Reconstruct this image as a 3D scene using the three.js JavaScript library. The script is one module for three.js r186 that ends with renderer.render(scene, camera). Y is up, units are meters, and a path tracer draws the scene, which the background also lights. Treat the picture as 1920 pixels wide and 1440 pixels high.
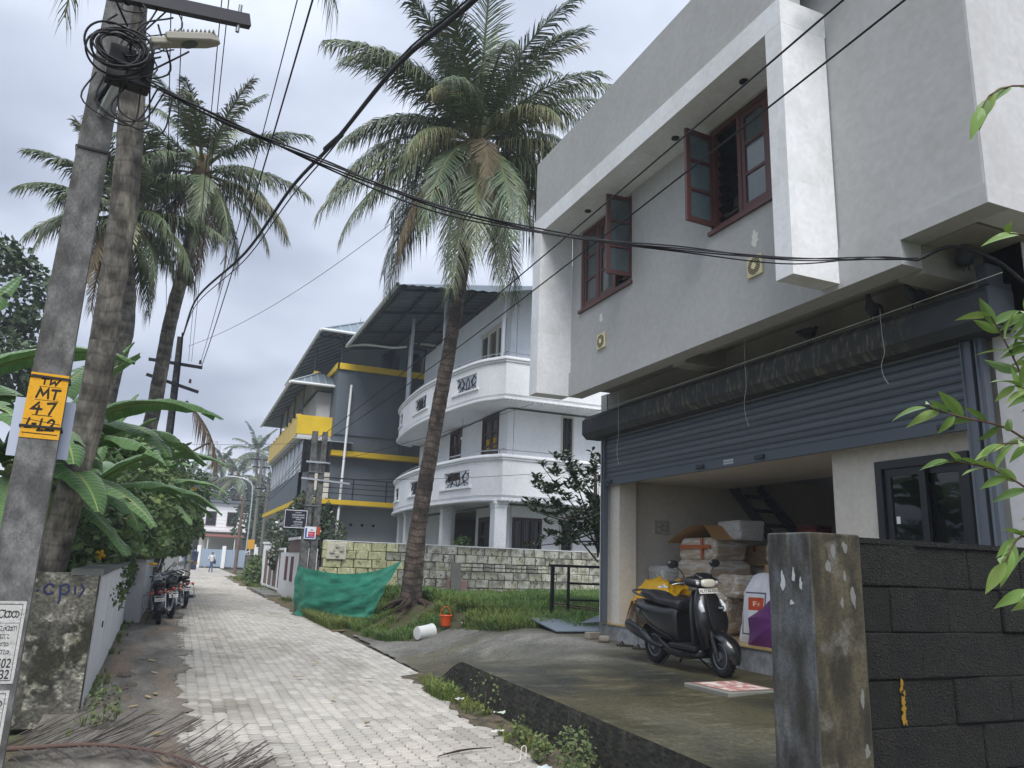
import * as THREE from 'three';
import { mergeGeometries, mergeVertices, toCreasedNormals } from 'three/addons/utils/BufferGeometryUtils.js';
import { RoundedBoxGeometry } from 'three/addons/geometries/RoundedBoxGeometry.js';

// ------------------------------------------------------------------ camera, sky, sun, exposure
const scene = new THREE.Scene();
const camera = new THREE.PerspectiveCamera(53.05, 4 / 3, 0.05, 900);
camera.position.set(0, 1.6, 0);
camera.rotation.order = 'YXZ';
const RAD = Math.PI / 180;
camera.rotation.set(13.2 * RAD, -22.47 * RAD, 2.1 * RAD);
const renderer = new THREE.WebGLRenderer({ antialias: true });
renderer.toneMapping = THREE.LinearToneMapping;
renderer.toneMappingExposure = 2.5;
renderer.shadowMap.enabled = true;

// noise
function rng(seed) { let a = seed >>> 0; return () => { a = (a + 0x6D2B79F5) | 0; let t = Math.imul(a ^ (a >>> 15), 1 | a); t = (t + Math.imul(t ^ (t >>> 7), 61 | t)) ^ t; return ((t ^ (t >>> 14)) >>> 0) / 4294967296; }; }
function hash(x, y, z = 0) { let h = Math.imul(x | 0, 374761393) + Math.imul(y | 0, 668265263) + Math.imul(z | 0, 2147483647 ^ 0x5bd1e995); h = Math.imul(h ^ (h >>> 13), 1274126177); return ((h ^ (h >>> 16)) >>> 0) / 4294967296; }
const sm = t => t * t * (3 - 2 * t), lerp = (a, b, t) => a + (b - a) * t, clamp = (x, a = 0, b = 1) => Math.min(b, Math.max(a, x));
const sstep = (a, b, x) => sm(clamp((x - a) / (b - a)));
function vn(x, y, per = 0, s = 0) {             // value noise, periodic when per > 0
  const xi = Math.floor(x), yi = Math.floor(y), fx = sm(x - xi), fy = sm(y - yi);
  const w = v => per ? ((v % per) + per) % per : v;
  const a = hash(w(xi), w(yi), s), b = hash(w(xi + 1), w(yi), s), c = hash(w(xi), w(yi + 1), s), d = hash(w(xi + 1), w(yi + 1), s);
  return lerp(lerp(a, b, fx), lerp(c, d, fx), fy);
}
function fbm(x, y, oct = 4, per = 0, s = 0) { let v = 0, a = .5, n = 0; for (let i = 0; i < oct; i++) { v += a * vn(x, y, per, s + i); n += a; x *= 2; y *= 2; if (per) per *= 2; a *= .5; } return v / n; }
function vn3(x, y, z, s = 0) {
  const xi = Math.floor(x), yi = Math.floor(y), zi = Math.floor(z), fx = sm(x - xi), fy = sm(y - yi), fz = sm(z - zi);
  const h = (i, j, k) => hash(xi + i + 131 * (zi + k), yi + j, s + 7 * (zi + k));
  return lerp(lerp(lerp(h(0, 0, 0), h(1, 0, 0), fx), lerp(h(0, 1, 0), h(1, 1, 0), fx), fy), lerp(lerp(h(0, 0, 1), h(1, 0, 1), fx), lerp(h(0, 1, 1), h(1, 1, 1), fx), fy), fz);
}
function fbm3(x, y, z, oct = 4, s = 0) { let v = 0, a = .5, n = 0; for (let i = 0; i < oct; i++) { v += a * vn3(x, y, z, s + i * 3); n += a; x *= 2.03; y *= 2.03; z *= 2.03; a *= .5; } return v / n; }

{ // overcast monsoon sky: broken blue-grey cloud sheet, a little brighter towards the zenith
  const W = 1024, H = 512, d = new Float32Array(W * H * 4);
  for (let j = 0; j < H; j++) for (let i = 0; i < W; i++) {
    const el = ((j + .5) / H - .5) * Math.PI, az = ((i + .5) / W - .5) * 2 * Math.PI;
    const y = Math.sin(el), c = Math.cos(el), x = c * Math.cos(az), z = c * Math.sin(az);
    const k = 1 / (Math.max(y, 0) + .22);
    let n = fbm3(x * k * 1.9 + 4.3, y * 3, z * k * 1.9 + 1.7, 6, 11);
    let m = fbm3(x * k * .6 + 9.1, y * 1.2 + 3, z * k * .6 + 5.2, 4, 41);
    n = sm(clamp((n - .5) * 2.4 + .5)); m = clamp((m - .5) * 2.1 + .5);
    const zen = (1 + 2 * Math.max(y, 0)) / 3;             // CIE overcast distribution
    let L = lerp(.25, .46, zen) * lerp(.76, 1.18, m) * lerp(.74, 1.26, n);
    L = L * lerp(1.22, 1, sstep(.0, .16, y));
    const t = clamp(m * .6 + n * .5);
    const r = lerp(.77, .94, t), g = lerp(.885, .995, t), b = lerp(1.15, 1.1, t);
    const o = (j * W + i) * 4; d[o] = L * r; d[o + 1] = L * g; d[o + 2] = L * b; d[o + 3] = 1;
  }
  const t = new THREE.DataTexture(d, W, H, THREE.RGBAFormat, THREE.FloatType);
  t.mapping = THREE.EquirectangularReflectionMapping; t.magFilter = t.minFilter = THREE.LinearFilter; t.needsUpdate = true;
  scene.background = t; scene.environment = t;
}
const sun = new THREE.DirectionalLight(0xfffcf8, 1.5);
sun.position.set(-4, 38, 6); sun.target.position.set(4, 0, -20);
sun.castShadow = true; sun.shadow.radius = 64; sun.shadow.mapSize.set(2048, 2048);
Object.assign(sun.shadow.camera, { left: -45, right: 45, top: 60, bottom: -60, near: 1, far: 160 });
scene.add(sun, sun.target);

// ------------------------------------------------------------------ helpers
const V = (x, y, z) => new THREE.Vector3(x, y, z);
const UPV = V(0, 1, 0);
const taken = new Map();
function numbered(name) { const n = taken.get(name) || 0; taken.set(name, n + 1); return n ? `${name}_${String(n).padStart(3, '0')}` : name; }
function G(name, label, category, pos = [0, 0, 0], turn = 0, group) {
  const o = new THREE.Group(); o.name = numbered(name); o.position.set(...pos); o.rotation.y = turn;
  o.userData = { label, category }; if (group) o.userData.group = group; scene.add(o); return o;
}
function S(name, label) { const o = new THREE.Group(); o.name = numbered(name); o.userData = { kind: 'structure' }; if (label) o.userData.label = label; scene.add(o); return o; }
function M(name, geo, mat, parent, extra) {
  if (Array.isArray(geo)) geo = merge(geo);
  const m = new THREE.Mesh(geo, mat); m.name = name; m.castShadow = m.receiveShadow = true; if (extra) Object.assign(m.userData, extra);
  (parent || scene).add(m); return m;
}
function one(name, geo, mat, label, category, group, pos, turn) { const m = M(numbered(name), geo, mat, scene, { label, category }); if (group) m.userData.group = group; if (pos) m.position.set(...pos); if (turn) m.rotation.y = turn; return m; }
function flat(g) {
  if (g.index) g = g.toNonIndexed();
  const n = g.attributes.position.count;
  if (!g.attributes.normal) g.computeVertexNormals();
  if (!g.attributes.uv) g.setAttribute('uv', new THREE.Float32BufferAttribute(new Float32Array(n * 2), 2));
  for (const k of Object.keys(g.attributes)) if (!['position', 'normal', 'uv', 'color'].includes(k)) g.deleteAttribute(k);
  return g;
}
function merge(list) {
  const a = list.map(flat); const col = a.some(g => g.attributes.color);
  if (col) for (const g of a) if (!g.attributes.color) g.setAttribute('color', new THREE.Float32BufferAttribute(new Float32Array(g.attributes.position.count * 3).fill(1), 3));
  return a.length === 1 ? a[0] : mergeGeometries(a, false);
}
function uvm(g, s = 1, ox = 0, oy = 0) {        // uv in metres from the surface's own position, by the way each face points
  g = flat(g); const p = g.attributes.position, n = g.attributes.normal, uv = g.attributes.uv;
  for (let i = 0; i < p.count; i += 3) {
    const ax = Math.abs(n.getX(i) + n.getX(i + 1) + n.getX(i + 2)), ay = Math.abs(n.getY(i) + n.getY(i + 1) + n.getY(i + 2)), az = Math.abs(n.getZ(i) + n.getZ(i + 1) + n.getZ(i + 2));
    for (let k = i; k < i + 3; k++) {
      const x = p.getX(k), y = p.getY(k), z = p.getZ(k);
      if (ax >= ay && ax >= az) uv.setXY(k, (z + ox) * s, (y + oy) * s); else if (ay >= az) uv.setXY(k, (x + ox) * s, (z + oy) * s); else uv.setXY(k, (x + ox) * s, (y + oy) * s);
    }
  }
  return g;
}
function bx(w, h, d, x = 0, y = 0, z = 0, ry = 0, rx = 0, rz = 0) { const g = new THREE.BoxGeometry(w, h, d); if (rx || rz) { g.rotateX(rx); g.rotateZ(rz); } if (ry) g.rotateY(ry); g.translate(x, y, z); return flat(g); }
function rb(w, h, d, r, x = 0, y = 0, z = 0, ry = 0, seg = 1) { const g = new RoundedBoxGeometry(w, h, d, seg, Math.min(r, w / 2.01, h / 2.01, d / 2.01)); if (ry) g.rotateY(ry); g.translate(x, y, z); return flat(g); }
const span = (x0, x1, y0, y1, z0, z1) => bx(Math.abs(x1 - x0), Math.abs(y1 - y0), Math.abs(z1 - z0), (x0 + x1) / 2, (y0 + y1) / 2, (z0 + z1) / 2);
const A = v => v.isVector3 ? v : V(...v);
function cyl(a, b, r0, r1 = r0, seg = 8, open = false) {
  a = A(a); b = A(b); const d = b.clone().sub(a), L = d.length(); const g = new THREE.CylinderGeometry(r1, r0, L, seg, 1, open);
  g.translate(0, L / 2, 0); g.applyQuaternion(new THREE.Quaternion().setFromUnitVectors(UPV, d.normalize())); g.translate(a.x, a.y, a.z); return flat(g);
}
function bar(a, b, w, h = w) {                 // rectangular bar from a to b
  a = A(a); b = A(b); const d = b.clone().sub(a), L = d.length(), g = new THREE.BoxGeometry(w, h, L);
  const m = new THREE.Matrix4().lookAt(a, b, Math.abs(d.y) / L > .99 ? V(0, 0, 1) : UPV); g.applyMatrix4(m); const c = a.clone().add(b).multiplyScalar(.5); g.translate(c.x, c.y, c.z); return flat(g);
}
function tube(pts, r, seg = 24, rs = 6, closed = false) { return flat(new THREE.TubeGeometry(new THREE.CatmullRomCurve3(pts.map(A), closed), seg, r, rs, closed)); }
function taper(pts, radii, rs = 8, seg = 20) {  // tapered tube along points
  const c = new THREE.CatmullRomCurve3(pts.map(A)), g = new THREE.TubeGeometry(c, seg, 1, rs, false), p = g.attributes.position;
  for (let i = 0; i <= seg; i++) { const t = i / seg, q = c.getPointAt(t), f = t * (radii.length - 1), k = Math.min(radii.length - 2, Math.floor(f)), r = lerp(radii[k], radii[k + 1], f - k);
    for (let j = 0; j <= rs; j++) { const n = i * (rs + 1) + j; p.setXYZ(n, q.x + (p.getX(n) - q.x) * r, q.y + (p.getY(n) - q.y) * r, q.z + (p.getZ(n) - q.z) * r); } }
  g.computeVertexNormals(); return flat(g);
}
function sag(a, b, drop, n = 12) { a = A(a); b = A(b); const o = []; for (let i = 0; i <= n; i++) { const t = i / n, q = a.clone().lerp(b, t); q.y -= drop * 4 * t * (1 - t); o.push(q); } return o; }
function lathe(prof, seg = 16) { return flat(new THREE.LatheGeometry(prof.map(p => new THREE.Vector2(p[0], p[1])), seg)); }
function ext(pts, depth, bevel = 0, holes = []) {   // polygon in xy extruded along +z
  const s = new THREE.Shape(pts.map(p => new THREE.Vector2(p[0], p[1]))); for (const h of holes) s.holes.push(new THREE.Path(h.map(p => new THREE.Vector2(p[0], p[1]))));
  return flat(new THREE.ExtrudeGeometry(s, { depth, bevelEnabled: bevel > 0, bevelThickness: bevel, bevelSize: bevel, bevelOffset: -bevel, bevelSegments: 1, curveSegments: 8 }));
}
function grid(nu, nv, fn, uvf) {               // parametric sheet
  const p = [], uv = [], ix = []; for (let j = 0; j <= nv; j++) for (let i = 0; i <= nu; i++) { const u = i / nu, v = j / nv, q = fn(u, v); p.push(q.x, q.y, q.z); const t = uvf ? uvf(u, v, q) : [u, v]; uv.push(t[0], t[1]); }
  for (let j = 0; j < nv; j++) for (let i = 0; i < nu; i++) { const a = j * (nu + 1) + i, b = a + 1, c = a + nu + 1, d = c + 1; ix.push(a, b, d, a, d, c); }
  const g = new THREE.BufferGeometry(); g.setAttribute('position', new THREE.Float32BufferAttribute(p, 3)); g.setAttribute('uv', new THREE.Float32BufferAttribute(uv, 2)); g.setIndex(ix); g.computeVertexNormals(); return flat(g);
}
function tint(g, r, gg, b) { g = flat(g); const n = g.attributes.position.count, c = new Float32Array(n * 3); for (let i = 0; i < n; i++) { c[i * 3] = r; c[i * 3 + 1] = gg; c[i * 3 + 2] = b; } g.setAttribute('color', new THREE.Float32BufferAttribute(c, 3)); return g; }
function at(g, x, y, z, ry = 0) { if (ry) g.rotateY(ry); g.translate(x, y, z); return g; }

// ------------------------------------------------------------------ textures and materials
function tex(w, h, fn, rep = [1, 1], srgb = true) {
  const d = new Uint8Array(w * h * 4);
  for (let j = 0; j < h; j++) for (let i = 0; i < w; i++) { const c = fn(i / w, j / h), o = (j * w + i) * 4; d[o] = clamp(c[0], 0, 255); d[o + 1] = clamp(c[1], 0, 255); d[o + 2] = clamp(c[2], 0, 255); d[o + 3] = 255; }
  const t = new THREE.DataTexture(d, w, h); t.wrapS = t.wrapT = THREE.RepeatWrapping; t.magFilter = THREE.LinearFilter; t.minFilter = THREE.LinearMipmapLinearFilter; t.generateMipmaps = true; t.repeat.set(...rep); if (srgb) t.colorSpace = THREE.SRGBColorSpace; t.needsUpdate = true; return t;
}
function script(c, x, y, h, n, seed) {          // a run of round, looping letters like those of the local script, ending at x
  const r = rng(seed); c.lineCap = c.lineJoin = 'round'; c.lineWidth = Math.max(1.6, h * .13); c.strokeStyle = c.fillStyle; let px = x;
  for (let k = 0; k < n; k++) { const w = h * (.55 + r() * .6), t = Math.floor(r() * 5), b = y; px -= w + h * .12; c.beginPath();
    if (t === 0) { c.arc(px + w * .3, b - h * .35, h * .3, 0, 6.28); c.moveTo(px + w * .6, b - h * .7); c.arc(px + w * .75, b - h * .35, h * .28, -2, 2.2); }
    else if (t === 1) { c.moveTo(px, b); c.lineTo(px, b - h * .5); c.arc(px + w * .25, b - h * .5, w * .25, Math.PI, 0); c.lineTo(px + w * .5, b); c.arc(px + w * .75, b - h * .5, w * .25, Math.PI, 0); c.lineTo(px + w, b); }
    else if (t === 2) { c.arc(px + w * .5, b - h * .4, h * .38, .6, 5.4); c.lineTo(px + w, b - h * .8); c.lineTo(px + w, b); }
    else if (t === 3) { c.moveTo(px, b - h * .75); c.quadraticCurveTo(px + w * .9, b - h, px + w * .5, b - h * .4); c.quadraticCurveTo(px + w * .1, b + h * .1, px + w, b); }
    else { c.arc(px + w * .3, b - h * .3, h * .24, 1, 6); c.moveTo(px + w * .55, b - h * .1); c.quadraticCurveTo(px + w * .8, b - h * 1.1, px + w, b - h * .2); if (r() < .5) { c.moveTo(px + w * .3, b); c.lineTo(px + w * .3, b + h * .3); } }
    c.stroke(); }
}
function canvasTex(w, h, draw) { const c = document.createElement('canvas'); c.width = w; c.height = h; draw(c.getContext('2d'), w, h); const t = new THREE.CanvasTexture(c); t.colorSpace = THREE.SRGBColorSpace; return t; }
const std = (color, rough = .8, o = {}) => new THREE.MeshStandardMaterial({ color, roughness: rough, ...o });
const phy = (color, rough = .5, o = {}) => new THREE.MeshPhysicalMaterial({ color, roughness: rough, ...o });
const mixc = (a, b, t) => [lerp(a[0], b[0], t), lerp(a[1], b[1], t), lerp(a[2], b[2], t)];
// painted plaster: base colour, patches, fine grain and drip streaks of dirt
function plaster(base, dirt, amt, metres = 3, seed = 1, streak = .5) {
  const map = tex(512, 512, (u, v) => {
    const big = fbm(u * 4, v * 4, 4, 4, seed), fine = fbm(u * 64, v * 64, 2, 64, seed + 9), st = fbm(u * 48, v * 3, 3, 3 * 16, seed + 20);
    const st2 = Math.pow(clamp(fbm(u * 9, v * 5.0, 4, 0, seed + 31) * 1.8 - .7), 2);
    let c = mixc(base, dirt, clamp((big - .42) * 1.6) * amt + st2 * streak * amt);
    const k = 1 + (fine - .5) * .07 ; return [c[0] * k, c[1] * k, c[2] * k];
  }, [1 / metres, 1 / metres]);
  const bump = tex(256, 256, (u, v) => { const f = fbm(u * 40, v * 40, 3, 40, seed + 3) * .5 + fbm(u * 5, v * 5, 3, 5, seed + 5) * .7; return [f * 200, f * 200, f * 200]; }, [1 / metres, 1 / metres], false);
  return std(0xffffff, .86, { map, bumpMap: bump, bumpScale: .004 });
}
const mats = {
  wallGrey: plaster([174, 175, 175], [158, 158, 156], .5, 3.2, 3, .9),
  wallLight: plaster([196, 196, 198], [172, 171, 170], .7, 3.0, 13, .8),
  white: plaster([228, 230, 233], [190, 190, 186], .6, 2.6, 23, .9),
  houseWhite: plaster([236, 238, 241], [212, 214, 216], .5, 2.2, 33, .6),
  cream: plaster([204, 200, 190], [184, 178, 166], .5, 2.5, 43, .4),
  darkGrey: plaster([94, 103, 112], [80, 88, 96], .7, 3.4, 53, .4),
  yellow: plaster([216, 182, 36], [186, 160, 50], .6, 2.2, 63, .6),
  yellowPale: plaster([214, 186, 104], [190, 166, 100], .6, 2.2, 73, .6),
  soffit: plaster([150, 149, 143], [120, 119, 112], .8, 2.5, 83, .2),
  brown: plaster([112, 92, 84], [94, 78, 70], .6, 2.0, 93, .4),
  coping: plaster([96, 98, 98], [60, 66, 56], .9, 1.5, 103, .3),
  corrugated: plaster([190, 196, 202], [160, 166, 172], .5, 2.4, 113, .5),
  slabGrey: plaster([124, 124, 118], [80, 82, 74], .9, 2.0, 123, .3),
};
mats.redTile = std(0x7c4a3e, .85); mats.black = std(0x15161a, .5); mats.blackIron = std(0x16181c, .55, { metalness: .3 });
mats.steel = std(0x8c9095, .45, { metalness: .6 }); mats.galv = std(0xb8bec4, .5, { metalness: .35 }); mats.chrome = std(0xa8abb0, .26, { metalness: 1 });
mats.shutter = std(0x505962, .55, { metalness: .15 }); mats.shutterDark = std(0x2f363f, .65);
mats.windowRed = std(0x573836, .5); mats.glass = phy(0x9fb0b6, .06, { transmission: .82, thickness: 0, ior: 1.5 });
mats.glassDark = phy(0x20282c, .05, { transmission: .6, thickness: 0, ior: 1.5 });
mats.wood = std(0x3a211a, .55); mats.pvc = std(0xd9dcdc, .4); mats.rubber = std(0x17171a, .85); mats.cable = std(0x1b1b20, .7); mats.rope = std(0xd4d4ce, .9);
mats.interior = std(0xa9a69d, .9); mats.paintedVoid = std(0x0e1013, .95); mats.plasticBlack = phy(0x121417, .32, { clearcoat: .5, clearcoatRoughness: .25 });  // the near-black here paints the shade inside vent and fan holes
// ------------------------------------------------------------------ ground, road, forecourt, lot
{
  const t = tex(512, 512, (u, v) => { const n = fbm(u * 12, v * 12, 5, 12, 7), m = fbm(u * 90, v * 90, 2, 90, 8); return mixc([92, 80, 60], [70, 84, 44], clamp(n * 2 - .5)).map(c => c * (.8 + m * .4)); }, [1 / 6, 1 / 6]);
  M('ground', uvm(at(new THREE.PlaneGeometry(700, 700, 1, 1).rotateX(-Math.PI / 2), 0, -.16, -150)), std(0xffffff, .95, { map: t }), scene, { kind: 'structure' });
}
const xKerb = z => lerp(3.2, 3.36, clamp((-z - 4) / 5.2));
const stainRoad = (x, z) => { let s = clamp((fbm(x * 1.1 + 3, z * .55 + 7, 4, 0, 301) - .52) * 3.2) * .55; s = Math.max(s, clamp(1.25 - Math.hypot((x - .62) / .55, (z + 9.5) / .75)) * .9 * sstep(.3, .6, vn(x * 7, z * 5, 0, 4) + .2)); s = Math.max(s, clamp(1 - (x - .25) / .45) * .55 * vn(x * 5, z * 2.2, 0, 6)); return clamp(s); };
{
  const road = S('road');
  const base = tex(512, 512, (u, v) => { const n = fbm(u * 24, v * 24, 4, 24, 17); return mixc([58, 50, 40], [92, 82, 66], n); }, [1 / 1.5, 1 / 1.5]);
  M('joint_bed', uvm(span(-.9, 3.72, -.15, -.022, 6, -62)), std(0xffffff, .95, { map: base }), road);
  const farT = tex(512, 512, (u, v) => { const c = Math.floor(u * 12), r = Math.floor(v * 8 + (c % 2) * .5), e = Math.min(1, Math.min((u * 12) % 1, 1 - (u * 12) % 1) * 9, Math.min((v * 8 + (c % 2) * .5) % 1, 1 - (v * 8 + (c % 2) * .5) % 1) * 12); const k = hash(c, r % 8, 5) * .2 + .84 + (fbm(u * 40, v * 40, 2, 40, 3) - .5) * .15; return [186, 181, 172].map(q => q * k * lerp(.6, 1, e)); }, [1 / 1.62, 1 / 1.8]);
  M('far_paving', uvm(span(-.6, 4.4, -.12, -.004, -61.9, -96)), std(0xffffff, .9, { map: farT }), road);
  // zigzag-sided concrete pavers
  const L = .222, W = .128, g0 = .0062;
  const zig = t => { const f = ((t * 2) % 1 + 1) % 1; return (f < .25 ? f * 4 : f < .75 ? 2 - f * 4 : f * 4 - 4) * .013; };
  const outline = (ins, sd) => { const o = [], N = 8; for (let i = 0; i <= N; i++) { const t = i / N; o.push([W / 2 - g0 - ins + zig(t), lerp(L / 2 - g0 - ins, -L / 2 + g0 + ins, t)]); } for (let i = N; i >= 0; i--) { const t = i / N; o.push([-W / 2 + g0 + ins + zig(t), lerp(L / 2 - g0 - ins, -L / 2 + g0 + ins, t)]); } return o; };
  const paver = sd => { const r = rng(sd), a = outline(.006 + r() * .004, sd), b = outline(0, sd), n = a.length, p = []; const tri = (...q) => q.forEach(v => p.push(...v));
    const T = a.map(q => [q[0] + (r() - .5) * .003, 0, q[1] + (r() - .5) * .003]), Bm = b.map(q => [q[0], -.008 - r() * .004, q[1]]), B = b.map(q => [q[0], -.03, q[1]]);
    for (let i = 0; i < n / 2 - 1; i++) { const j = n - 1 - i; tri(T[i], T[i + 1], T[j]); tri(T[i + 1], T[j - 1], T[j]); }
    for (let i = 0; i < n; i++) { const k = (i + 1) % n; tri(Bm[i], T[k], T[i]); tri(Bm[i], Bm[k], T[k]); tri(B[i], Bm[k], Bm[i]); tri(B[i], B[k], Bm[k]); }
    const g = new THREE.BufferGeometry(); g.setAttribute('position', new THREE.Float32BufferAttribute(p, 3)); g.computeVertexNormals();
    for (let k = 0; k < p.length; k += 9) { const A0 = V(p[k], p[k + 1], p[k + 2]), b0 = V(p[k + 3], p[k + 4], p[k + 5]).sub(A0), c0 = V(p[k + 6], p[k + 7], p[k + 8]).sub(A0); if (b0.cross(c0).y < -1e-9) { for (let q = 0; q < 3; q++) { const tmp = p[k + 3 + q]; p[k + 3 + q] = p[k + 6 + q]; p[k + 6 + q] = tmp; } } }
    g.setAttribute('position', new THREE.Float32BufferAttribute(p, 3)); g.computeVertexNormals(); return uvm(g); };
  const geos = [1, 2, 3, 4].map(s => paver(s * 17));
  const pt = tex(512, 512, (u, v) => { const n = fbm(u * 60, v * 60, 3, 60, 27), b = fbm(u * 9, v * 9, 3, 9, 28); const k = .84 + n * .22 + (b - .5) * .22; return [218 * k, 213 * k, 204 * k]; }, [1 / .9, 1 / .9]);
  const pb = tex(256, 256, (u, v) => { const n = fbm(u * 50, v * 50, 3, 50, 29) * 255; return [n, n, n]; }, [1 / .5, 1 / .5], false);
  const tone = (x, z, r) => { const s = stainRoad(x, z); const k = (.64 + r() * .22 - (1 - Math.abs(Math.abs(x - 1.75) - .75)) * .05) * lerp(1, .5, s); const w = r() < .09 ? .82 : 1; return [k * w, k * w * lerp(1, .97, s), k * w * lerp(1, .9, s)]; };
  const lv = [.88, .80, .84, .76, .70, .62, .54, .46, .40, .33];
  const pm = lv.map(k => std(new THREE.Color().setRGB(k, k * .99, k * .965), .9, { map: pt, bumpMap: pb, bumpScale: .003 }));
  const r = rng(5), cells = [];
  const nc = Math.round(3.5 / W);
  for (let c = 0; c < nc; c++) for (let k = 0; k < 262; k++) { const x = .02 + (c + .5) * W, z = -3.4 - (k + (c % 2) * .5) * L; if (x > 3.62 || (z > -11 && x > xKerb(z) + .02)) continue; cells.push([x, z, z > -4.6 ? 999 : -z - x * .05]); }
  cells.sort((a, b) => a[2] - b[2]);
  const dz = () => (r() - .5) * .009 - (r() < .04 ? .006 : 0);
  cells.slice(0, 300).forEach(([x, z]) => { const t = tone(x, z, r); let bi = 0; lv.forEach((l, i) => { if (Math.abs(l - t[0]) < Math.abs(lv[bi] - t[0])) bi = i; }); const m = M('paver', geos[Math.floor(r() * 4)], pm[bi], road); m.position.set(x, dz(), z); m.rotation.set((r() - .5) * .012, (r() - .5) * .02, (r() - .5) * .012); });
  const rest = cells.slice(300), im = new THREE.InstancedMesh(geos[0], std(0xffffff, .9, { map: pt, bumpMap: pb, bumpScale: .003 }), rest.length), mt = new THREE.Matrix4(), q = new THREE.Quaternion(), e = new THREE.Euler(), col = new THREE.Color();
  rest.forEach(([x, z], i) => { e.set((r() - .5) * .012, (r() - .5) * .02, (r() - .5) * .012); mt.compose(V(x, dz(), z), q.setFromEuler(e), V(1, 1, 1)); im.setMatrixAt(i, mt); im.setColorAt(i, col.setRGB(...tone(x, z, r))); });
  im.name = 'paving_blocks'; im.userData.kind = 'stuff'; im.receiveShadow = im.castShadow = true; road.add(im);
}
{ // worn tarmac and earth strip on the left of the paving
  const t = tex(512, 1024, (u, v) => { const n = fbm(u * 6, v * 24, 5, 0, 37), f = fbm(u * 80, v * 320, 2, 0, 38), m = fbm(u * 3, v * 9, 3, 0, 39); let c = mixc([134, 129, 121], [98, 94, 88], clamp(n * 2 - .5)); c = mixc(c, [140, 118, 96], clamp(m * 3 - 1.6)); c = mixc(c, [66, 66, 50], clamp(.7 - u * 2.2) * clamp(n * 2 - .3)); return c.map(q => q * (.86 + f * .28)); });
  const g = grid(14, 900, (u, v) => { const z = lerp(-3, -62, v), xr = .24 + (fbm(z * .8, 2, 3, 0, 40) - .5) * .4 + (fbm(z * 5, 1, 4, 0, 3) - .5) * .3 + (z < -40 ? .25 : 0), x = lerp(-1.0, xr, u); return V(x, .018 * (1 - Math.pow(u, 3)) + .006 + (fbm(x * 3, z * 3, 3, 0, 41) - .5) * .022 * (1 - u), z); }, (u, v) => [u, v * 2.2]);
  M('roadside_strip', g, std(0xffffff, .92, { map: t }), scene, { kind: 'structure' });
}
// concrete forecourt and the ramp that runs down to the road
const hIn = (x, z) => .5 + .05 * sstep(-8, -12.5, z) - .1 * sstep(-13.5, -16.5, z) - .3 * sstep(-15.5, -18.4, z);
const xEdge = z => z > -9.2 ? xKerb(z) : lerp(3.36, 3.46, clamp((-9.2 - z) / 1.6)) + sstep(-11, -18, z) * .2 + (z < -11 ? (vn(z * 4, 3, 0, 5) - .5) * .1 + (vn(z * 13, 3, 0, 5) - .5) * .05 : 0);
const hEdge = z => lerp(.42, .012, sstep(-9.3, -10.9, z));
const hF = (x, z) => { const w = z > -9.2 ? 3 : lerp(2.6, 2.2, sstep(-9.2, -12, z)); return lerp(hEdge(z), hIn(x, z), sstep(0, w, x - xEdge(z))) + (fbm(x * 1.2, z * 1.2, 3, 0, 51) - .5) * .02; };
const zBack = x => x < 3.9 ? lerp(-18.6, -15.8, (x - 3.5) / .4) : x < 4.3 ? lerp(-15.8, -14.6, (x - 3.9) / .4) : x < 4.9 ? -14.6 : lerp(-14.5, -12.6, clamp((x - 4.9) / .35));
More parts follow.
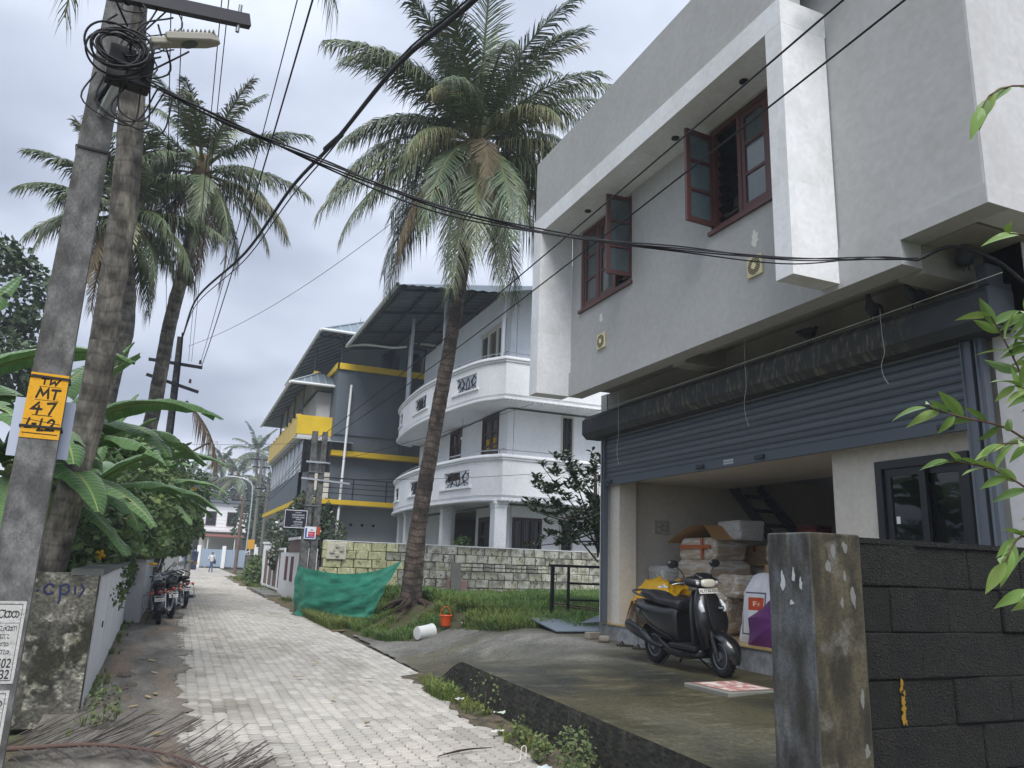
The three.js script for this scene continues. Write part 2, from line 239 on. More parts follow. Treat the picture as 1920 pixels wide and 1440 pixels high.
{
  const fc = S('forecourt');
  const t = tex(1024, 2048, (u, v) => {
    const x = 3 + u * 3.4, z = -3 - v * 16; const n = fbm(x * 1.4, z * 1.1, 5, 0, 61), f = fbm(x * 50, z * 50, 3, 0, 62), m = fbm(x * .8 + 5, z * .7, 4, 0, 63), br = fbm(x * 3 + z, z * 9 - x * 2, 3, 0, 64), sp = vn(x * 70, z * 70, 0, 66);
    let c = mixc([122, 121, 115], [88, 88, 82], clamp(n * 2.2 - .55)); c = mixc(c, [150, 149, 142], clamp(br * 3 - 1.75) * .6);
    const moss = clamp(sstep(-13, -6.5, z) * 1.15 + (m - .5) * 1.7 - .12);
    c = mixc(c, mixc([66, 63, 42], [30, 32, 23], clamp(n * 3 - 1)), clamp(moss * 1.1)); c = mixc(c, [92, 80, 52], moss * clamp(m * 4 - 2.2) * .7); c = mixc(c, [128, 122, 104], clamp(br * 4 - 2.45) * .5 * moss);
    const jl = Math.min(Math.abs(z + 8.4 + (vn(x * 3, 1, 0, 9) - .5) * .08), Math.abs(z + 7.35 + (vn(x * 3, 4, 0, 9) - .5) * .06)); if (jl < .018 && x > 4.2) c = mixc(c, [40, 38, 30], .7);
    if (sp > .955) c = mixc(c, [170, 168, 158], .5); return c.map(q => q * (.72 + f * .56));
  });
  const rough = tex(256, 256, (u, v) => { const x = 3 + u * 3.4, z = -3 - v * 16, m = fbm(x * 1.4 + 5, z * 1.1, 4, 0, 63); const k = lerp(235, 130, clamp(sstep(-13, -6.5, z) * m * 1.7)); return [k, k, k]; }, [1, 1], false);
  const bump = tex(1024, 1024, (u, v) => { const n = fbm(u * 90, v * 420, 4, 0, 67) * 255; return [n, n, n]; }, [1, 1], false);
  const NX = 60, NZ = 220, pos = [], uv = [], P = (i, j) => { const z = lerp(-2.6, -18.6, j / NZ), x = lerp(xEdge(z), 6.36, i / NX); return [x, hF(x, z), z]; };
  for (let j = 0; j < NZ; j++) for (let i = 0; i < NX; i++) { const q = [P(i, j), P(i + 1, j), P(i + 1, j + 1), P(i, j + 1)]; const cxm = (q[0][0] + q[1][0]) / 2, czm = (q[0][2] + q[2][2]) / 2; if (czm < zBack(cxm)) continue; for (const k of [0, 1, 2, 0, 2, 3]) { pos.push(...q[k]); uv.push((q[k][0] - 3) / 3.4, (-q[k][2] - 3) / 16); } }
  let g = new THREE.BufferGeometry(); g.setAttribute('position', new THREE.Float32BufferAttribute(pos, 3)); g.setAttribute('uv', new THREE.Float32BufferAttribute(uv, 2)); g = mergeVertices(g); g.computeVertexNormals();
  M('concrete_slab', flat(g), std(0xffffff, 1, { map: t, roughnessMap: rough, bumpMap: bump, bumpScale: .014 }), fc);
  const kt = tex(1024, 128, (u, v) => { const n = fbm(u * 90, v * 5, 4, 0, 71), f = fbm(u * 500, v * 40, 2, 0, 72), s = fbm(u * 240, v * 2, 3, 0, 73); let c = mixc([30, 31, 26], [52, 52, 44], clamp(n * 2.4 - .8)); c = mixc(c, [84, 84, 74], clamp(s * 3.4 - 2.1) * .7); return c.map(q => q * (.75 + f * .5)); });
  const kb = tex(512, 128, (u, v) => { const n = (fbm(u * 160, v * 14, 4, 0, 74)) * 255; return [n, n, n]; }, [1, 1], false);
  const kg = grid(200, 6, (u, v) => { const z = lerp(-2.6, -11, u), h = hF(xEdge(z), z), y = lerp(h, -.08, v); return V(xEdge(z) - .02 * Math.sin(v * 1.5) - (fbm(z * 5, v * 2, 3, 0, 75) - .5) * .035 * Math.sin(v * Math.PI), y, z); });
  M('kerb_face', kg, std(0xffffff, .95, { map: kt, bumpMap: kb, bumpScale: .02 }), fc);
  // narrow weathered footing and earth along the kerb
  const et = tex(512, 64, (u, v) => { const n = fbm(u * 60, v * 8, 4, 0, 76), f = fbm(u * 400, v * 50, 2, 0, 77); return mixc([112, 98, 80], [64, 60, 50], clamp(n * 2 - .4)).map(q => q * (.8 + f * .4)); });
  M('kerb_verge', grid(140, 8, (u, v) => { const z = lerp(-2.6, -11.3, u), x1 = xEdge(z) + .03, x0 = x1 - .3 - (fbm(z * 2.4, 5, 3, 0, 78) - .5) * .34; const x = lerp(x0, x1, v); return V(x, .004 + v * v * .05 + (vn(x * 9, z * 9, 0, 79)) * .012 * v, z); }, (u, v) => [u * 2, v]), std(0xffffff, .95, { map: et }), fc);
}
// grassy lot
const hLot = (x, z) => { const e = sstep(3.9, 5.6, x); return lerp(.03, .56, e) * lerp(.75, 1, sstep(-13, -17, z)) + (fbm(x * .9, z * .9, 3, 0, 81) - .5) * .12 * e + .22 * Math.exp(-((x - 5) ** 2 + (z + 17.6) ** 2) / .5); };
{
  const t = tex(512, 512, (u, v) => { const n = fbm(u * 16, v * 16, 4, 16, 82), f = fbm(u * 90, v * 90, 2, 90, 83); return mixc([74, 62, 46], [62, 72, 36], clamp(n * 2 - .5)).map(q => q * (.75 + f * .5)); }, [1 / 2, 1 / 2]);
  M('grass_lot', grid(90, 80, (u, v) => { const x = lerp(3.5, 20, u), z = lerp(-10.8, -24, v); let h = hLot(x, z); if (z > zBack(x) - .05 && x < 6.4) h = Math.min(h, hF(Math.max(x, xEdge(z)), z) - .06); return V(x, h, z); }, (u, v, q) => [q.x, q.z]), std(0xffffff, .95, { map: t }), scene, { kind: 'structure' });
  const vt = tex(512, 512, (u, v) => { const n = fbm(u * 12, v * 12, 4, 12, 85), f = fbm(u * 90, v * 90, 2, 90, 86); return mixc([116, 98, 74], [70, 78, 42], clamp(n * 2.2 - .7)).map(q => q * (.8 + f * .4)); }, [1 / 2, 1 / 2]);
  M('verge', grid(10, 120, (u, v) => { const z = lerp(-18, -62, v), x = lerp(3.3 + (fbm(z * .9, 3, 3, 0, 87) - .5) * .5, 4.3, u); return V(x, .008 + u * .1 * vn(z, x, 0, 3), z); }, (u, v, q) => [q.x, q.z]), std(0xffffff, .95, { map: vt }), scene, { kind: 'structure' });
}
// ------------------------------------------------------------------ the grey shop building on the right
const XW = 5.4, XF = 4.82, XS = 6.24, ZR = -3.62, ZL = -10.64;
const faceX = (pts, holes, depth, x) => { const g = ext(pts, depth, 0, holes); g.rotateY(Math.PI / 2); g.translate(x, 0, 0); return flat(g); };   // polygon given as [-z, y]
const rectZ = (z0, z1, y0, y1) => [[-z0, y0], [-z1, y0], [-z1, y1], [-z0, y1]];
{
  const b = G('shop_building', 'grey two-storey building with a half-raised shutter and a projecting upper floor', 'building');
  const W1 = [-10.33, -8.79, 5.54, 6.88], W2 = [-7.0, -5.46, 5.54, 6.88];
  M('upper_wall', uvm(faceX(rectZ(ZR - .02, ZL, 4.6, 8.2), [rectZ(...W1), rectZ(...W2)], .24, XW)), mats.wallGrey, b);
  M('lower_band', [uvm(span(5.372, 5.62, 4.21, 4.598, ZL, -4.4)), uvm(span(5.372, 5.62, 4.43, 4.598, -4.398, ZR + .012))], mats.wallGrey, b);
  M('end_wall', uvm(span(5.403, 12.2, 4.6, 8.198, ZR - .24, ZR)), mats.wallLight, b);
  M('end_band', uvm(span(5.376, 12.2, 4.432, 4.596, ZR - .25, ZR + .018)), mats.wallLight, b);
  M('rear_walls', uvm(merge([span(12, 12.2, .5, 8.2, ZL, ZR - .245), span(5.642, 11.99, 4.6, 8.2, ZL, ZL + .24)])), mats.wallGrey, b);
  M('roof_slab', uvm(span(5.11, 12.2, 8.0, 8.18, -10.9, ZR - .25)), mats.soffit, b);
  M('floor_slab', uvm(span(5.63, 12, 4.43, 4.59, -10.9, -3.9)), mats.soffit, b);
  M('parapet', uvm(span(4.84, 5.1, 7.185, 8.25, -10.92, -5.1)), mats.wallGrey, b);
  M('parapet_end', uvm(span(5.4, 5.64, 8.205, 8.6, -5.09, ZR)), mats.wallGrey, b);
  const fr = M('window_frame_band', uvm(span(XF, 5.397, 6.9, 7.18, -10.93, -5.084)), mats.white, b);
  M('fin', uvm(span(XF, 5.397, 4.22, 6.897, -10.93, -10.645)), mats.white, b);
  M('fin', uvm(span(XF, 5.383, 4.26, 6.897, -5.306, -5.084)), mats.white, b);
  for (const z of [-9.6, -7.3, -6.0]) M('downlight', cyl([5.12, 6.902, z], [5.12, 6.885, z], .05, .05, 16), mats.black, b);
  M('drain_pipe', cyl([5.3, 7.28, -4.85], [4.95, 7.2, -4.85], .05, .05, 12), mats.pvc, b);
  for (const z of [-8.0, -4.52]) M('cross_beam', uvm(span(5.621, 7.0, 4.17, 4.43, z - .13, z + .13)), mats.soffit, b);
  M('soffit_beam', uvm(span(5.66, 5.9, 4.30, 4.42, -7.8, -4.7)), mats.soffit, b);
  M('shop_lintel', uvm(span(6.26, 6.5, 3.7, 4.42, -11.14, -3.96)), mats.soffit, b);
  // windows: frame, three bays, closed sashes, one sash swung out, louvre blades in the open bay
  const win = (z0, z1, openBay, hingeZ) => {
    const w = M('window', [span(5.42, 5.54, 5.54, 5.61, z0, z1), span(5.42, 5.54, 6.81, 6.88, z0, z1), span(5.42, 5.54, 5.61, 6.81, z0, z0 + .07), span(5.42, 5.54, 5.61, 6.81, z1 - .07, z1), span(5.42, 5.54, 5.61, 6.81, z0 + .49, z0 + .55), span(5.42, 5.54, 5.61, 6.81, z1 - .55, z1 - .49)], mats.windowRed, b);
    M('sill', span(5.36, 5.42, 5.50, 5.545, z0 - .02, z1 + .02), mats.windowRed, w);
    const bays = [[z0 + .07, z0 + .49], [z0 + .55, z1 - .55], [z1 - .49, z1 - .07]];
    const sash = (W, tr) => { const H = 1.2, t = .06, parts = [bx(.04, H, t, 0, 0, -W / 2 + t / 2), bx(.04, H, t, 0, 0, W / 2 - t / 2), bx(.04, t, W - 2 * t, 0, -H / 2 + t / 2, 0), bx(.04, t, W - 2 * t, 0, H / 2 - t / 2, 0), bx(.035, .035, W - 2 * t, 0, .2, 0), bx(.035, .035, W - 2 * t, 0, -.18, 0)];
      const s = M('sash', merge(parts), mats.windowRed, w); for (const [y0, y1] of [[-.54, -.2], [-.16, .18], [.22, .54]]) M('pane', bx(.005, y1 - y0, W - 2 * t, 0, (y0 + y1) / 2, 0), mats.glass, s); tr(s); return s; };
    bays.forEach((q, i) => { const zc = (q[0] + q[1]) / 2, W = q[1] - q[0]; if (i !== openBay) { sash(W, s => s.position.set(5.45, 6.21, zc)); return; }
      for (let k = 0; k < 9; k++) M('louvre_blade', bx(.012, .1, W, 5.5, 5.68 + k * .134, zc, 0, 0, .75), mats.glassDark, w); M('grille', [0, 1, 2].map(k => cyl([5.56, 5.6, q[0] + W * (k + 1) / 4], [5.56, 6.82, q[0] + W * (k + 1) / 4], .007, .007, 5)), mats.blackIron, w);
      const sgn = hingeZ > 0 ? 1 : -1, hz = sgn > 0 ? q[1] : q[0]; sash(W, s => { s.rotation.y = Math.PI / 2 * (sgn > 0 ? 1 : -1) * .96; s.position.set(5.43 - W / 2, 6.21, hz + (sgn > 0 ? .03 : -.03)); }); });
  };
  win(W1[0], W1[1], 2, 1); win(W2[0], W2[1], 0, -1);
  for (const z of [-9.56, -6.02]) M('curtain', grid(24, 2, (u, v) => V(5.62 + Math.sin(u * 40) * .02, lerp(5.55, 6.87, v), z - .75 + u * 1.5)), std(0x9aa4a8, .95), b);
  for (const [z, y] of [[-9.62, 4.87], [-6.24, 4.85]]) { const f = M('exhaust_fan', [rb(.03, .235, .235, .012, 5.385, y, z)], std(0xd3c9a2, .5), b);
    const ring = new THREE.RingGeometry(.035, .098, 24); ring.rotateY(-Math.PI / 2); ring.translate(5.368, y, z); M('painted_fan_opening', flat(ring), mats.paintedVoid, f);  // flat ring, its dark colour painting the shade of the opening
    M('fan_grille', [...Array(9)].map((_, k) => bx(.006, .006, .19 * Math.sqrt(Math.max(.05, 1 - ((k - 4) / 4.8) ** 2)), 5.366, y + (k - 4) * .021, z, 0, 0)), std(0xcbc19c, .5), f);
    const hub = new THREE.CircleGeometry(.036, 20); hub.rotateY(-Math.PI / 2); hub.translate(5.362, y, z); M('fan_hub', flat(hub), std(0xe2d8a8, .5), f); }
  for (const [z, y, s] of [[-9.66, 5.25, .07], [-6.24, 5.18, .085]]) { const r = rng(z * -100 | 0), pts = []; for (let k = 0; k < 14; k++) { const a = k / 14 * 6.283, q = s * (.6 + r() * .6); pts.push([-z + Math.cos(a) * q * .7, y + Math.sin(a) * q * 1.1]); } M('paint_patch', faceX(pts, [], .002, XW - .003), std(0xd8d8d2, .9), b); }
  // ground floor
  const ptx = tex(512, 128, (u, v) => { const n = fbm(u * 12, v * 4, 5, 0, 131), f = fbm(u * 90, v * 20, 2, 0, 132); return mixc([150, 154, 158], [104, 106, 106], clamp(n * 2.4 - .8)).map(q => q * (.88 + f * .22)); }, [1 / 3, 1 / 1]);
  M('plinth', uvm(span(XS, 11.99, .3, .755, -11.14, -3.96)), std(0xffffff, .85, { map: ptx }), b);
  const ft = tex(256, 256, (u, v) => { const n = fbm(u * 8, v * 8, 4, 8, 133); const e = (u * 2 % 1 < .012 || v * 2 % 1 < .012) ? .8 : 1; return mixc([188, 164, 112], [164, 138, 88], n).map(q => q * e); }, [1 / 1.2, 1 / 1.2]);
  M('shop_floor', uvm(span(XS - .015, 11.99, .757, .775, -11.0, -4.0)), std(0xffffff, .3, { map: ft }), b);
  M('left_wall', uvm(span(XS, 11.98, .776, 4.42, -11.13, -10.94)), mats.wallLight, b);
  M('inner_pier', uvm(span(XS + .06, 6.6, .776, 3.69, -10.935, -10.62)), mats.cream, b);
  M('side_wall', uvm(span(6.61, 11.98, .776, 3.2, -10.935, -10.88)), mats.cream, b);
  M('back_wall', uvm(span(11.2, 11.4, .776, 4.42, -10.84, -4.0)), mats.cream, b);
  M('loft_floor', uvm(span(6.52, 8.45, 2.98, 3.12, -10.84, -6.35)), mats.cream, b);
  M('right_wall', uvm(merge([span(XS + .02, 12.19, .5, 4.42, -4.3, -3.95)])), mats.wallLight, b);
  M('front_wall', uvm(faceX(rectZ(-4.31, -6.34, .776, 3.69), [rectZ(-4.72, -5.76, .79, 2.74)], .14, 6.42)), mats.cream, b);
  M('partition', uvm(span(6.57, 11.2, .776, 3.69, -6.34, -6.2)), mats.cream, b);
  const d = M('glass_door', [span(6.38, 6.5, .79, 2.74, -5.75, -5.67), span(6.38, 6.5, .79, 2.74, -4.81, -4.73), span(6.38, 6.5, 2.66, 2.74, -5.67, -4.81), span(6.41, 6.45, .79, 2.66, -5.66, -5.59), span(6.41, 6.45, .79, 2.66, -5.27, -5.20), span(6.46, 6.5, .79, 2.66, -4.89, -4.82), span(6.41, 6.45, 2.58, 2.66, -5.59, -5.27), span(6.46, 6.5, 2.58, 2.66, -5.20, -4.89)], std(0x1b1e24, .4), b);
  M('door_pane', span(6.425, 6.433, .8, 2.58, -5.59, -5.27), phy(0x0c1012, .03, { transmission: .25, thickness: 0 }), d); M('door_pane', span(6.475, 6.483, .8, 2.58, -5.2, -4.89), phy(0x0c1012, .03, { transmission: .25, thickness: 0 }), d);
  M('door_sticker', span(6.418, 6.424, 2.12, 2.19, -5.56, -5.52), mats.pvc, d);
  // roller shutter: slats, bottom bar, guides, hood
  const prof = [[0, 0], [.012, .008], [.02, .03], [.02, .05], [.01, .07], [.002, .078], [.012, .078], [.022, .07], [.032, .05], [.032, .028], [.022, .004], [.01, -.004]];
  const sg = (() => { const g = ext(prof.map(p => [-p[0], p[1]]), 6.32); g.translate(6.225, 0, -10.86); return flat(g); })();
  const shts = [0x535c65, 0x4d565f, 0x58616a].map(c => std(c, .5, { metalness: .15 }));
  for (let k = 0; k < 10; k++) { const s = M('shutter_slat', sg, shts[k % 3], b); s.position.y = 3.0 + k * .08; s.position.x = k % 2 ? .003 : 0; }
  const bb = M('shutter_bottom_bar', span(6.18, 6.225, 2.885, 3.0, -10.87, -4.53), mats.shutter, b);
  const plate = canvasTex(128, 48, (c, w, h) => { c.fillStyle = '#b9c0c4'; c.fillRect(0, 0, w, h); c.strokeStyle = '#2a323a'; c.lineWidth = 3; c.strokeRect(3, 3, w - 6, h - 6); c.fillStyle = '#20272e'; c.font = 'bold 24px sans-serif'; c.textAlign = 'center'; c.fillText('MADONNA', w / 2, 33, w - 16); });
  { const p = new THREE.PlaneGeometry(.2, .065); p.rotateY(-Math.PI / 2); p.translate(6.176, 2.945, -7.78); M('shutter_plate', flat(p), std(0xffffff, .5, { map: plate }), bb); }
  for (const z of [-10.72, -8.35, -7.2, -4.75]) M('shutter_lock', [rb(.03, .05, .16, .008, 6.165, 2.94, z), cyl([6.15, 2.925, z - .05], [6.15, 2.925, z + .07], .012, .012, 6)], mats.shutterDark, bb);
  for (const [z, w] of [[-10.9, .06], [-4.48, .09], [-4.36, .05]]) M('shutter_guide', [span(6.16, 6.24, .776, 3.7, z - w / 2, z + w / 2), span(6.14, 6.16, .776, 3.7, z - w / 2, z - w / 2 + .012)], std(0x5a626c, .5, { metalness: .2 }), b);
  const ht = tex(1024, 256, (u, v) => { const st = fbm(u * 260, v * 4, 3, 0, 141), n = fbm(u * 30, v * 4, 4, 0, 142), f = hash(u * 2048 | 0, v * 300 | 0, 3); let c = mixc([44, 47, 50], [58, 62, 66], n); const pz = 1 - u; const zone = clamp(n * 2 + sstep(.08, .5, u) - .75) * (1 - sstep(.86, .92, u)); c = mixc(c, mixc([44, 43, 36], [104, 102, 92], clamp(st * 2.6 - 1.1)), zone * clamp(st * 3 - .9) * .9); if (f > .9985 && v < .8) c = [190, 190, 184]; return c; });
  const hp = [[0, 0], [-.26, 0], [-.34, .08], [-.34, .3], [-.26, .38], [0, .42]];
  const hg = (() => { const g = ext(hp, 7.12); g.translate(6.26, 3.66, -11.2); const f = flat(g), p = f.attributes.position, uv = f.attributes.uv; for (let i = 0; i < p.count; i++) uv.setXY(i, (p.getZ(i) + 11.2) / 7.12, (p.getY(i) - 3.66) / .42); return f; })();
  M('shutter_hood', hg, std(0xffffff, .75, { map: ht }), b);
  M('hood_cap', [span(5.92, 6.24, 3.7, 4.0, -4.078, -4.06), rb(.22, .2, .1, .02, 6.1, 4.14, -4.15)], mats.shutterDark, b);
  for (const [z, y0, y1] of [[-9.95, 4.2, 3.1], [-7.05, 4.4, 3.25], [-5.1, 4.1, 3.35]]) M('hanging_wire', tube([[5.88, y0, z], [5.87, lerp(y0, y1, .35), z + .01], [5.86, lerp(y0, y1, .6), z + .03], [5.87, lerp(y0, y1, .72), z - .02], [5.86, lerp(y0, y1, .88), z], [5.86, y1, z + .05]], .0025, 20, 4), mats.rope, b);
  M('hood_cord', tube(sag([5.9, 4.06, -11.3], [5.9, 4.06, -3.9], .03), .0035, 20, 4), mats.rope, b);
  // stair inside
  const st = M('inner_stair', [bar([8.55, 3.05, -11 + .3], [8.55, 1.0, -8.6], .05, .16), bar([9.15, 3.05, -10.7], [9.15, 1.0, -8.6], .05, .16)], std(0x1c2430, .5), b);
  for (let k = 0; k < 8; k++) M('tread', bx(.56, .04, .22, 8.85, 2.86 - k * .25, -10.5 + k * .256), std(0x1c2430, .5), st);
  M('inner_post', span(9.2, 9.3, .776, 3.69, -6.7, -6.6), std(0x1c2430, .5), b);
}
// ------------------------------------------------------------------ gate pillar and black block wall at the right
{
  const b = G('gate_pillar', 'weathered grey cement pillar with white paint flecks beside the black block wall', 'pillar', [3.16, .2, -3.29]);
  const t = tex(256, 512, (u, v) => { const st = fbm(u * 9, v * 7, 5, 0, 151), n = fbm(u * 7, v * 14, 4, 0, 152), f = fbm(u * 60, v * 170, 2, 0, 153); if (u > .5) { let c = mixc([78, 72, 56], [40, 37, 28], clamp(st * 2.6 - .85)); c = mixc(c, [104, 102, 96], clamp(n * 5 - 3) * .7); return c.map(q => q * (.78 + f * .44)); } let c = mixc([88, 92, 96], [44, 44, 41], clamp(st * 2.6 - .85)); c = mixc(c, [130, 126, 116], clamp(fbm(u * 12, v * 5, 3, 0, 155) * 5 - 3.1) * .5); c = mixc(c, [66, 62, 52], clamp(n * 3 - 1.55) * .5); return c.map(q => q * (.82 + f * .34)); }, [1, 1]);
  const g = rb(.35, 1.62, .32, .012, 0, .81, 0), p = g.attributes.position, uv = g.attributes.uv, nn = g.attributes.normal; for (let i = 0; i < p.count; i++) uv.setXY(i, Math.abs(nn.getX(i)) > .7 ? .25 + p.getZ(i) * 1.5 : .75 + p.getX(i) * 1.4, p.getY(i) / 1.62);
  M('shaft', g, std(0xffffff, .9, { map: t, bumpMap: t, bumpScale: .004 }), b);
  const fleck = std(0xb2b7ba, .8), r = rng(91);
  for (const [z, y, w, h] of [[.075, 1.36, .012, .055], [.03, 1.4, .013, .065], [-.045, 1.37, .02, .08], [.01, 1.26, .018, .02]]) { const pts = []; for (let k = 0; k < 12; k++) { const a = k / 12 * 6.283, q = .75 + r() * .4; pts.push([Math.cos(a) * w * q * (Math.sin(a) > 0 ? .55 : 1), Math.sin(a) * h * q * .6]); } const s = ext(pts, .002); s.rotateY(-Math.PI / 2); s.translate(-.1745, y, z * 1.1); M('paint_fleck', flat(s), fleck, b); }
  for (const [x, y, w, h] of [[-.02, 1.52, .016, .04], [.06, 1.55, .02, .03], [-.06, 1.45, .02, .03], [.05, 1.4, .012, .03], [.1, 1.3, .02, .06], [.02, 1.27, .01, .03], [.12, .8, .015, .05], [.13, .55, .02, .035]]) { const pts = []; for (let k = 0; k < 11; k++) { const a = k / 11 * 6.283, q = .6 + r() * .6; pts.push([Math.cos(a) * w * q, Math.sin(a) * h * q]); } const s = ext(pts, .002); s.translate(x, y, .1595); M('paint_fleck', flat(s), std(0x6f716e, .9), b); }
}
{
  const b = G('block_wall', 'mossy black hollow-block wall running from the gate pillar to the shop', 'wall');
  M('mortar', span(3.345, 6.3, .1, 1.78, -3.345, -3.188), std(0x191916, .98), b);
  const bump = tex(512, 512, (u, v) => { const n = Math.pow(vn(u * 120, v * 120, 120, 161), 2) * .6 + Math.pow(vn(u * 57, v * 57, 57, 163), 3) * .5, m = fbm(u * 9, v * 9, 3, 9, 162); const k = clamp(n * .8 + m * .2) * 255; return [k, k, k]; }, [2.2, 2.2], false);
  const mk = s => { const t = tex(256, 256, (u, v) => { const n = fbm(u * 50, v * 50, 3, 50, s), m = fbm(u * 6, v * 6, 4, 6, s + 3); let c = mixc([15, 15, 13], [28, 27, 23], clamp(m * 2 - .5)); return mixc(c, [62, 61, 54], clamp(n * 4 - 2.35) * .8).map(q => q * .95); }, [2.2, 2.2]); return std(0xffffff, .97, { map: t, bumpMap: bump, bumpScale: .03 }); };
  const ms = [171, 181, 191].map(mk), r = rng(17);
  const bg = [0, 1, 2].map(k => { const g = rb(.438, .236, .03, .012, 0, 0, 0, 0, 2), p = g.attributes.position; for (let i = 0; i < p.count; i++) { const n = fbm3(p.getX(i) * 9 + k * 5, p.getY(i) * 9, p.getZ(i), 3, 5) - .5; p.setZ(i, p.getZ(i) + n * .02); p.setY(i, p.getY(i) + n * .012); } g.computeVertexNormals(); return uvm(g, 1, k * .37, k * .21); });
  for (let j = 0; j < 7; j++) for (let i = 0; i < 8; i++) { const x = 3.345 + .2 + i * .44 - (j % 2) * .2; const s = M('block', bg[Math.floor(r() * 3)], ms[Math.floor(r() * 3)], b); s.position.set(Math.max(x, 3.565), .225 + j * .238 + .02, -3.188 + (r() - .5) * .012); if (x < 3.5) { s.scale.x = .56; s.position.x = 3.47; } }
  M('coping', uvm(span(3.345, 6.3, 1.781, 1.81, -3.35, -3.165)), ms[0], b);
  { const r2 = rng(3), gs = []; for (let q = 0; q < 46; q++) { const pts = [], yy = .8 + (r2() + r2() + r2()) / 3 * .34, sz = .003 + r2() * .006; for (let k = 0; k < 7; k++) { const a = k / 7 * 6.283; pts.push([Math.cos(a) * sz * (.5 + r2()), Math.sin(a) * sz * 1.6 * (.5 + r2())]); } const g = ext(pts, .003); g.translate(3.6 + (r2() - .5) * .028 + (yy - .95) * -.02, yy, -3.166 + r2() * .001); gs.push(g); } M('yellow_lichen', merge(gs), std(0x8a6c1c, .95), b, { kind: 'stuff' }); }
}
// ------------------------------------------------------------------ left compound walls
const mossTex = tex(512, 512, (u, v) => { const n = fbm(u * 7, v * 7, 6, 7, 201), f = fbm(u * 90, v * 90, 3, 90, 202), m = fbm(u * 20, v * 20, 5, 20, 203); let c = mixc([98, 96, 88], [42, 42, 37], clamp(n * 3.2 - 1.1)); c = mixc(c, [146, 144, 132], clamp(m * 6 - 3.4) * .85); c = mixc(c, [76, 78, 48], clamp(n * 5 - 2.9) * .4); return c.map(q => q * (.6 + f * .8)); }, [.55, .55]);
{
  const b = G('compound_wall', 'white plastered compound wall with grey coping and an old mossy end beside the pole', 'wall');
  M('mossy_return', uvm(span(-7, -.72, -.1, 1.36, -9.32, -9.1)), std(0xffffff, .97, { map: mossTex, bumpMap: mossTex, bumpScale: .03 }), b);
  const wt = plaster([212, 214, 219], [178, 174, 166], .5, 2.4, 211, .8);
  const wallAlong = (x0, z0, x1, z1, h, name, mat, th = .2) => { const L = Math.hypot(x1 - x0, z1 - z0), g = uvm(span(-th, 0, -.1, h, 0, -L)); g.rotateY(Math.atan2(-(x1 - x0), -(z1 - z0))); g.translate(x0, 0, z0); return M(name, flat(g), mat, b); };
  wallAlong(-.715, -9.321, -.96, -19.95, 1.34, 'white_wall', wt);
  for (let k = 0; k < 7; k++) { const t0 = k / 7, t1 = (k + 1) / 7; const x0 = lerp(-.715, -.96, t0), z0 = lerp(-9.1, -19.95, t0), x1 = lerp(-.715, -.96, t1), z1 = lerp(-9.1, -19.95, t1), L = Math.hypot(x1 - x0, z1 - z0) - .01; const g = uvm(span(-.26, .035, 1.341, 1.40, 0, -L)); g.rotateY(Math.atan2(-(x1 - x0), -(z1 - z0))); const q = M('coping', flat(g), mats.coping, b); q.position.set(x0, (k % 2) * .004, z0); }
  M('painted_wall_vent', bx(.02, .07, .05, -.748, .72, -10.9), mats.paintedVoid, b);  // solid box, hole shade painted by its dark colour
  const g2 = G('boundary_wall', 'second white compound wall behind the parked motorcycles', 'wall');
  M('white_wall', uvm(span(-.98, -.64, -.1, 1.41, -20, -37)), wt, g2); for (let k = 0; k < 8; k++) M('coping', uvm(span(-1.02, -.59, 1.411, 1.48, -19.95 - k * 2.12, -22.05 - k * 2.12)), mats.coping, g2);
  for (const q of [[[-1.24, 1.22], [-1.29, 1.25], [-1.33, 1.2], [-1.29, 1.15], [-1.24, 1.17]], [[-1.19, 1.24], [-1.18, 1.1], [-1.19, 1.06]], [[-1.19, 1.22], [-1.14, 1.25], [-1.11, 1.2], [-1.14, 1.15], [-1.19, 1.17]], [[-1.06, 1.23], [-1.05, 1.15]], [[-1.01, 1.26], [-.98, 1.2], [-1.01, 1.13]], [[-1.4, 1.18], [-1.37, 1.19]]]) { const g = tube(q.map(p => [p[0], p[1], 0]), .011, 14, 5); g.scale(1, 1, .25); g.translate(.14, 0, -9.0975); M('painted_letter', g, std(0x2b3357, .9), b); }
}
{ // leaning white boards and posts further along the left side
  const b = G('white_gate_panel', 'tall white gate panel standing past the motorcycles', 'gate', [-.1, 0, -40]); M('panel', uvm(span(-.45, .1, 0, 2.5, -.06, .06)), mats.white, b); M('frame', [span(-.5, -.451, 0, 2.55, -.08, .08), span(.101, .15, 0, 2.55, -.08, .08)], mats.white, b);
}
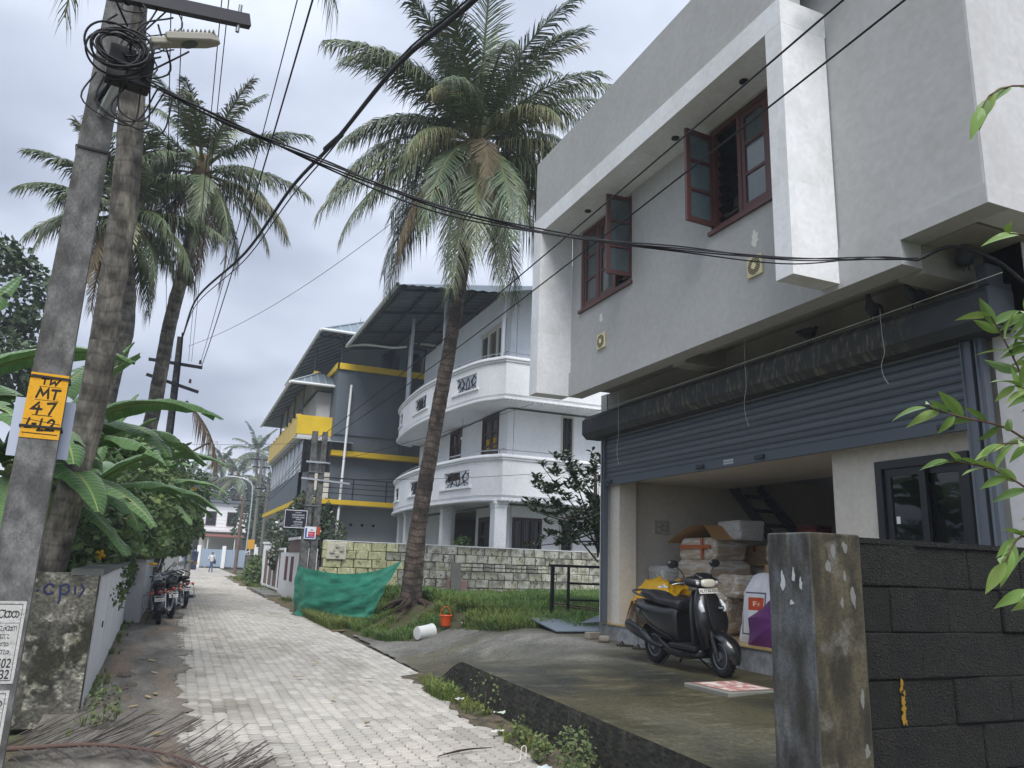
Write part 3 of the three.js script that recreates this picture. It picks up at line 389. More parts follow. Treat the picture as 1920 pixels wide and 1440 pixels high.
// ------------------------------------------------------------------ old block wall behind the lot
{
  const b = G('old_block_wall', 'old block wall, yellow paint on its left and flaking whitewash on its right', 'wall');
  const z = -22.3, x0 = 3.72;
  M('mortar', span(x0, 16, .2, 2.06, z - .22, z - .03), std(0x827f74, .97), b);
  const mk = (base, dirt, s, amt) => { const t = tex(256, 256, (u, v) => { const n = fbm(u * 5, v * 5, 5, 5, s), f = fbm(u * 50, v * 50, 2, 50, s + 1), g = fbm(u * 9, v * 3, 3, 0, s + 2), pk = fbm(u * 14, v * 14, 3, 14, s + 4); let c = mixc(base, dirt, clamp(n * 2.4 - .9) * amt); c = mixc(c, [112, 122, 62], clamp(g * 3 - 1.7) * .5); c = mixc(c, [64, 62, 54], clamp(pk * 6 - 4) * amt); return c.map(q => q * (.84 + f * .3)); }, [1.1, 1.1]); return std(0xffffff, .95, { map: t, bumpMap: t, bumpScale: .012 }); };
  const yel = [mk([208, 206, 168], [172, 170, 130], 221, .6), mk([200, 198, 158], [160, 158, 118], 231, .7)], wht = [mk([188, 187, 178], [118, 116, 106], 241, 1), mk([176, 175, 166], [104, 102, 92], 251, 1), mk([196, 194, 182], [138, 132, 112], 261, 1)];
  const r = rng(77);
  const rough = (w, h, s) => { const g = rb(w, h, .16, .018, 0, 0, 0, 0, 2), p = g.attributes.position; const q = V(0, 0, 0); for (let i = 0; i < p.count; i++) { q.fromBufferAttribute(p, i); const n = fbm3(q.x * 7 + s, q.y * 7, q.z * 7, 3, s) - .5; p.setXYZ(i, q.x + n * .02, q.y + (fbm3(q.x * 9, q.y * 9 + s, q.z, 2, s + 5) - .5) * .02, q.z + n * .05); } g.computeVertexNormals(); return uvm(g, 1, s * .31, s * .17); };
  const sets = [.34, .42, .5].map((w, k) => [0, 1].map(s => rough(w - .012, .222, k * 7 + s * 3 + 1))), bricks = [0, 1].map(s => rough(.34, .095, 40 + s));
  for (let j = 0; j < 6; j++) { let x = x0 - .1 * r(), row = 0; const y = 1.94 - j * .236; while (x < 14.5) {
    const k = Math.floor(r() * 3), w = [.34, .42, .5][k], xm = x + w / 2; const yl = xm < 5.9 + (j === 1 ? -.5 : 0);
    const m = yl ? yel[Math.floor(r() * 2)] : wht[Math.floor(r() * 3)];
    if (!yl && j === 2 && xm > 7.6 && xm < 10.6) { for (const dy of [-.056, .056]) { const s = M('brick', bricks[Math.floor(r() * 2)], m, b); s.position.set(x + .17, y + dy, z + (r() - .5) * .03); } x += .36; continue; }
    const s = M('block', sets[k][Math.floor(r() * 2)], m, b); s.position.set(xm, y + (r() - .5) * .012, z + (r() - .5) * .03 - (j > 4 ? r() * .04 : 0)); s.rotation.z = (r() - .5) * .02; x += w + .012; } }
  M('rubble_base', grid(160, 12, (u, v) => { const x = lerp(x0, 15, u), y = lerp(.1, .72, v); return V(x, y, z + .1 + (fbm(x * 4, y * 8, 4, 0, 271) - .5) * .16 - v * .04); }, (u, v, q) => [q.x, q.y]), wht[0], b);
  M('capping', uvm(span(x0, 16, 2.062, 2.09, z - .24, z + .08)), mats.white, b);
  const mb = G('meter_board', 'cream meter board with small fittings fixed on the yellow block wall', 'meter board', [4.05, 1.8, z + .12]);
  M('board', rb(.54, .46, .06, .01), std(0xc8c4b4, .6), mb);
  for (const [x, y, w, h] of [[0, .14, .09, .09], [.13, .06, .11, .14], [-.13, -.03, .13, .07], [.02, -.11, .1, .08], [-.08, .03, .05, .05]]) M('fitting', rb(w, h, .05, .008, x, y, .05), std(0xb3afa2, .5), mb);
  const sl = G('concrete_slab_post', 'grey concrete slab standing upright against the old block wall', 'slab', [7.45, .5, -21.65]); M('slab', uvm(rb(.3, 1.1, .07, .01, 0, .55, 0)), mats.slabGrey, sl); sl.rotation.x = -.12;
  const pk = G('pink_stone', 'faded pink stone leaning behind the upright concrete slab', 'stone', [7.55, .5, -21.85]); M('stone', uvm(rb(.62, .62, .1, .04, 0, .3, 0, 0, 2)), std(0x8f7470, .95), pk); pk.rotation.x = -.1;
}
// ------------------------------------------------------------------ gate wall along the right side of the lane
{
  const b = G('white_gate_wall', 'white wall with a brown top and two red slots beside the double pole', 'wall', [3.92, 0, -28.5]);
  M('panel', uvm(span(0, .2, 0, 1.75, 0, -5.4)), mats.white, b); M('top_band', uvm(span(-.01, .21, 1.752, 2.2, .01, -3.0)), mats.brown, b); M('cap', uvm(span(-.05, .25, 2.202, 2.3, .05, -3.05)), mats.white, b);
  for (const z of [-1.3, -2.9]) M('red_slot', span(-.012, .05, .7, 1.6, z, z - .75), std(0x5b2c2c, .8), b);
  M('end_face', uvm(span(.02, .6, 0, 1.9, .2, .01)), mats.white, b);
  const g = G('driveway_gate', 'white framed driveway gate with brown panels past the white wall', 'gate', [4.08, 0, -34.2]);
  for (let k = 0; k < 4; k++) { const z = -k * 2.0; M('gate_frame', [span(0, .07, .15, 1.95, z, z - .09), span(0, .07, .15, 1.95, z - 1.85, z - 1.94), span(0, .07, .15, .25, z - .09, z - 1.85), span(0, .07, 1.85, 1.95, z - .09, z - 1.85)], mats.white, g); M('gate_panel', uvm(span(.02, .05, .25, 1.85, z - .3, z - 1.7)), mats.brown, g); }
  const p = G('gate_post', 'white square gate post at the far end of the driveway gate', 'pillar', [4.3, 0, -43.2]); M('post', uvm(span(-.2, .2, 0, 2.2, -.3, .3)), mats.white, p); M('cap', uvm(span(-.26, .26, 2.202, 2.3, -.36, .36)), mats.white, p);
  const o = G('old_side_wall', 'low mossy grey wall beyond the driveway gate', 'wall', [4.5, 0, -45]); M('wall', uvm(span(0, .25, 0, 1.6, 0, -16)), std(0xffffff, .97, { map: mossTex }), o); M('post', uvm(span(-.1, .3, 0, 2.0, .35, .01)), mats.coping, o);
  const c = G('drain_slab', 'concrete drain cover in front of the driveway gate', 'slab', [3.5, 0, -33]); for (let k = 0; k < 5; k++) M('slab', uvm(rb(.75, .12, 1.35, .02, .15, .06, -k * 1.4)), mats.slabGrey, c);
}
// ------------------------------------------------------------------ poles
const poleTex = tex(256, 1024, (u, v) => { const n = fbm(u * 3, v * 110, 5, 0, 281), f = fbm(u * 26, v * 1000, 2, 0, 282), st = fbm(u * 2, v * 36, 4, 0, 283); let c = mixc([118, 118, 117], [86, 86, 86], clamp(n * 2.4 - .7)); c = mixc(c, [56, 54, 51], clamp(st * 3 - 1.5) * .7); return c.map(q => q * (.82 + f * .34)); });
function pscPole(parent, h, w0, d0, w1, d1, lean = [0, 0], name = 'shaft') {
  const nz = 10, g = new THREE.BoxGeometry(1, h, 1, 1, nz, 1); const p = g.attributes.position, uv = g.attributes.uv;
  for (let i = 0; i < p.count; i++) { const t = p.getY(i) / h + .5; const sx = p.getX(i) * lerp(w0, w1, t), sz = p.getZ(i) * lerp(d0, d1, t); p.setXYZ(i, sx + lean[0] * t, t * h, sz + lean[1] * t); uv.setY(i, t * h / 8); }
  g.computeVertexNormals(); return M(name, flat(g), std(0xffffff, .92, { map: poleTex, bumpMap: poleTex, bumpScale: .006 }), parent);
}
{
  const b = G('utility_pole', 'near concrete utility pole with yellow number paint and pasted posters', 'pole', [-.75, 0, -4.6], .1);
  pscPole(b, 6.6, .205, .16, .115, .11, [.045, 0]);
  const half = y => lerp(.16, .11, y / 6.6) / 2, lean = y => .045 * y / 6.6, wAt = y => lerp(.205, .115, y / 6.6);
  const decal = (name, y0, y1, u0, u1, map, off = .003) => { const g = grid(1, 4, (u, v) => { const y = lerp(y0, y1, v); return V(lean(y) + wAt(y) * lerp(u0, u1, u), y, half(y) + off); }); return M(name, g, std(0xffffff, .9, { map }), b); };
  const num = canvasTex(256, 384, (c, w, h) => {
    const r = rng(4); c.fillStyle = '#d9a026'; c.fillRect(0, 0, w, h); for (let k = 0; k < 500; k++) { c.fillStyle = r() < .5 ? 'rgba(120,80,20,.12)' : 'rgba(240,190,70,.15)'; c.fillRect(r() * w, r() * h, 2 + r() * 16, 1 + r() * 10); }
    c.strokeStyle = '#2a241c'; c.fillStyle = '#2a241c'; c.lineCap = 'round'; const ln = (...p) => { c.beginPath(); c.moveTo(p[0], p[1]); for (let i = 2; i < p.length; i += 2) c.lineTo(p[i], p[i + 1]); c.stroke(); };
    c.lineWidth = 3; ln(10, 14, 246, 18); c.lineWidth = 13; ln(78, 32, 124, 30); ln(100, 32, 98, 64); ln(140, 28, 140, 62, 166, 46, 176, 64, 204, 26); c.lineWidth = 3; ln(70, 80, 210, 78);
    c.lineWidth = 15; ln(62, 146, 80, 94, 104, 130, 132, 94, 140, 146); ln(160, 96, 214, 94); ln(186, 96, 180, 148); c.lineWidth = 3; ln(56, 160, 216, 160);
    c.lineWidth = 15; ln(88, 176, 48, 214, 110, 214); ln(92, 196, 84, 242); ln(146, 178, 198, 172, 166, 240); c.lineWidth = 5; ln(60, 250, 186, 250);
    c.lineWidth = 14; ln(46, 272, 30, 324, 66, 322); ln(70, 302, 92, 302); ln(126, 272, 116, 336); ln(108, 338, 140, 336); c.beginPath(); c.moveTo(168, 288); c.quadraticCurveTo(190, 258, 208, 280); c.quadraticCurveTo(206, 306, 160, 334); c.lineTo(212, 332); c.stroke(); c.lineWidth = 4; ln(6, 276, 250, 296); c.lineWidth = 6; ln(14, 356, 240, 358);
  });
  decal('number_paint', 2.14, 2.48, -.5, .5, num);
  const poster = canvasTex(256, 360, (c, w, h) => { const r = rng(9); c.fillStyle = '#b9b9b6'; c.fillRect(0, 0, w, h); for (let k = 0; k < 260; k++) { c.fillStyle = r() < .5 ? 'rgba(70,70,70,.12)' : 'rgba(235,235,235,.2)'; c.fillRect(r() * w, r() * h, 4 + r() * 40, 2 + r() * 12); }
    c.strokeStyle = '#444'; c.lineWidth = 4; c.strokeRect(8, 14, w - 30, h - 28); c.fillStyle = '#26262a'; c.textAlign = 'right'; script(c, w - 34, 74, 44, 6, 3); c.fillRect(14, 96, w - 40, 2); script(c, w - 34, 130, 24, 11, 4); script(c, w - 70, 164, 22, 9, 5); script(c, w - 70, 198, 22, 9, 6); script(c, w - 60, 232, 22, 9, 7); c.font = 'bold 56px sans-serif'; c.fillText('4148502', w - 34, 292, w - 20); c.fillText('8020232', w - 34, 340, w - 20); });
  decal('poster', .96, 1.34, -.46, .42, poster); decal('poster', .56, .93, -.46, .38, poster);
  M('signboard_behind', [span(-.13, .15, 2.06, 2.37, -.12, -.1)], std(0xb9c2d6, .6), b);
  for (const y of [2.2, 2.46, 3.78, 4.35]) M('strap', (() => { const w = wAt(y) + .012, d = half(y) * 2 + .012; return merge([bx(w, .012, .004, lean(y), y, d / 2), bx(w, .012, .004, lean(y), y, -d / 2), bx(.004, .012, d, lean(y) - w / 2, y, 0), bx(.004, .012, d, lean(y) + w / 2, y, 0)]); })(), mats.cable, b);
  // street lamp
  const lamp = M('lamp_arm', tube([[.03, 4.0, .06], [.1, 4.1, .3], [.2, 4.2, .5], [.27, 4.25, .54]], .018, 14, 8), mats.galv, b);
  const lh = new THREE.Group(); lh.name = 'lamp_head'; lh.position.set(.25, 4.25, .54); lh.rotation.set(0, .12, .42); lh.scale.setScalar(.9); b.add(lh);
  M('lamp_body', [rb(.12, .05, .075, .015, .03, 0, 0), ext([[.06, -.06], [.32, -.055], [.38, -.03], [.395, 0], [.38, .03], [.32, .055], [.06, .06]], .035, .008).rotateX(-Math.PI / 2)], std(0x9a978c, .6), lh);
  M('heat_fins', [...Array(11)].map((_, k) => bx(.006, .03, .09, .1 + k * .026, .05, 0)), std(0x8e8b80, .6), lh); M('lamp_glass', flat(new THREE.CircleGeometry(.05, 20).rotateX(Math.PI / 2).translate(.2, -.011, 0)), std(0x545a60, .15), lh);
  // black junction box, cable coil, cross-arm
  M('junction_box', [rb(.22, .2, .1, .01, .15, 4.12, .42, .1), bar([0, 4.1, .05], [.1, 4.1, .38], .03)], mats.black, b);
  const r = rng(31);
  for (let k = 0; k < 9; k++) { const c = V(.07 + r() * .04, 4.14 + (r() - .5) * .05, .5 + r() * .05), R = .1 + r() * .05, pts = []; for (let i = 0; i < 14; i++) { const a = i / 14 * 6.283; pts.push(V(c.x + Math.cos(a) * R, c.y + Math.sin(a) * R * .8, c.z + Math.cos(a * 2 + k) * .02 + k * .004)); } M('cable_coil', tube(pts, .006, 40, 5, true), mats.cable, b); }
  for (let k = 0; k < 14; k++) { const x0 = .05 + r() * .25, y0 = 4.3 + r() * .4, pts = [V(x0, y0, .3 + r() * .1), V(x0 + (r() - .5) * .3, y0 - .15 - r() * .2, .42 + r() * .12), V(x0 + (r() - .5) * .3, y0 - .1 - r() * .35, .45 + r() * .1), V(x0 + (r() - .2) * .3, y0 - .3 * r(), .4)]; M('loose_cable', tube(pts, .004 + r() * .002, 24, 4), mats.cable, b); }
  for (let k = 0; k < 5; k++) { const a = .0 + k * .04, pts = [V(a, 4.05, .42), V(a - .06 + r() * .08, 3.88 - r() * .08, .45), V(a + .1 + r() * .14, 3.83 - r() * .08, .45), V(a + .22, 4.06, .42)]; M('loose_cable', tube(pts, .0045, 24, 4), mats.cable, b); }
  M('cross_arm', [bar([-.3, 4.44, .5], [.72, 4.68, .38], .045, .075)], std(0x3c3d42, .6, { metalness: .3 }), b); M('arm_bolt', [cyl([.66, 4.76, .39], [.66, 4.58, .39], .012, .012, 6)], mats.steel, b);
}
{
  const b = G('cross_arm_pole', 'grey pole with two tilted cross-arms among the palms on the left', 'pole', [-.62, 0, -25.6]);
  pscPole(b, 8.2, .24, .22, .16, .15, [-.16, 0]);
  for (const [y, dx, dy, dx2, dy2] of [[7.3, -.95, .04, .6, -.03], [6.72, -.95, .14, .58, -.24]]) M('cross_arm', bar([dx, y + dy, .16], [dx2, y + dy2, .16], .08, .09), std(0x3a3c40, .7), b);
  for (const [x, y] of [[-.55, 7.42], [.52, 7.38], [-.4, 6.88], [.3, 6.74]]) M('insulator', lathe([[0, 0], [.035, 0], [.05, .03], [.03, .06], [.045, .09], [.02, .13], [0, .13]], 10).translate(x, y, .16), std(0x6d4a40, .4), b);
  M('service_cable', tube([[-.1, 8.3, .2], [-.05, 7.2, .22], [0, 5, .2], [.02, 3.6, .18]], .035, 20, 6), mats.cable, b);
}
{
  const b = G('double_pole', 'pair of grey concrete poles standing together at the end of the green sheet', 'pole', [3.4, 0, -23.8]);
  pscPole(b, 5.35, .26, .22, .16, .15, [.0, 0]); const s2 = pscPole(b, 5.35, .22, .2, .15, .14, [.06, 0]); s2.position.set(.24, 0, .02);
  M('bracket', [bar([-.3, 3.9, .12], [1.15, 3.82, .14], .05, .05), bar([-.2, 4.4, .12], [.5, 4.4, .12], .05, .05)], mats.galv, b);
  M('tape_band', [bx(.42, .03, .26, .1, 3.1, 0), bx(.42, .02, .26, .1, 4.1, 0)], mats.steel, b);
  const sign = canvasTex(256, 176, (c, w, h) => { c.fillStyle = '#16162c'; c.fillRect(0, 0, w, h); c.strokeStyle = '#e8e8ee'; c.lineWidth = 6; c.strokeRect(5, 5, w - 10, h - 10); c.fillStyle = '#f2f2f6'; c.textAlign = 'center'; const L = [[5, 13, 30], [8, 18, 56], [9, 17, 80], [6, 10, 96], [7, 17, 122], [10, 11, 142], [11, 11, 160]]; L.forEach(([n, s, y], i) => script(c, w * .62 + n * s * .44, y, s, n, 20 + i)); });
  const g = G('black_signboard', 'black signboard with white lettering fixed left of the double pole', 'sign', [3.05, 2.68, -23.66]); M('board', rb(.66, .54, .03, .01), mats.black, g); M('sign_face', flat(new THREE.PlaneGeometry(.65, .53).translate(0, 0, .018)), std(0xffffff, .5, { map: sign }), g);
  const pst = canvasTex(128, 144, (c, w, h) => { c.fillStyle = '#e9ecf2'; c.fillRect(0, 0, w, h); c.fillStyle = '#3c5ea8'; c.fillRect(8, 16, 20, 110); c.fillRect(8, 122, 112, 14); c.fillStyle = '#c2203f'; c.fillRect(44, 58, 72, 62); c.fillStyle = '#f6d9df'; script(c, 100, 90, 22, 2, 41); script(c, 104, 112, 12, 4, 42); c.fillStyle = '#8d8f98'; c.fillRect(66, 30, 26, 16); });
  const q = G('pole_poster', 'small white, blue and red poster tied to the double pole', 'poster', [3.5, 2.3, -23.64]); M('sheet', bx(.34, .36, .008), mats.pvc, q); M('print', flat(new THREE.PlaneGeometry(.335, .355).translate(0, 0, .006)), std(0xffffff, .7, { map: pst }), q);
  const rd = G('red_leaflet', 'torn red leaflet behind the small poster on the double pole', 'poster', [3.74, 2.37, -23.66]); M('sheet', ext([[-.06, -.12], [.04, -.13], [.06, .0], [.05, .12], [-.06, .12]], .004), std(0xb5502f, .8), rd);
}
// ------------------------------------------------------------------ overhead wires (each run is one thing)
const wire = (label, pts, r, seg = 40, mat = mats.cable, group = 'overhead wires') => one('overhead_wire', tube(pts, r, seg, 5), mat, label, 'wire', group);
{
  const g = 'overhead wires';
  const main = G('cable_bundle', 'sagging black cable bundle from the pole box to the corner of the shop', 'cable');
  const P = [[-.46, 4.03, -4.12], [-.1, 3.93, -4.14], [.5, 3.81, -4.15], [1.19, 3.69, -4.15], [2.11, 3.69, -4.15], [2.95, 3.78, -4.17], [3.95, 3.9, -4.19], [4.9, 4.1, -4.21], [5.36, 4.19, -4.24]];
  for (let k = 0; k < 4; k++) M('strand', tube(P.map((p, i) => [p[0], p[1] + Math.sin(i * 2.1 + k * 1.6) * .013 - (k === 3 && i > 1 && i < 7 ? .025 : 0), p[2] + Math.cos(i * 2.1 + k * 1.6) * .014]), .0055, 80, 5), mats.cable, main);
  M('wall_run', tube([[5.36, 4.19, -4.24], [5.6, 4.3, -4.1], [5.95, 4.2, -3.98], [6.2, 4.02, -3.92], [6.6, 3.85, -3.9]], .017, 24, 6), mats.cable, main);
  const thick = G('taped_cable', 'thick taped cable running from the far pole to overhead', 'cable');
  M('cable', tube([[-.7, 8.25, -25.5], [-.42, 8.35, -22], [.55, 7.6, -15.5], [.98, 7.45, -12], [1.26, 7.05, -9.6], [1.5, 6.6, -6.9], [1.735, 6.231, -5.33], [2.1, 5.6, -2]], .026, 60, 6), mats.cable, thick);
  M('cable', tube([[-.7, 8.2, -25.5], [-.4, 8.2, -22], [.57, 7.46, -15.5], [1.0, 7.3, -12], [1.27, 7.0, -9.6], [1.5, 6.66, -6.9], [1.735, 6.3, -5.33], [2.1, 5.7, -2]], .011, 60, 5), mats.cable, thick);
  M('tape_knot', [cyl([1.2, 7.13, -10.0], [1.3, 7.0, -9.3], .04, .035, 7)], mats.cable, thick);
  for (const [x, w] of [[-.62, 'leftmost'], [-.53, 'second from the left'], [-.22, 'third from the left'], [-.165, 'rightmost']]) wire(w + ' of the four thin wires running down to the cross-arm pole', sag([x - .45 + (x + .6) * .6, 7.42, -25.4], [x + .02, 7.6, 2], .35), .006, 40);
  wire('thin wire crossing the sky left of the taped cable', sag([-.1, 7.36, -25.4], [.72, 7.9, 2], .5), .007); wire('thin wire beside the taped cable rising to the top edge', sag([-.05, 7.3, -25.4], [.9, 7.9, 2], .55), .011);
  wire('upper of the two thin wires passing in front of the shop windows', sag([3.45, 5.1, -23.7], [3.62, 5.35, -2.4], .12), .0085); wire('lower of the two thin wires passing in front of the shop windows', sag([3.55, 4.95, -23.7], [3.95, 5.32, -2.4], .16), .0085);
  wire('thin wire from the double pole past the white balconies', sag([3.5, 4.3, -23.7], [9.4, 6.4, -21], .1), .007); wire('lower thin wire from the double pole to the white house', sag([3.5, 3.9, -23.7], [12, 4.6, -20], .15), .007);
  wire('faint wire crossing low over the lane between the poles', sag([-.3, 4.9, -26], [3.4, 5.0, -23.8], .04), .006);
  wire('thin wire sagging from the far pole towards the right', sag([-.5, 7.9, -25.4], [4.8, 9.5, -11], .6), .006);
  for (let k = 0; k < 4; k++) wire(['topmost', 'second highest', 'third highest', 'lowest'][k] + ' of the dark wires running down the lane from the double pole', sag([3.35 - k * .1, 5.2 - k * .35, -23.9], [5.0 - k * .3, 6.4 - k * .3, -64], .7), .01, 30, mats.cable, 'wires along the lane');
}
// ------------------------------------------------------------------ green sheet and other things in the lot
{
  const T = new THREE.CatmullRomCurve3([[3.2, 1.36, -23.42], [3.44, 1.27, -22.3], [4.0, 1.21, -20.7], [4.5, 1.33, -19.2], [4.8, 1.6, -17.85]].map(A)), B = new THREE.CatmullRomCurve3([[3.26, .02, -23.42], [3.4, .02, -22.4], [3.85, .08, -21], [4.3, .22, -19.4], [4.42, .24, -18.9]].map(A));
  const g = grid(90, 40, (u, v) => { const a = T.getPoint(u), b = B.getPoint(u), q = a.lerp(b, v); const n = Math.sin((u * 2 + v * 1.6) * 9 + fbm(u * 5, v * 4, 3, 0, 311) * 7) * .016 * (.3 + v) + Math.sin(u * 34 * (1 - v * .6) + v * 6) * .007 + (fbm(u * 11, v * 9, 4, 0, 312) - .5) * .06; q.x -= n * .95; q.z += n * .3; q.x -= Math.sin(v * 3.14) * .06; if (v > .93) q.x -= (v - .93) * .9; return q; });
  const t = tex(256, 256, (u, v) => { const n = fbm(u * 90, v * 90, 2, 90, 313), m = fbm(u * 5, v * 5, 4, 5, 314); const k = .84 + n * .2 + (m - .5) * .26; const d = clamp(m * 3 - 1.6) * .35; return mixc([28 * k, 138 * k, 112 * k], [116, 134, 114], d); }, [3, 1]);
  const s = G('green_sheet', 'green shade-net sheet tied between the double pole and the palm', 'sheet'); M('net', g, phy(0xffffff, .95, { map: t, transmission: .1, thickness: 0, side: THREE.DoubleSide }), s);
  M('tie_rope', tube([[4.78, 1.6, -17.85], [4.9, 1.68, -17.5], [5.2, 1.7, -17.42]], .008, 8, 4), mats.rope, s);
}
function bucket(b, r0, r1, h, mat) { return M('pail', lathe([[0, 0], [r0, 0], [r0 + .004, .01], [r1, h], [r1 + .012, h], [r1 + .012, h + .014], [r1 - .008, h + .014], [r1 - .01, h], [r0 - .008, .012], [0, .012]], 24), mat, b); }
{
  const w = G('white_paint_bucket', 'white plastic paint bucket lying on its side by the palm', 'bucket', [4.28, hF(4.3, -14.3) + .13, -14.55]); w.rotation.set(0, .35, -Math.PI / 2 + .06); bucket(w, .115, .14, .34, std(0xd2d4d2, .45)); M('rib', [flat(new THREE.TorusGeometry(.134, .007, 6, 24).rotateX(Math.PI / 2).translate(0, .28, 0))], std(0xd2d4d2, .45), w);
  M('faded_label', flat(new THREE.CylinderGeometry(.131, .123, .13, 12, 1, true, .6, 1.5).translate(0, .17, 0)), std(0xd6b878, .6), w);
  const o = G('orange_bucket', 'small orange bucket with its handle up on the edge of the ramp', 'bucket', [4.95, hF(4.95, -14.2), -14.9]); bucket(o, .085, .115, .19, std(0xd8531e, .45)); M('handle', tube([[-.118, .19, 0], [-.1, .3, 0], [-.03, .36, 0], [.03, .36, 0], [.08, .28, 0], [.118, .19, 0]], .007, 20, 5), std(0xd8531e, .45), o);
  const l = G('plastic_disc', 'flat white plastic disc lying beside the orange bucket', 'disc', [5.3, hF(5.2, -14.2) + .0, -14.6]); M('disc', lathe([[0, 0], [.13, 0], [.135, .02], [.12, .025], [0, .02]], 20), std(0xcfcabd, .5), l);
  // railing beside the shop
  const r = G('black_railing', 'black steel railing between the old wall and the shop corner', 'railing', [6.75, .55, -13.9]);
  M('top_rail', bar([-.08, 1.06, 0], [1.6, 1.06, .3], .06, .05), mats.blackIron, r); M('post', bar([0, 0, 0], [0, 1.04, 0], .06), mats.blackIron, r); M('post', bar([.32, .12, .06], [.32, 1.04, .06], .045), mats.blackIron, r);
  for (const y of [.12, .42, .73]) M('rail', bar([y < .2 ? 0 : .32, y, y < .2 ? 0 : .06], [1.6, y, .3], .035), mats.blackIron, r);
  const sh = G('metal_sheet', 'blue-grey metal sheet sloping beside the shop corner', 'metal sheet', [6.1, .6, -12.2]); M('sheet', ext([[-.35, -.55], [.95, -.5], [1.0, .9], [-.15, 1.0]], .02).rotateX(-Math.PI / 2 + .06), std(0x7f8b97, .45, { metalness: .3 }), sh);
  M('folded_flap', ext([[0, 0], [.75, .05], [.7, .3]], .015).rotateX(-.9).translate(.2, .08, .3), std(0x5b6570, .45, { metalness: .3 }), sh);
  const bk = [[6.0, -10.9, .3, .2], [5.95, -10.45, -.5, .13]]; bk.forEach(([x, z, a, s], i) => { const k = G(i ? 'round_stone' : 'loose_brick', i ? 'rounded stone by the shop plinth next to the sandals' : 'loose grey brick near the foot of the shop corner', i ? 'stone' : 'brick', [x, hF(x, z), z], a); M('stone', i ? uvm(rb(.17, .1, .13, .045, 0, .05, 0, 0, 2)) : uvm(rb(.24, .1, .12, .012, 0, .05, 0)), std(0x8a8276, .95), k); });
  const sticks = G('stick_pile', 'pile of dry sticks and twigs in the grass', 'sticks', [7.6, hLot(7.6, -15.2) + .12, -15.2]); const rr = rng(41); for (let k = 0; k < 16; k++) { const a = -.5 + (rr() - .5) * .6, L = .6 + rr() * 1.0, x = (rr() - .5) * .7, z = (rr() - .5) * .5; M('stick', cyl([x, .04 + rr() * .2, z], [x + Math.cos(a) * L * .8, .05 + rr() * .1, z - Math.sin(a) * L], .014 + rr() * .016, .008, 5), std(rr() < .5 ? 0x4c4036 : 0x6a5c4c, .95), sticks); }
}
// ------------------------------------------------------------------ vegetation
const leafMat = new THREE.MeshPhysicalMaterial({ vertexColors: true, roughness: .85, transmission: .25, thickness: 0, side: THREE.DoubleSide });
const palmMat = new THREE.MeshStandardMaterial({ vertexColors: true, roughness: .42, side: THREE.DoubleSide });
const dryMat = new THREE.MeshStandardMaterial({ vertexColors: true, roughness: .9, side: THREE.DoubleSide });
class Tri { constructor() { this.p = []; this.c = []; } t(a, b, c, col) { this.p.push(a.x, a.y, a.z, b.x, b.y, b.z, c.x, c.y, c.z); for (let i = 0; i < 3; i++) this.c.push(col[0], col[1], col[2]); }
  g() { const g = new THREE.BufferGeometry(); g.setAttribute('position', new THREE.Float32BufferAttribute(this.p, 3)); g.setAttribute('color', new THREE.Float32BufferAttribute(this.c, 3)); g.setAttribute('uv', new THREE.Float32BufferAttribute(new Float32Array(this.p.length / 3 * 2), 2)); g.computeVertexNormals(); return g; } }
const GREEN = [.074, .122, .058], BROWN = [.19, .14, .085], YEL = [.22, .20, .07];
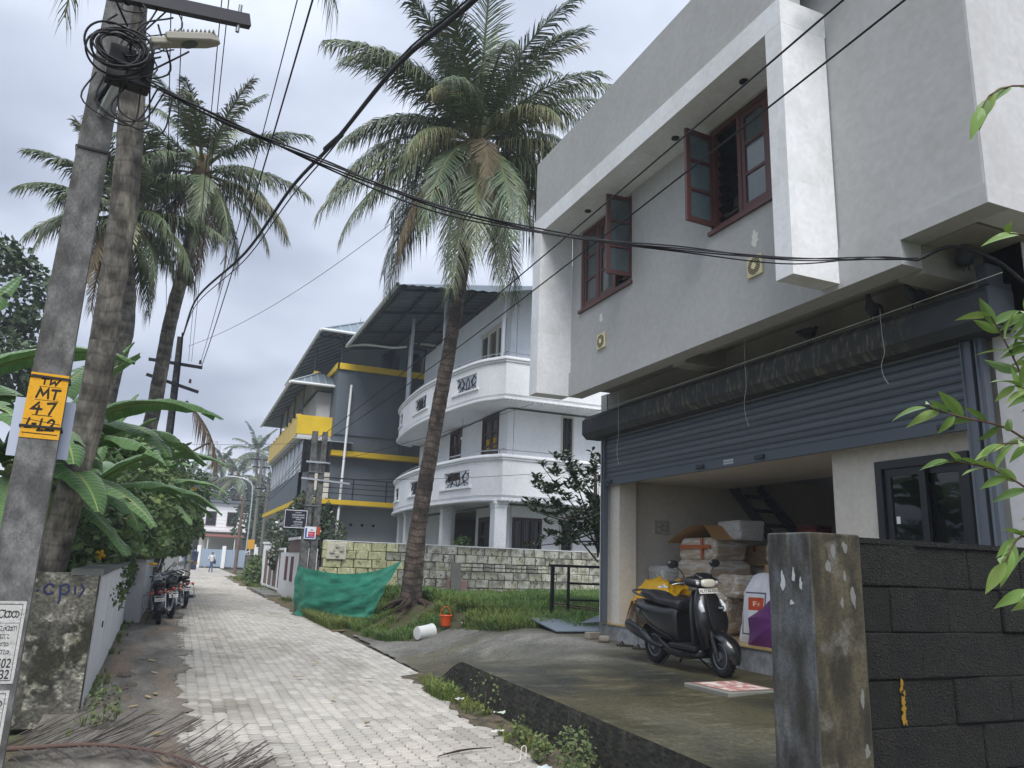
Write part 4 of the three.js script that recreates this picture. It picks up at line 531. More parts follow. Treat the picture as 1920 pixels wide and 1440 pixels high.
function frondGeo(r, az, el0, len, droop, o = {}) {
  const { leaf = .8, hang = .5, dry = 0, n = 92, roll = 0, yellow = 0, stiff = 1.4 } = o;
  const N = 18, pts = [V(0, 0, 0)], tan = []; let q = V(0, 0, 0), el = el0, a = az;
  for (let i = 0; i < N; i++) { const t = i / N, e = el0 - droop * Math.pow(t, stiff); const d = V(Math.cos(e) * Math.cos(a), Math.sin(e), Math.cos(e) * Math.sin(a)); tan.push(d); q = q.clone().addScaledVector(d, len / N); pts.push(q); a += roll / N; }
  tan.push(tan[N - 1]); const B = new Tri(), at = t => { const f = Math.min(N - .001, t * N), k = Math.floor(f); return [pts[k].clone().lerp(pts[k + 1], f - k), tan[k].clone().lerp(tan[Math.min(N, k + 1)], f - k).normalize()]; };
  const rach = dry > .5 ? [.16, .12, .08] : [.12, .13, .05];
  for (let i = 0; i < N; i++) { const w0 = lerp(.05, .008, i / N) * (i === 0 ? 1.6 : 1), w1 = lerp(.05, .008, (i + 1) / N); const s0 = V(0, 1, 0).cross(tan[i]).normalize(), s1 = V(0, 1, 0).cross(tan[i + 1]).normalize(), u0 = tan[i].clone().cross(s0), u1 = tan[i + 1].clone().cross(s1);
    const ring = (p, s, u, w) => [p.clone().addScaledVector(s, w), p.clone().addScaledVector(u, w * .7), p.clone().addScaledVector(s, -w), p.clone().addScaledVector(u, -w * .8)]; const A0 = ring(pts[i], s0, u0, w0), A1 = ring(pts[i + 1], s1, u1, w1);
    for (let k = 0; k < 4; k++) { const m = (k + 1) % 4; B.t(A0[k], A1[k], A1[m], rach); B.t(A0[k], A1[m], A0[m], rach); } }
  for (const sd of [-1, 1]) { let gap = 0; for (let i = 0; i < n; i++) { const t = lerp(.13, .995, (i + r() * .4) / n); if (gap > 0) { gap--; continue; } if (r() < .006) gap = 2; const [p, T] = at(t); const s = V(0, 1, 0).cross(T); if (s.lengthSq() < 1e-4) s.set(1, 0, 0); s.normalize().multiplyScalar(sd);
    const prof = Math.min(1, .45 + t * 2.2) * (t > .5 ? lerp(1, .5, (t - .5) / .5) : 1), L = leaf * 1.22 * prof * (.75 + r() * .4), ang = lerp(.42, 1.22, t * t * .4 + t * .6) + (r() - .5) * .28; const d = s.clone().multiplyScalar(Math.cos(ang)).addScaledVector(T, Math.sin(ang)); d.y += .16 * (1 - hang); d.normalize();
    const h = hang * (.55 + r() * .8), m = p.clone().addScaledVector(d, L * .45); m.y -= L * h * .22; const e = p.clone().addScaledVector(d, L * lerp(.95, .55, h)); e.y -= L * h * .85; if (dry) { e.y -= L * .2; }
    const w = (.0125 + r() * .008) * (o.wide || 1), wd = T.clone().multiplyScalar(w), up = V(0, w * .5, 0); const k = .75 + r() * .5, yl = clamp(yellow + (r() < .05 ? .5 : 0)); let c = mixc(GREEN, YEL, yl).map(v => v * k); c = mixc(c, BROWN.map(v => v * k), dry); const ce = mixc(c, BROWN, clamp(dry + .12 + yellow * .5));
    B.t(p.clone().sub(wd), m.clone().addScaledVector(wd, -1.1).sub(up), m.clone().add(up), c); B.t(p.clone().sub(wd), m.clone().add(up), p.clone().add(wd), c); B.t(p.clone().add(wd), m.clone().add(up), m.clone().addScaledVector(wd, 1.1).sub(up), c); B.t(m.clone().addScaledVector(wd, -1.1).sub(up), e, m.clone().add(up), ce); B.t(m.clone().add(up), e, m.clone().addScaledVector(wd, 1.1).sub(up), ce); } }
  return B.g();
}
const barkTex = (a, b, s, ring = .22) => tex(256, 512, (u, v) => { const n = fbm(u * 8, v * 30, 4, 0, s), f = fbm(u * 50, v * 60, 2, 0, s + 1), rg = Math.abs(((v * 26 + (fbm(u * 5, v * 8, 2, 0, s + 2) - .5) * .5) % 1) - .5) * 2, p = fbm(u * 5, v * 9, 4, 0, s + 3); let c = mixc(a, b, clamp(n * 2 - .5)); c = mixc(c, b.map(q => q * .55), sstep(.7, .97, rg) * ring); c = mixc(c, [164, 158, 140], clamp(p * 6 - 4.1) * .7); return c.map(q => q * (.8 + f * .4)); }, [1, .5]);
const bark1 = barkTex([122, 117, 110], [68, 65, 62], 321), bark2 = barkTex([100, 88, 79], [46, 40, 36], 331, .6);
function trunkGeo(pts, radii, seed = 1, rs = 18, perM = 26) {   // ringed palm trunk
  const c = new THREE.CatmullRomCurve3(pts.map(A)), L = c.getLength(), seg = Math.min(420, Math.round(L * perM)), fr = c.computeFrenetFrames(seg, false);
  const pos = [], uv = [], ix = []; for (let i = 0; i <= seg; i++) { const t = i / seg, q = c.getPointAt(t), f = t * (radii.length - 1), k = Math.min(radii.length - 2, Math.floor(f)); let R = lerp(radii[k], radii[k + 1], f - k); const y = t * L, ph = (y * 9 + fbm(y * 2, seed, 2, 0, 5) * 2) % 1; R *= 1 + (seed === 11 ? .05 : .018) * (ph < .8 ? ph : (1 - ph) * 4);
    for (let j = 0; j <= rs; j++) { const a = j / rs * Math.PI * 2, rr = R * (1 + (fbm(Math.cos(a) * 2 + 9, y * 3 + Math.sin(a) * 2, 3, 0, seed) - .5) * (seed === 11 ? .2 : .14)); const d = fr.normals[i].clone().multiplyScalar(Math.cos(a)).addScaledVector(fr.binormals[i], Math.sin(a)); pos.push(q.x + d.x * rr, q.y + d.y * rr, q.z + d.z * rr); uv.push(j / rs, y * .5); } }
  for (let i = 0; i < seg; i++) for (let j = 0; j < rs; j++) { const a = i * (rs + 1) + j, b = a + 1, d = a + rs + 1, e = d + 1; ix.push(a, b, e, a, e, d); }
  const g = new THREE.BufferGeometry(); g.setAttribute('position', new THREE.Float32BufferAttribute(pos, 3)); g.setAttribute('uv', new THREE.Float32BufferAttribute(uv, 2)); g.setIndex(ix); g.computeVertexNormals(); return flat(g);
}
const VR = V(.924, 0, .383), VF = V(.383, 0, -.924);     // across and along the street view
function palm(name, label, group, trunkPts, radii, fr, crown, opt = {}) {
  const b = G(name, label, 'palm tree', trunkPts[0], 0, group), o = A(trunkPts[0]); const rel = trunkPts.map(p => A(p).clone().sub(o));
  M('trunk', trunkGeo(rel, radii, opt.seed || 1, opt.rs || 16, opt.perM || 24), std(0xffffff, .95, { map: opt.bark || bark1, bumpMap: opt.bark || bark1, bumpScale: .02 }), b);
  const c = A(crown).clone().sub(o), r = rng(opt.seed || 7);
  for (const f of fr) { const m = M('frond', frondGeo(r, f[0], f[1], f[2], f[3], f[4] || {}), (f[4] && f[4].dry > .6) ? dryMat : palmMat, b); m.position.copy(c).add(V(Math.cos(f[0]) * .16, (f[1] > .4 ? .25 : -.05) + (r() - .5) * .3, Math.sin(f[0]) * .16)); }
  if (opt.nuts) for (let k = 0; k < opt.nuts; k++) { const a = r() * 6.283, q = M('coconut', opt.nutG || (opt.nutG = (() => { const g = new THREE.SphereGeometry(.12, 10, 8); g.scale(.9, 1.15, .9); return flat(g); })()), std([0x7a6a2c, 0x5f6a2a, 0x86702f][k % 3], .6), b); q.position.copy(c).add(V(Math.cos(a) * (.25 + r() * .15), -.3 - r() * .45, Math.sin(a) * (.25 + r() * .15))); }
  M('crown_base', taper([c.clone().add(V(0, -.5, 0)), c.clone().add(V(0, 0, 0)), c.clone().add(V(0, .6, 0))], [radii[radii.length - 1] * 1.02, radii[radii.length - 1] * 1.5, .06], 10, 10), std(0x6b5a40, .95), b);
  return b;
}
const azOf = (dx, dz) => { const d = VR.clone().multiplyScalar(dx).addScaledVector(VF, dz); return Math.atan2(d.z, d.x); };
{ // the tall coconut palm in the middle; each frond is set by where it reaches (right, up, away) from the crown in metres
  const fr = [], add = (dx, dz, el, len, droop, o) => fr.push([azOf(dx, dz), el * RAD, len, droop * RAD, o]);
  add(-1, -.2, 62, 4.1, 95, { leaf: .8, hang: .5 }); add(-.5, .3, 76, 4.6, 35, { leaf: .75, hang: .3 }); add(.15, -.9, 82, 4.8, 38, { leaf: .95, hang: .3 }); add(.5, .5, 74, 4.6, 60, { leaf: .75, hang: .6 }); add(1, .1, 52, 4.2, 62, { leaf: .7, hang: .95 }); add(1, .6, 30, 3.6, 60, { leaf: .6, hang: .8 });
  add(-1, -.55, 46, 3.5, 70, { leaf: 1.0, hang: .45 }); add(-1, .1, 26, 3.5, 72, { leaf: .8, hang: .8 }); add(-1, .5, 8, 3.4, 62, { leaf: .75, hang: .9 }); add(-1, -.1, -2, 3.9, 62, { leaf: .75, hang: .95, yellow: .1 }); add(-.6, -.9, 0, 3.0, 80, { leaf: .75, hang: .9, yellow: .35 }); add(-.8, -.3, -26, 4.4, 50, { leaf: .8, hang: .8 }); add(-.5, .3, -38, 4.3, 42, { leaf: .8, hang: .7 });
  add(-.3, -1, -35, 4.7, 48, { leaf: .85, hang: .7 }); add(-.15, .6, -50, 4.7, 30, { leaf: .8, hang: .6 }); add(.1, -1, -42, 4.8, 40, { leaf: .85, hang: .7, yellow: .15 }); add(.35, -.9, -36, 4.8, 46, { leaf: .85, hang: .7 }); add(.6, .2, -34, 4.2, 46, { leaf: .85, hang: .75 }); add(.9, -.3, -20, 4.0, 60, { leaf: .8, hang: .8 }); add(1, -.5, 4, 3.4, 74, { leaf: .8, hang: .8, yellow: .3 }); add(.8, -.9, 20, 3.2, 86, { leaf: .8, hang: .75, yellow: .4 }); add(-.5, -1, 34, 2.4, 105, { leaf: .55, hang: .9, yellow: .7 });
  add(.3, 1, 50, 4, 60, {}); add(-.4, 1, 55, 4, 60, {}); add(.8, .9, 12, 4, 70, { hang: .8 }); add(-.8, .9, 16, 4, 70, { hang: .8 }); add(.2, 1, 0, 4, 70, { hang: .8 }); add(.7, -.5, 60, 3.8, 70, { leaf: .8, hang: .4 }); add(-.3, -.9, 66, 3.9, 75, { leaf: .85, hang: .4 }); add(.1, .4, 84, 4.2, 20, { leaf: .6, hang: .2 });
  add(-.7, -.5, -48, 3.9, 36, { leaf: .7, hang: .9, dry: .9 }); add(.15, -.8, -20, 3.4, 80, { leaf: .7, hang: 1, dry: .8 }); add(.9, .3, -30, 3.8, 50, { leaf: .7, hang: .9, dry: .5 }); add(-.9, .5, -30, 4, 50, { leaf: .75, hang: .8 }); add(.5, .8, -44, 4, 40, { hang: .8 }); add(-.1, -.6, -62, 4.7, 22, { leaf: .8, hang: .6, yellow: .2 }); add(.3, -.5, -64, 4.7, 20, { leaf: .75, hang: .6, yellow: .25 });
  palm('coconut_palm', 'tall coconut palm with a leaning trunk rising from the grassy lot', null, [[4.97, hLot(4.97, -17.6) - .15, -17.6], [5.0, 2.2, -17.45], [5.12, 4.0, -17.2], [5.3, 6.2, -16.9], [5.52, 8.6, -16.75], [5.7, 11.8, -16.7]], [.26, .185, .172, .162, .15, .14, .13], fr.concat(randomFronds(77, 16, 3.9, { leaf: .85, n: 80, low: -70 }), randomFronds(78, 14, 4.2, { leaf: .9, n: 90, low: 20 })), [5.7, 11.9, -16.7], { seed: 11, nuts: 14, bark: bark2, rs: 20 });
  const root = G('palm_root_mound', 'dark mound of roots around the foot of the tall palm', 'roots', [4.97, hLot(4.97, -17.6) - .1, -17.55]); const r = rng(8); for (let k = 0; k < 22; k++) { const a = r() * 6.283, R = .3 + r() * .35; M('root', taper([[Math.cos(a) * .2, .22, Math.sin(a) * .2], [Math.cos(a) * R * .8, .12 + r() * .06, Math.sin(a) * R * .8], [Math.cos(a + .3) * R * 1.2, .0, Math.sin(a + .3) * R * 1.2]], [.05, .04, .015], 5, 6), std(0x3d332a, .95), root); }
}
function randomFronds(seed, n, len, opt = {}) { const r = rng(seed), out = []; for (let k = 0; k < n; k++) { const t = (k + .5) / n, az = k * 2.39996 + r() * .5, el = lerp(82, opt.low || -55, Math.pow(t, .85)) + (r() - .5) * 12; out.push([az, el * RAD, len * (.85 + r() * .3), lerp(45, 80, t) * (el < -20 ? .6 : 1) * RAD, { leaf: (opt.leaf || .7) * (.9 + r() * .2), hang: clamp(.45 + t * .6), yellow: r() < .15 ? .4 : t * .12, dry: opt.dry && k >= n - opt.dry ? .9 : 0, wide: opt.wide, n: opt.n || 76 }]); } return out; }
palm('leaning_palm', 'bare leaning palm trunk close behind the near utility pole', null, [[-1.35, -.1, -9.9], [-1.2, 1.4, -9.4], [-1.04, 2.7, -9.0], [-.97, 4.0, -8.65], [-.98, 5.6, -8.3], [-1.12, 7.2, -7.95], [-1.3, 11.5, -7.2]], [.16, .138, .132, .13, .126, .122, .115], randomFronds(19, 22, 4.2), [-1.32, 11.7, -7.15], { seed: 21, rs: 20, perM: 30 });
palm('curved_palm', 'coconut palm with an S-bent trunk just right of the leaning trunk', 'left palms', [[-2.5, -.1, -23], [-2.25, 4.2, -22.5], [-2.1, 6.07, -21.97], [-1.95, 7.0, -21.64], [-2.0, 8.0, -21.5], [-2.3, 9.7, -21.15]], [.24, .2, .19, .18, .17, .16], randomFronds(29, 34, 2.35, { dry: 2, leaf: .62 }), [-2.45, 10.1, -21.1], { seed: 31, nuts: 10 });
palm('upright_palm', 'coconut palm with dry hanging fronds beside the cross-arm pole', 'left palms', [[-1.4, -.1, -25], [-1.3, 3.5, -24.5], [-1.15, 5.67, -23.9], [-1.0, 8.2, -23.2], [-.75, 10.3, -22.6], [-.72, 12.0, -22.3]], [.25, .22, .2, .19, .18, .17], randomFronds(39, 38, 2.9, { dry: 4, low: -66, leaf: .65 }), [-.72, 12.3, -22.3], { seed: 41, nuts: 8 });
{ // dead frond caught by the cross-arm pole
  const b = G('hanging_dead_frond', 'dead brown palm frond hanging beside the cross-arm pole', 'frond', [-.35, 6.1, -25.2]); M('frond', frondGeo(rng(5), .3, -.75, 2.4, .8, { dry: 1, wide: 1.6, hang: 1, leaf: .7, n: 40 }), dryMat, b);
  const s = G('wooden_prop', 'slanting wooden stick lodged above the bushes by the cross-arm pole', 'stick', [-.5, 4.1, -24.8]); M('stick', cyl([-.1, 0, 0], [.95, .75, .2], .035, .03, 7), std(0x7d7264, .95), s);
}
// banana plants
const banTex = tex(64, 512, (u, v) => { const s = .86 + .14 * Math.sin(v * 512 * .9) * .5 + (fbm(u * 6, v * 40, 3, 0, 341) - .5) * .2; const m = Math.abs(u - .5) < .035 ? 1 : 0; const c = mixc([112, 154, 88], [178, 198, 130], m); return c.map(q => q * s); });
const banBump = tex(64, 512, (u, v) => { const k = 128 + 100 * Math.sin(v * 512 * .45) + (Math.abs(u - .5) < .04 ? 60 : 0); return [k, k, k]; }, [1, 1], false);
const banMats = [0xffffff, 0xd8e8c8, 0xb8d0a4].map(c => phy(c, .82, { map: banTex, bumpMap: banBump, bumpScale: .006, transmission: .3, clearcoat: .25, clearcoatRoughness: .4, thickness: 0, side: THREE.DoubleSide }));
function bananaLeaf(r, az, el0, len, droop, W) {
  const N = 26, pts = [V(0, 0, 0)], tan = []; let q = V(0, 0, 0); for (let i = 0; i < N; i++) { const t = i / N, e = el0 - droop * Math.pow(t, 1.5); const d = V(Math.cos(e) * Math.cos(az), Math.sin(e), Math.cos(e) * Math.sin(az)); tan.push(d); q = q.clone().addScaledVector(d, len / N); pts.push(q); } tan.push(tan[N - 1]);
  const M2 = 8, fold = .35 + r() * .5, tear = new Set(); for (let k = 0; k < 3 + r() * 4; k++) tear.add((4 + Math.floor(r() * (N - 6))) * 2 + (r() < .5 ? 1 : 0)); const pos = [], uv = [], seed = r() * 100;
  const at = (i, j) => { const t = i / N, u = j / M2 * 2 - 1, s = V(0, 1, 0).cross(tan[i]).normalize(), n = tan[i].clone().cross(s); const w = W * Math.pow(Math.sin(Math.PI * clamp(t * .93 + .045) ** .8), .55) * (t < .1 ? t * 10 : 1); const p = pts[i].clone().addScaledVector(s, u * w * Math.cos(fold * Math.abs(u))).addScaledVector(n, Math.abs(u) * w * Math.sin(fold) * (1 - .9 * Math.abs(u)) + (fbm(t * 9 + seed, u * 2, 2, 0, 7) - .5) * .1 * Math.abs(u)); p.y -= u * u * w * .22; return p; };
  for (let i = 2; i < N; i++) for (let j = 0; j < M2; j++) { const side = j < M2 / 2 ? 0 : 1; const isTear = tear.has(i * 2 + side) && (side ? j > M2 / 2 + 0 : j < M2 / 2 - 1); const a = at(i, j), b = at(i, j + 1), c = at(i + (isTear ? .0 : 1), j + 1), d = at(i + 1, j); const f = k => [j / M2 + (k & 1 ? 1 / M2 : 0), (i + (k & 2 ? 1 : 0)) / N]; if (isTear) { continue; } [[a, 0], [b, 1], [c, 3], [a, 0], [c, 3], [d, 2]].forEach(([p, k]) => { pos.push(p.x, p.y, p.z); uv.push(...f(k)); }); }
  let g = new THREE.BufferGeometry(); g.setAttribute('position', new THREE.Float32BufferAttribute(pos, 3)); g.setAttribute('uv', new THREE.Float32BufferAttribute(uv, 2)); g = mergeVertices(g, 1e-5); g.computeVertexNormals(); return [flat(g), taper(pts, [.03, .022, .006], 6, 16)];
}
const ribMat = std(0x7d8c4a, .6), stemMat = std(0x6d7444, .7);
function banana(label, x, z, h, leaves, seed) { const r = rng(seed), b = G('banana_plant', label, 'banana plant', [x, 0, z], 0, 'banana plants'); M('stem', taper([[0, -.1, 0], [.02, h * .5, .02], [.0, h, 0]], [.14, .11, .07], 10, 8), stemMat, b); leaves.forEach(([az, el, len, dr, W], i) => { const [g, rib] = bananaLeaf(r, az, el * RAD, len, dr * RAD, W); const m = M('leaf', g, banMats[i % 3], b); m.position.y = h - .15 + r() * .15; M('midrib', rib, ribMat, m); }); }
{
  const L = (dx, dz, el, len, dr, W = .33) => [azOf(dx, dz), el, len, dr, W];
  banana('banana plant nearest the utility pole, leaves hanging over the mossy wall', -1.8, -9.95, 2.5, [L(.9, .5, 62, 1.9, 18, .34), L(1, -.2, 28, 2.0, 70), L(1, -.6, 10, 1.9, 66), L(.6, -.9, -10, 1.7, 52), L(-.8, -.4, 55, 2.0, 60, .34), L(-1, .2, 30, 2.2, 70), L(-.4, -1, 35, 1.9, 90), L(-1, -.8, 5, 1.8, 60), L(.2, 1, 70, 1.8, 40), L(.9, .1, -14, 1.6, 46), L(1, .3, 48, 2.3, 74), L(1, -.9, 30, 2.0, 84), L(.9, -.1, 4, 1.9, 54)], 51);
  banana('banana plant at the left edge with leaves crossing behind the pole', -2.7, -9.9, 3.1, [L(1, .2, 40, 2.2, 60), L(.6, -.8, 25, 2.0, 70), L(.2, -1, 50, 2.2, 80), L(-.6, -.6, 45, 2.2, 70), L(1, -.4, 8, 2.0, 60), L(.3, .6, 74, 1.9, 20, .4), L(-.3, .4, 66, 2.1, 40, .4), L(.9, .5, 15, 2, 66), L(-1, .1, 20, 2, 70)], 57);
  banana('banana plant behind the near one with a broad upright leaf', -1.6, -11.5, 3.0, [L(.7, .3, 70, 1.7, 10, .36), L(1, .1, 40, 2.2, 76), L(1, -.5, 16, 2.2, 64), L(.3, -1, 30, 2, 90), L(-1, 0, 50, 2, 70), L(-.6, .8, 40, 2, 70), L(1, .8, 22, 2.0, 72), L(.8, -.8, -8, 1.7, 50)], 61);
  banana('banana plant with long leaves drooping across the hedge', -1.5, -13.4, 2.5, [L(1, -.2, 38, 2.6, 70, .27), L(1, .4, 20, 2.2, 66), L(.4, -1, 26, 2, 80), L(.5, .6, 74, 1.8, 14, .34), L(-1, .2, 44, 2, 70), L(.9, -.6, 2, 1.9, 56), L(-.3, 1, 40, 2, 70)], 71);
  banana('banana plant beside the bent palm trunk', -1.9, -18, 3.2, [L(.8, .3, 76, 1.7, 8, .36), L(.4, .2, 60, 1.7, 30, .34), L(1, -.3, 34, 2.2, 80), L(-1, 0, 40, 2.2, 80), L(.7, -.8, 14, 2, 66), L(1, .5, 10, 2, 60), L(-.4, -.9, 30, 2, 80)], 81);
  banana('banana plant under the cross-arm pole', -1.2, -22, 3.0, [L(1, .2, 30, 2.4, 70), L(.9, -.5, 50, 2.2, 80), L(.3, -1, 24, 2, 80), L(-1, 0, 46, 2, 70), L(1, .7, 8, 2.1, 56), L(.6, .2, 66, 1.9, 40, .32), L(.9, -.2, 0, 1.9, 56)], 91);
  banana('banana plant farthest down the lane with ragged leaves', -.9, -27, 3.4, [L(1, .2, 24, 2.4, 70, .26), L(1, -.4, 6, 2.0, 70, .24), L(.5, -1, 24, 2, 80), L(-1, 0, 46, 2, 70), L(.4, .6, 60, 2, 40)], 101);
}
// leafy masses
function leafMass(T, r, c, rad, n, size, cols, o = {}) {
  const { shell = .55, up = .35, clump = 2.2, flatY = 0, narrow = .42 } = o; let made = 0, tries = 0;
  while (made < n && tries++ < n * 6) { const d = V(r() * 2 - 1, r() * 2 - 1, r() * 2 - 1), l = d.length(); if (l > 1 || l < 1e-3) continue; const R = lerp(l, 1, shell); const q = V(d.x / l * R * rad[0], d.y / l * R * rad[1], d.z / l * R * rad[2]); const nz = fbm3((c[0] + q.x) * clump / rad[0], (c[1] + q.y) * clump / rad[1] * .9, (c[2] + q.z) * clump / rad[2], 3, 3); if (nz < .47 + r() * .06) continue; q.multiplyScalar(.72 + nz * .62); q.x += c[0]; q.y += c[1]; q.z += c[2]; if (o.wall && o.wall(q)) continue;
    const out = d.normalize().multiplyScalar(.6).add(V(r() - .5, r() - .5 + up, r() - .5)).normalize(); const dir = V(r() - .5, r() - .75, r() - .5).addScaledVector(d, .5).normalize(); const sd = out.clone().cross(dir).normalize(); const s = size * (.6 + r() * .8), e = q.clone().addScaledVector(dir, s), m = q.clone().addScaledVector(dir, s * .45).addScaledVector(out, s * .08), a = m.clone().addScaledVector(sd, s * narrow).addScaledVector(out, s * -.06), b = m.clone().addScaledVector(sd, -s * narrow).addScaledVector(out, s * -.06); let col = cols[Math.floor(r() * cols.length)]; const k = .7 + r() * .6; col = [col[0] * k, col[1] * k, col[2] * k]; T.t(q, a, m, col); T.t(a, e, m, col); T.t(q, m, b, col); T.t(m, e, b, col); made++; }
}
const LG = [[.08, .14, .045], [.1, .17, .05], [.065, .115, .04], [.13, .2, .06]], LD = [[.055, .095, .042], [.066, .115, .048], [.045, .08, .035]], LY = [.34, .26, .03];
function shrub(name, label, category, pos, blobs, size, cols, seed, group, o = {}) {
  const r = rng(seed), b = G(name, label, category, pos, 0, group), T = new Tri(); for (const [x, y, z, rx, ry, rz, n] of blobs) { leafMass(T, r, [x, y, z], [rx, ry, rz], n, size, cols, o); }
  M('crown', T.g(), leafMat, b, { kind: 'stuff' }); const st = blobs.slice(0, o.stems || 3).map(([x, y, z], i) => taper([[x * .15, -.05, z * .15], [x * .5, y * .5, z * .5], [x, y, z]], [o.r || .05, (o.r || .05) * .7, .015], 6, 8)); st.forEach(g => M(o.trunk ? 'trunk' : 'stem', g, std(0x51453a, .95), b));
  if (o.flowers) for (let k = 0; k < o.flowers; k++) { const q = blobs[Math.floor(r() * blobs.length)], a = r() * 6.283, e = (r() - .3) * 1.4; const f = M('flower', o.fg || (o.fg = (() => { const g = []; for (let i = 0; i < 5; i++) { const a2 = i / 5 * 6.283; g.push(tint(flat(new THREE.SphereGeometry(.045, 6, 4).scale(1, .4, .7).translate(.042, 0, 0).rotateY(a2)), 1, 1, 1)); } return merge(g); })()), o.fm || (o.fm = std(o.fcol || 0xd8a818, .6)), b); f.position.set(q[0] + Math.cos(a) * Math.cos(e) * q[3], q[1] + Math.sin(e) * q[4], q[2] + Math.sin(a) * Math.cos(e) * q[5]); f.rotation.set(r() * 3, r() * 3, r() * 3); }
  return b;
}
const hedge = 'hedge shrubs along the left wall', overWall = (x0, y0) => q => q.x + x0 > -.86 && q.y + y0 < 1.55 || q.x + x0 > .3 && q.y + y0 < 2.2;
shrub('hedge_shrub', 'leafy green shrub spilling over the white wall nearest the pole', 'shrub', [-1.75, .3, -12.3], [[0, .7, 0, .9, .8, 1.4, 2600], [.35, .9, -1.2, .8, .7, 1.2, 2200], [-.3, 1.2, .4, .8, .7, 1.0, 1500]], .11, LG, 401, hedge, { flowers: 3, wall: overWall(-1.75, .3) });
shrub('hedge_shrub', 'dense green shrub with a few yellow flowers behind the white wall', 'shrub', [-1.7, .5, -15], [[.1, 1.1, 0, 1.0, 1.0, 1.7, 3200], [.5, .9, -1.5, .9, .8, 1.4, 2600], [.2, 2.0, -.6, .9, .8, 1.2, 2000]], .12, LG, 411, hedge, { flowers: 6, wall: overWall(-1.7, .5) });
shrub('hedge_shrub', 'tall leafy shrub with yellow flowers above the second white wall', 'shrub', [-1.6, .5, -19.5], [[.1, 1.5, 0, 1.1, 1.3, 1.9, 3600], [.5, 1.0, -1.6, .9, .9, 1.5, 2600], [.2, 2.6, -.6, .9, .9, 1.3, 2200]], .12, LG, 421, hedge, { flowers: 8, wall: overWall(-1.6, .5) });
shrub('hedge_shrub', 'shrub hanging over the parked motorcycles', 'shrub', [-1.4, .5, -24], [[.1, 1.6, 0, 1.0, 1.4, 2.0, 3600], [.5, 1.2, -1.8, .9, 1.1, 1.6, 2600], [.3, 2.8, -1, .9, 1.1, 1.6, 2400]], .12, LG, 431, hedge, { flowers: 7, wall: overWall(-1.4, .5) });
shrub('hedge_shrub', 'darker shrub past the motorcycles leaning out over the lane', 'shrub', [-.8, .3, -30], [[.2, 2.2, 0, 1.2, 1.7, 2.4, 4200], [.5, 1.6, -2.2, 1.0, 1.3, 1.9, 3000], [.5, 3.4, -1, 1.0, 1.2, 1.7, 2400]], .13, [...LG, ...LD], 441, hedge, { flowers: 8, wall: overWall(-.8, .3) });
shrub('hedge_shrub', 'farthest shrub of the left hedge before the white gate panel', 'shrub', [-.8, .2, -36.5], [[.3, 1.9, 0, 1.2, 1.6, 2.4, 3600], [.7, 1.0, -2, .9, 1.0, 1.6, 2400], [.6, 3.0, -1.4, 1, 1.1, 1.8, 2400]], .13, [...LG, ...LD], 451, hedge, { flowers: 5, wall: overWall(-.8, .2) });
shrub('flowering_shrub', 'tall bright shrub rising behind the long banana leaves', 'shrub', [-1.5, .4, -17], [[.1, 2.4, 0, .9, 1.0, 1.6, 3000], [.3, 1.7, -1.4, .9, .9, 1.4, 2400]], .13, [[.13, .21, .06], [.1, .17, .05], [.16, .24, .07]], 456, null, { flowers: 6, wall: overWall(-1.5, .4) });
shrub('flowering_shrub', 'tall bright shrub above the nearest motorcycle', 'shrub', [-1.1, .4, -22], [[.2, 2.7, 0, .9, 1.2, 1.7, 3200], [.4, 1.9, -1.8, .8, 1.0, 1.6, 2600]], .13, [[.13, .21, .06], [.1, .17, .05], [.16, .24, .07]], 457, null, { flowers: 7, wall: overWall(-1.1, .4) });
shrub('flowering_shrub', 'tall bright shrub above the farthest motorcycle', 'shrub', [-.8, .4, -27], [[.3, 2.9, 0, .9, 1.3, 1.8, 3200], [.5, 2.0, -2, .8, 1.0, 1.6, 2600]], .13, [[.13, .21, .06], [.1, .17, .05], [.16, .24, .07]], 458, null, { flowers: 7, wall: overWall(-.8, .4) });
shrub('climbing_hedge', 'mass of climbing leaves behind the banana plants at the left edge', 'shrub', [-4.2, .2, -13], [[0, 1.3, 0, 2.0, 1.4, 2.0, 3600], [1.4, 1.2, -3, 1.6, 1.3, 2.0, 3000], [-1.8, 1.5, 1, 1.8, 1.4, 1.8, 2400]], .13, LD, 461, null, { flowers: 5, fcol: 0xe6e6e2 });
shrub('climbing_hedge', 'tangle of green creepers under the bent palm', 'shrub', [-2.6, .3, -20], [[0, 1.8, 0, 1.3, 1.6, 2.2, 3600], [.2, 2.4, -3.2, 1.3, 1.7, 2.2, 3400], [.6, 3.2, -5.6, 1.2, 1.5, 2.0, 3000]], .12, LG, 466, null, { flowers: 8 });
shrub('dark_tree', 'dark leafy tree at the left edge of the picture above the banana leaves', 'tree', [-7.4, 0, -29], [[0, 9.6, 0, 2.2, 1.9, 2.2, 3600], [.4, 7.4, .3, 2.0, 1.5, 2, 2600], [-1.8, 8.6, .6, 2.2, 2, 2, 2800], [-.4, 5.6, 0, 1.6, 1.3, 1.6, 1600]], .22, LD, 471, null, { trunk: true, r: .22, stems: 3, shell: .45 });
shrub('gate_bush', 'dark bush with white flowers above the driveway gate', 'bush', [5.4, 0, -37], [[-.5, 2.6, 0, 1.1, 1.2, 1.3, 3600], [.0, 3.6, .3, .9, .9, 1.1, 2400], [-.7, 1.6, .2, .9, .9, 1.0, 2000], [.6, 2.4, .6, 1, 1, 1, 1800]], .13, LD, 481, null, { flowers: 60, fcol: 0xd6d6d0, r: .06 });
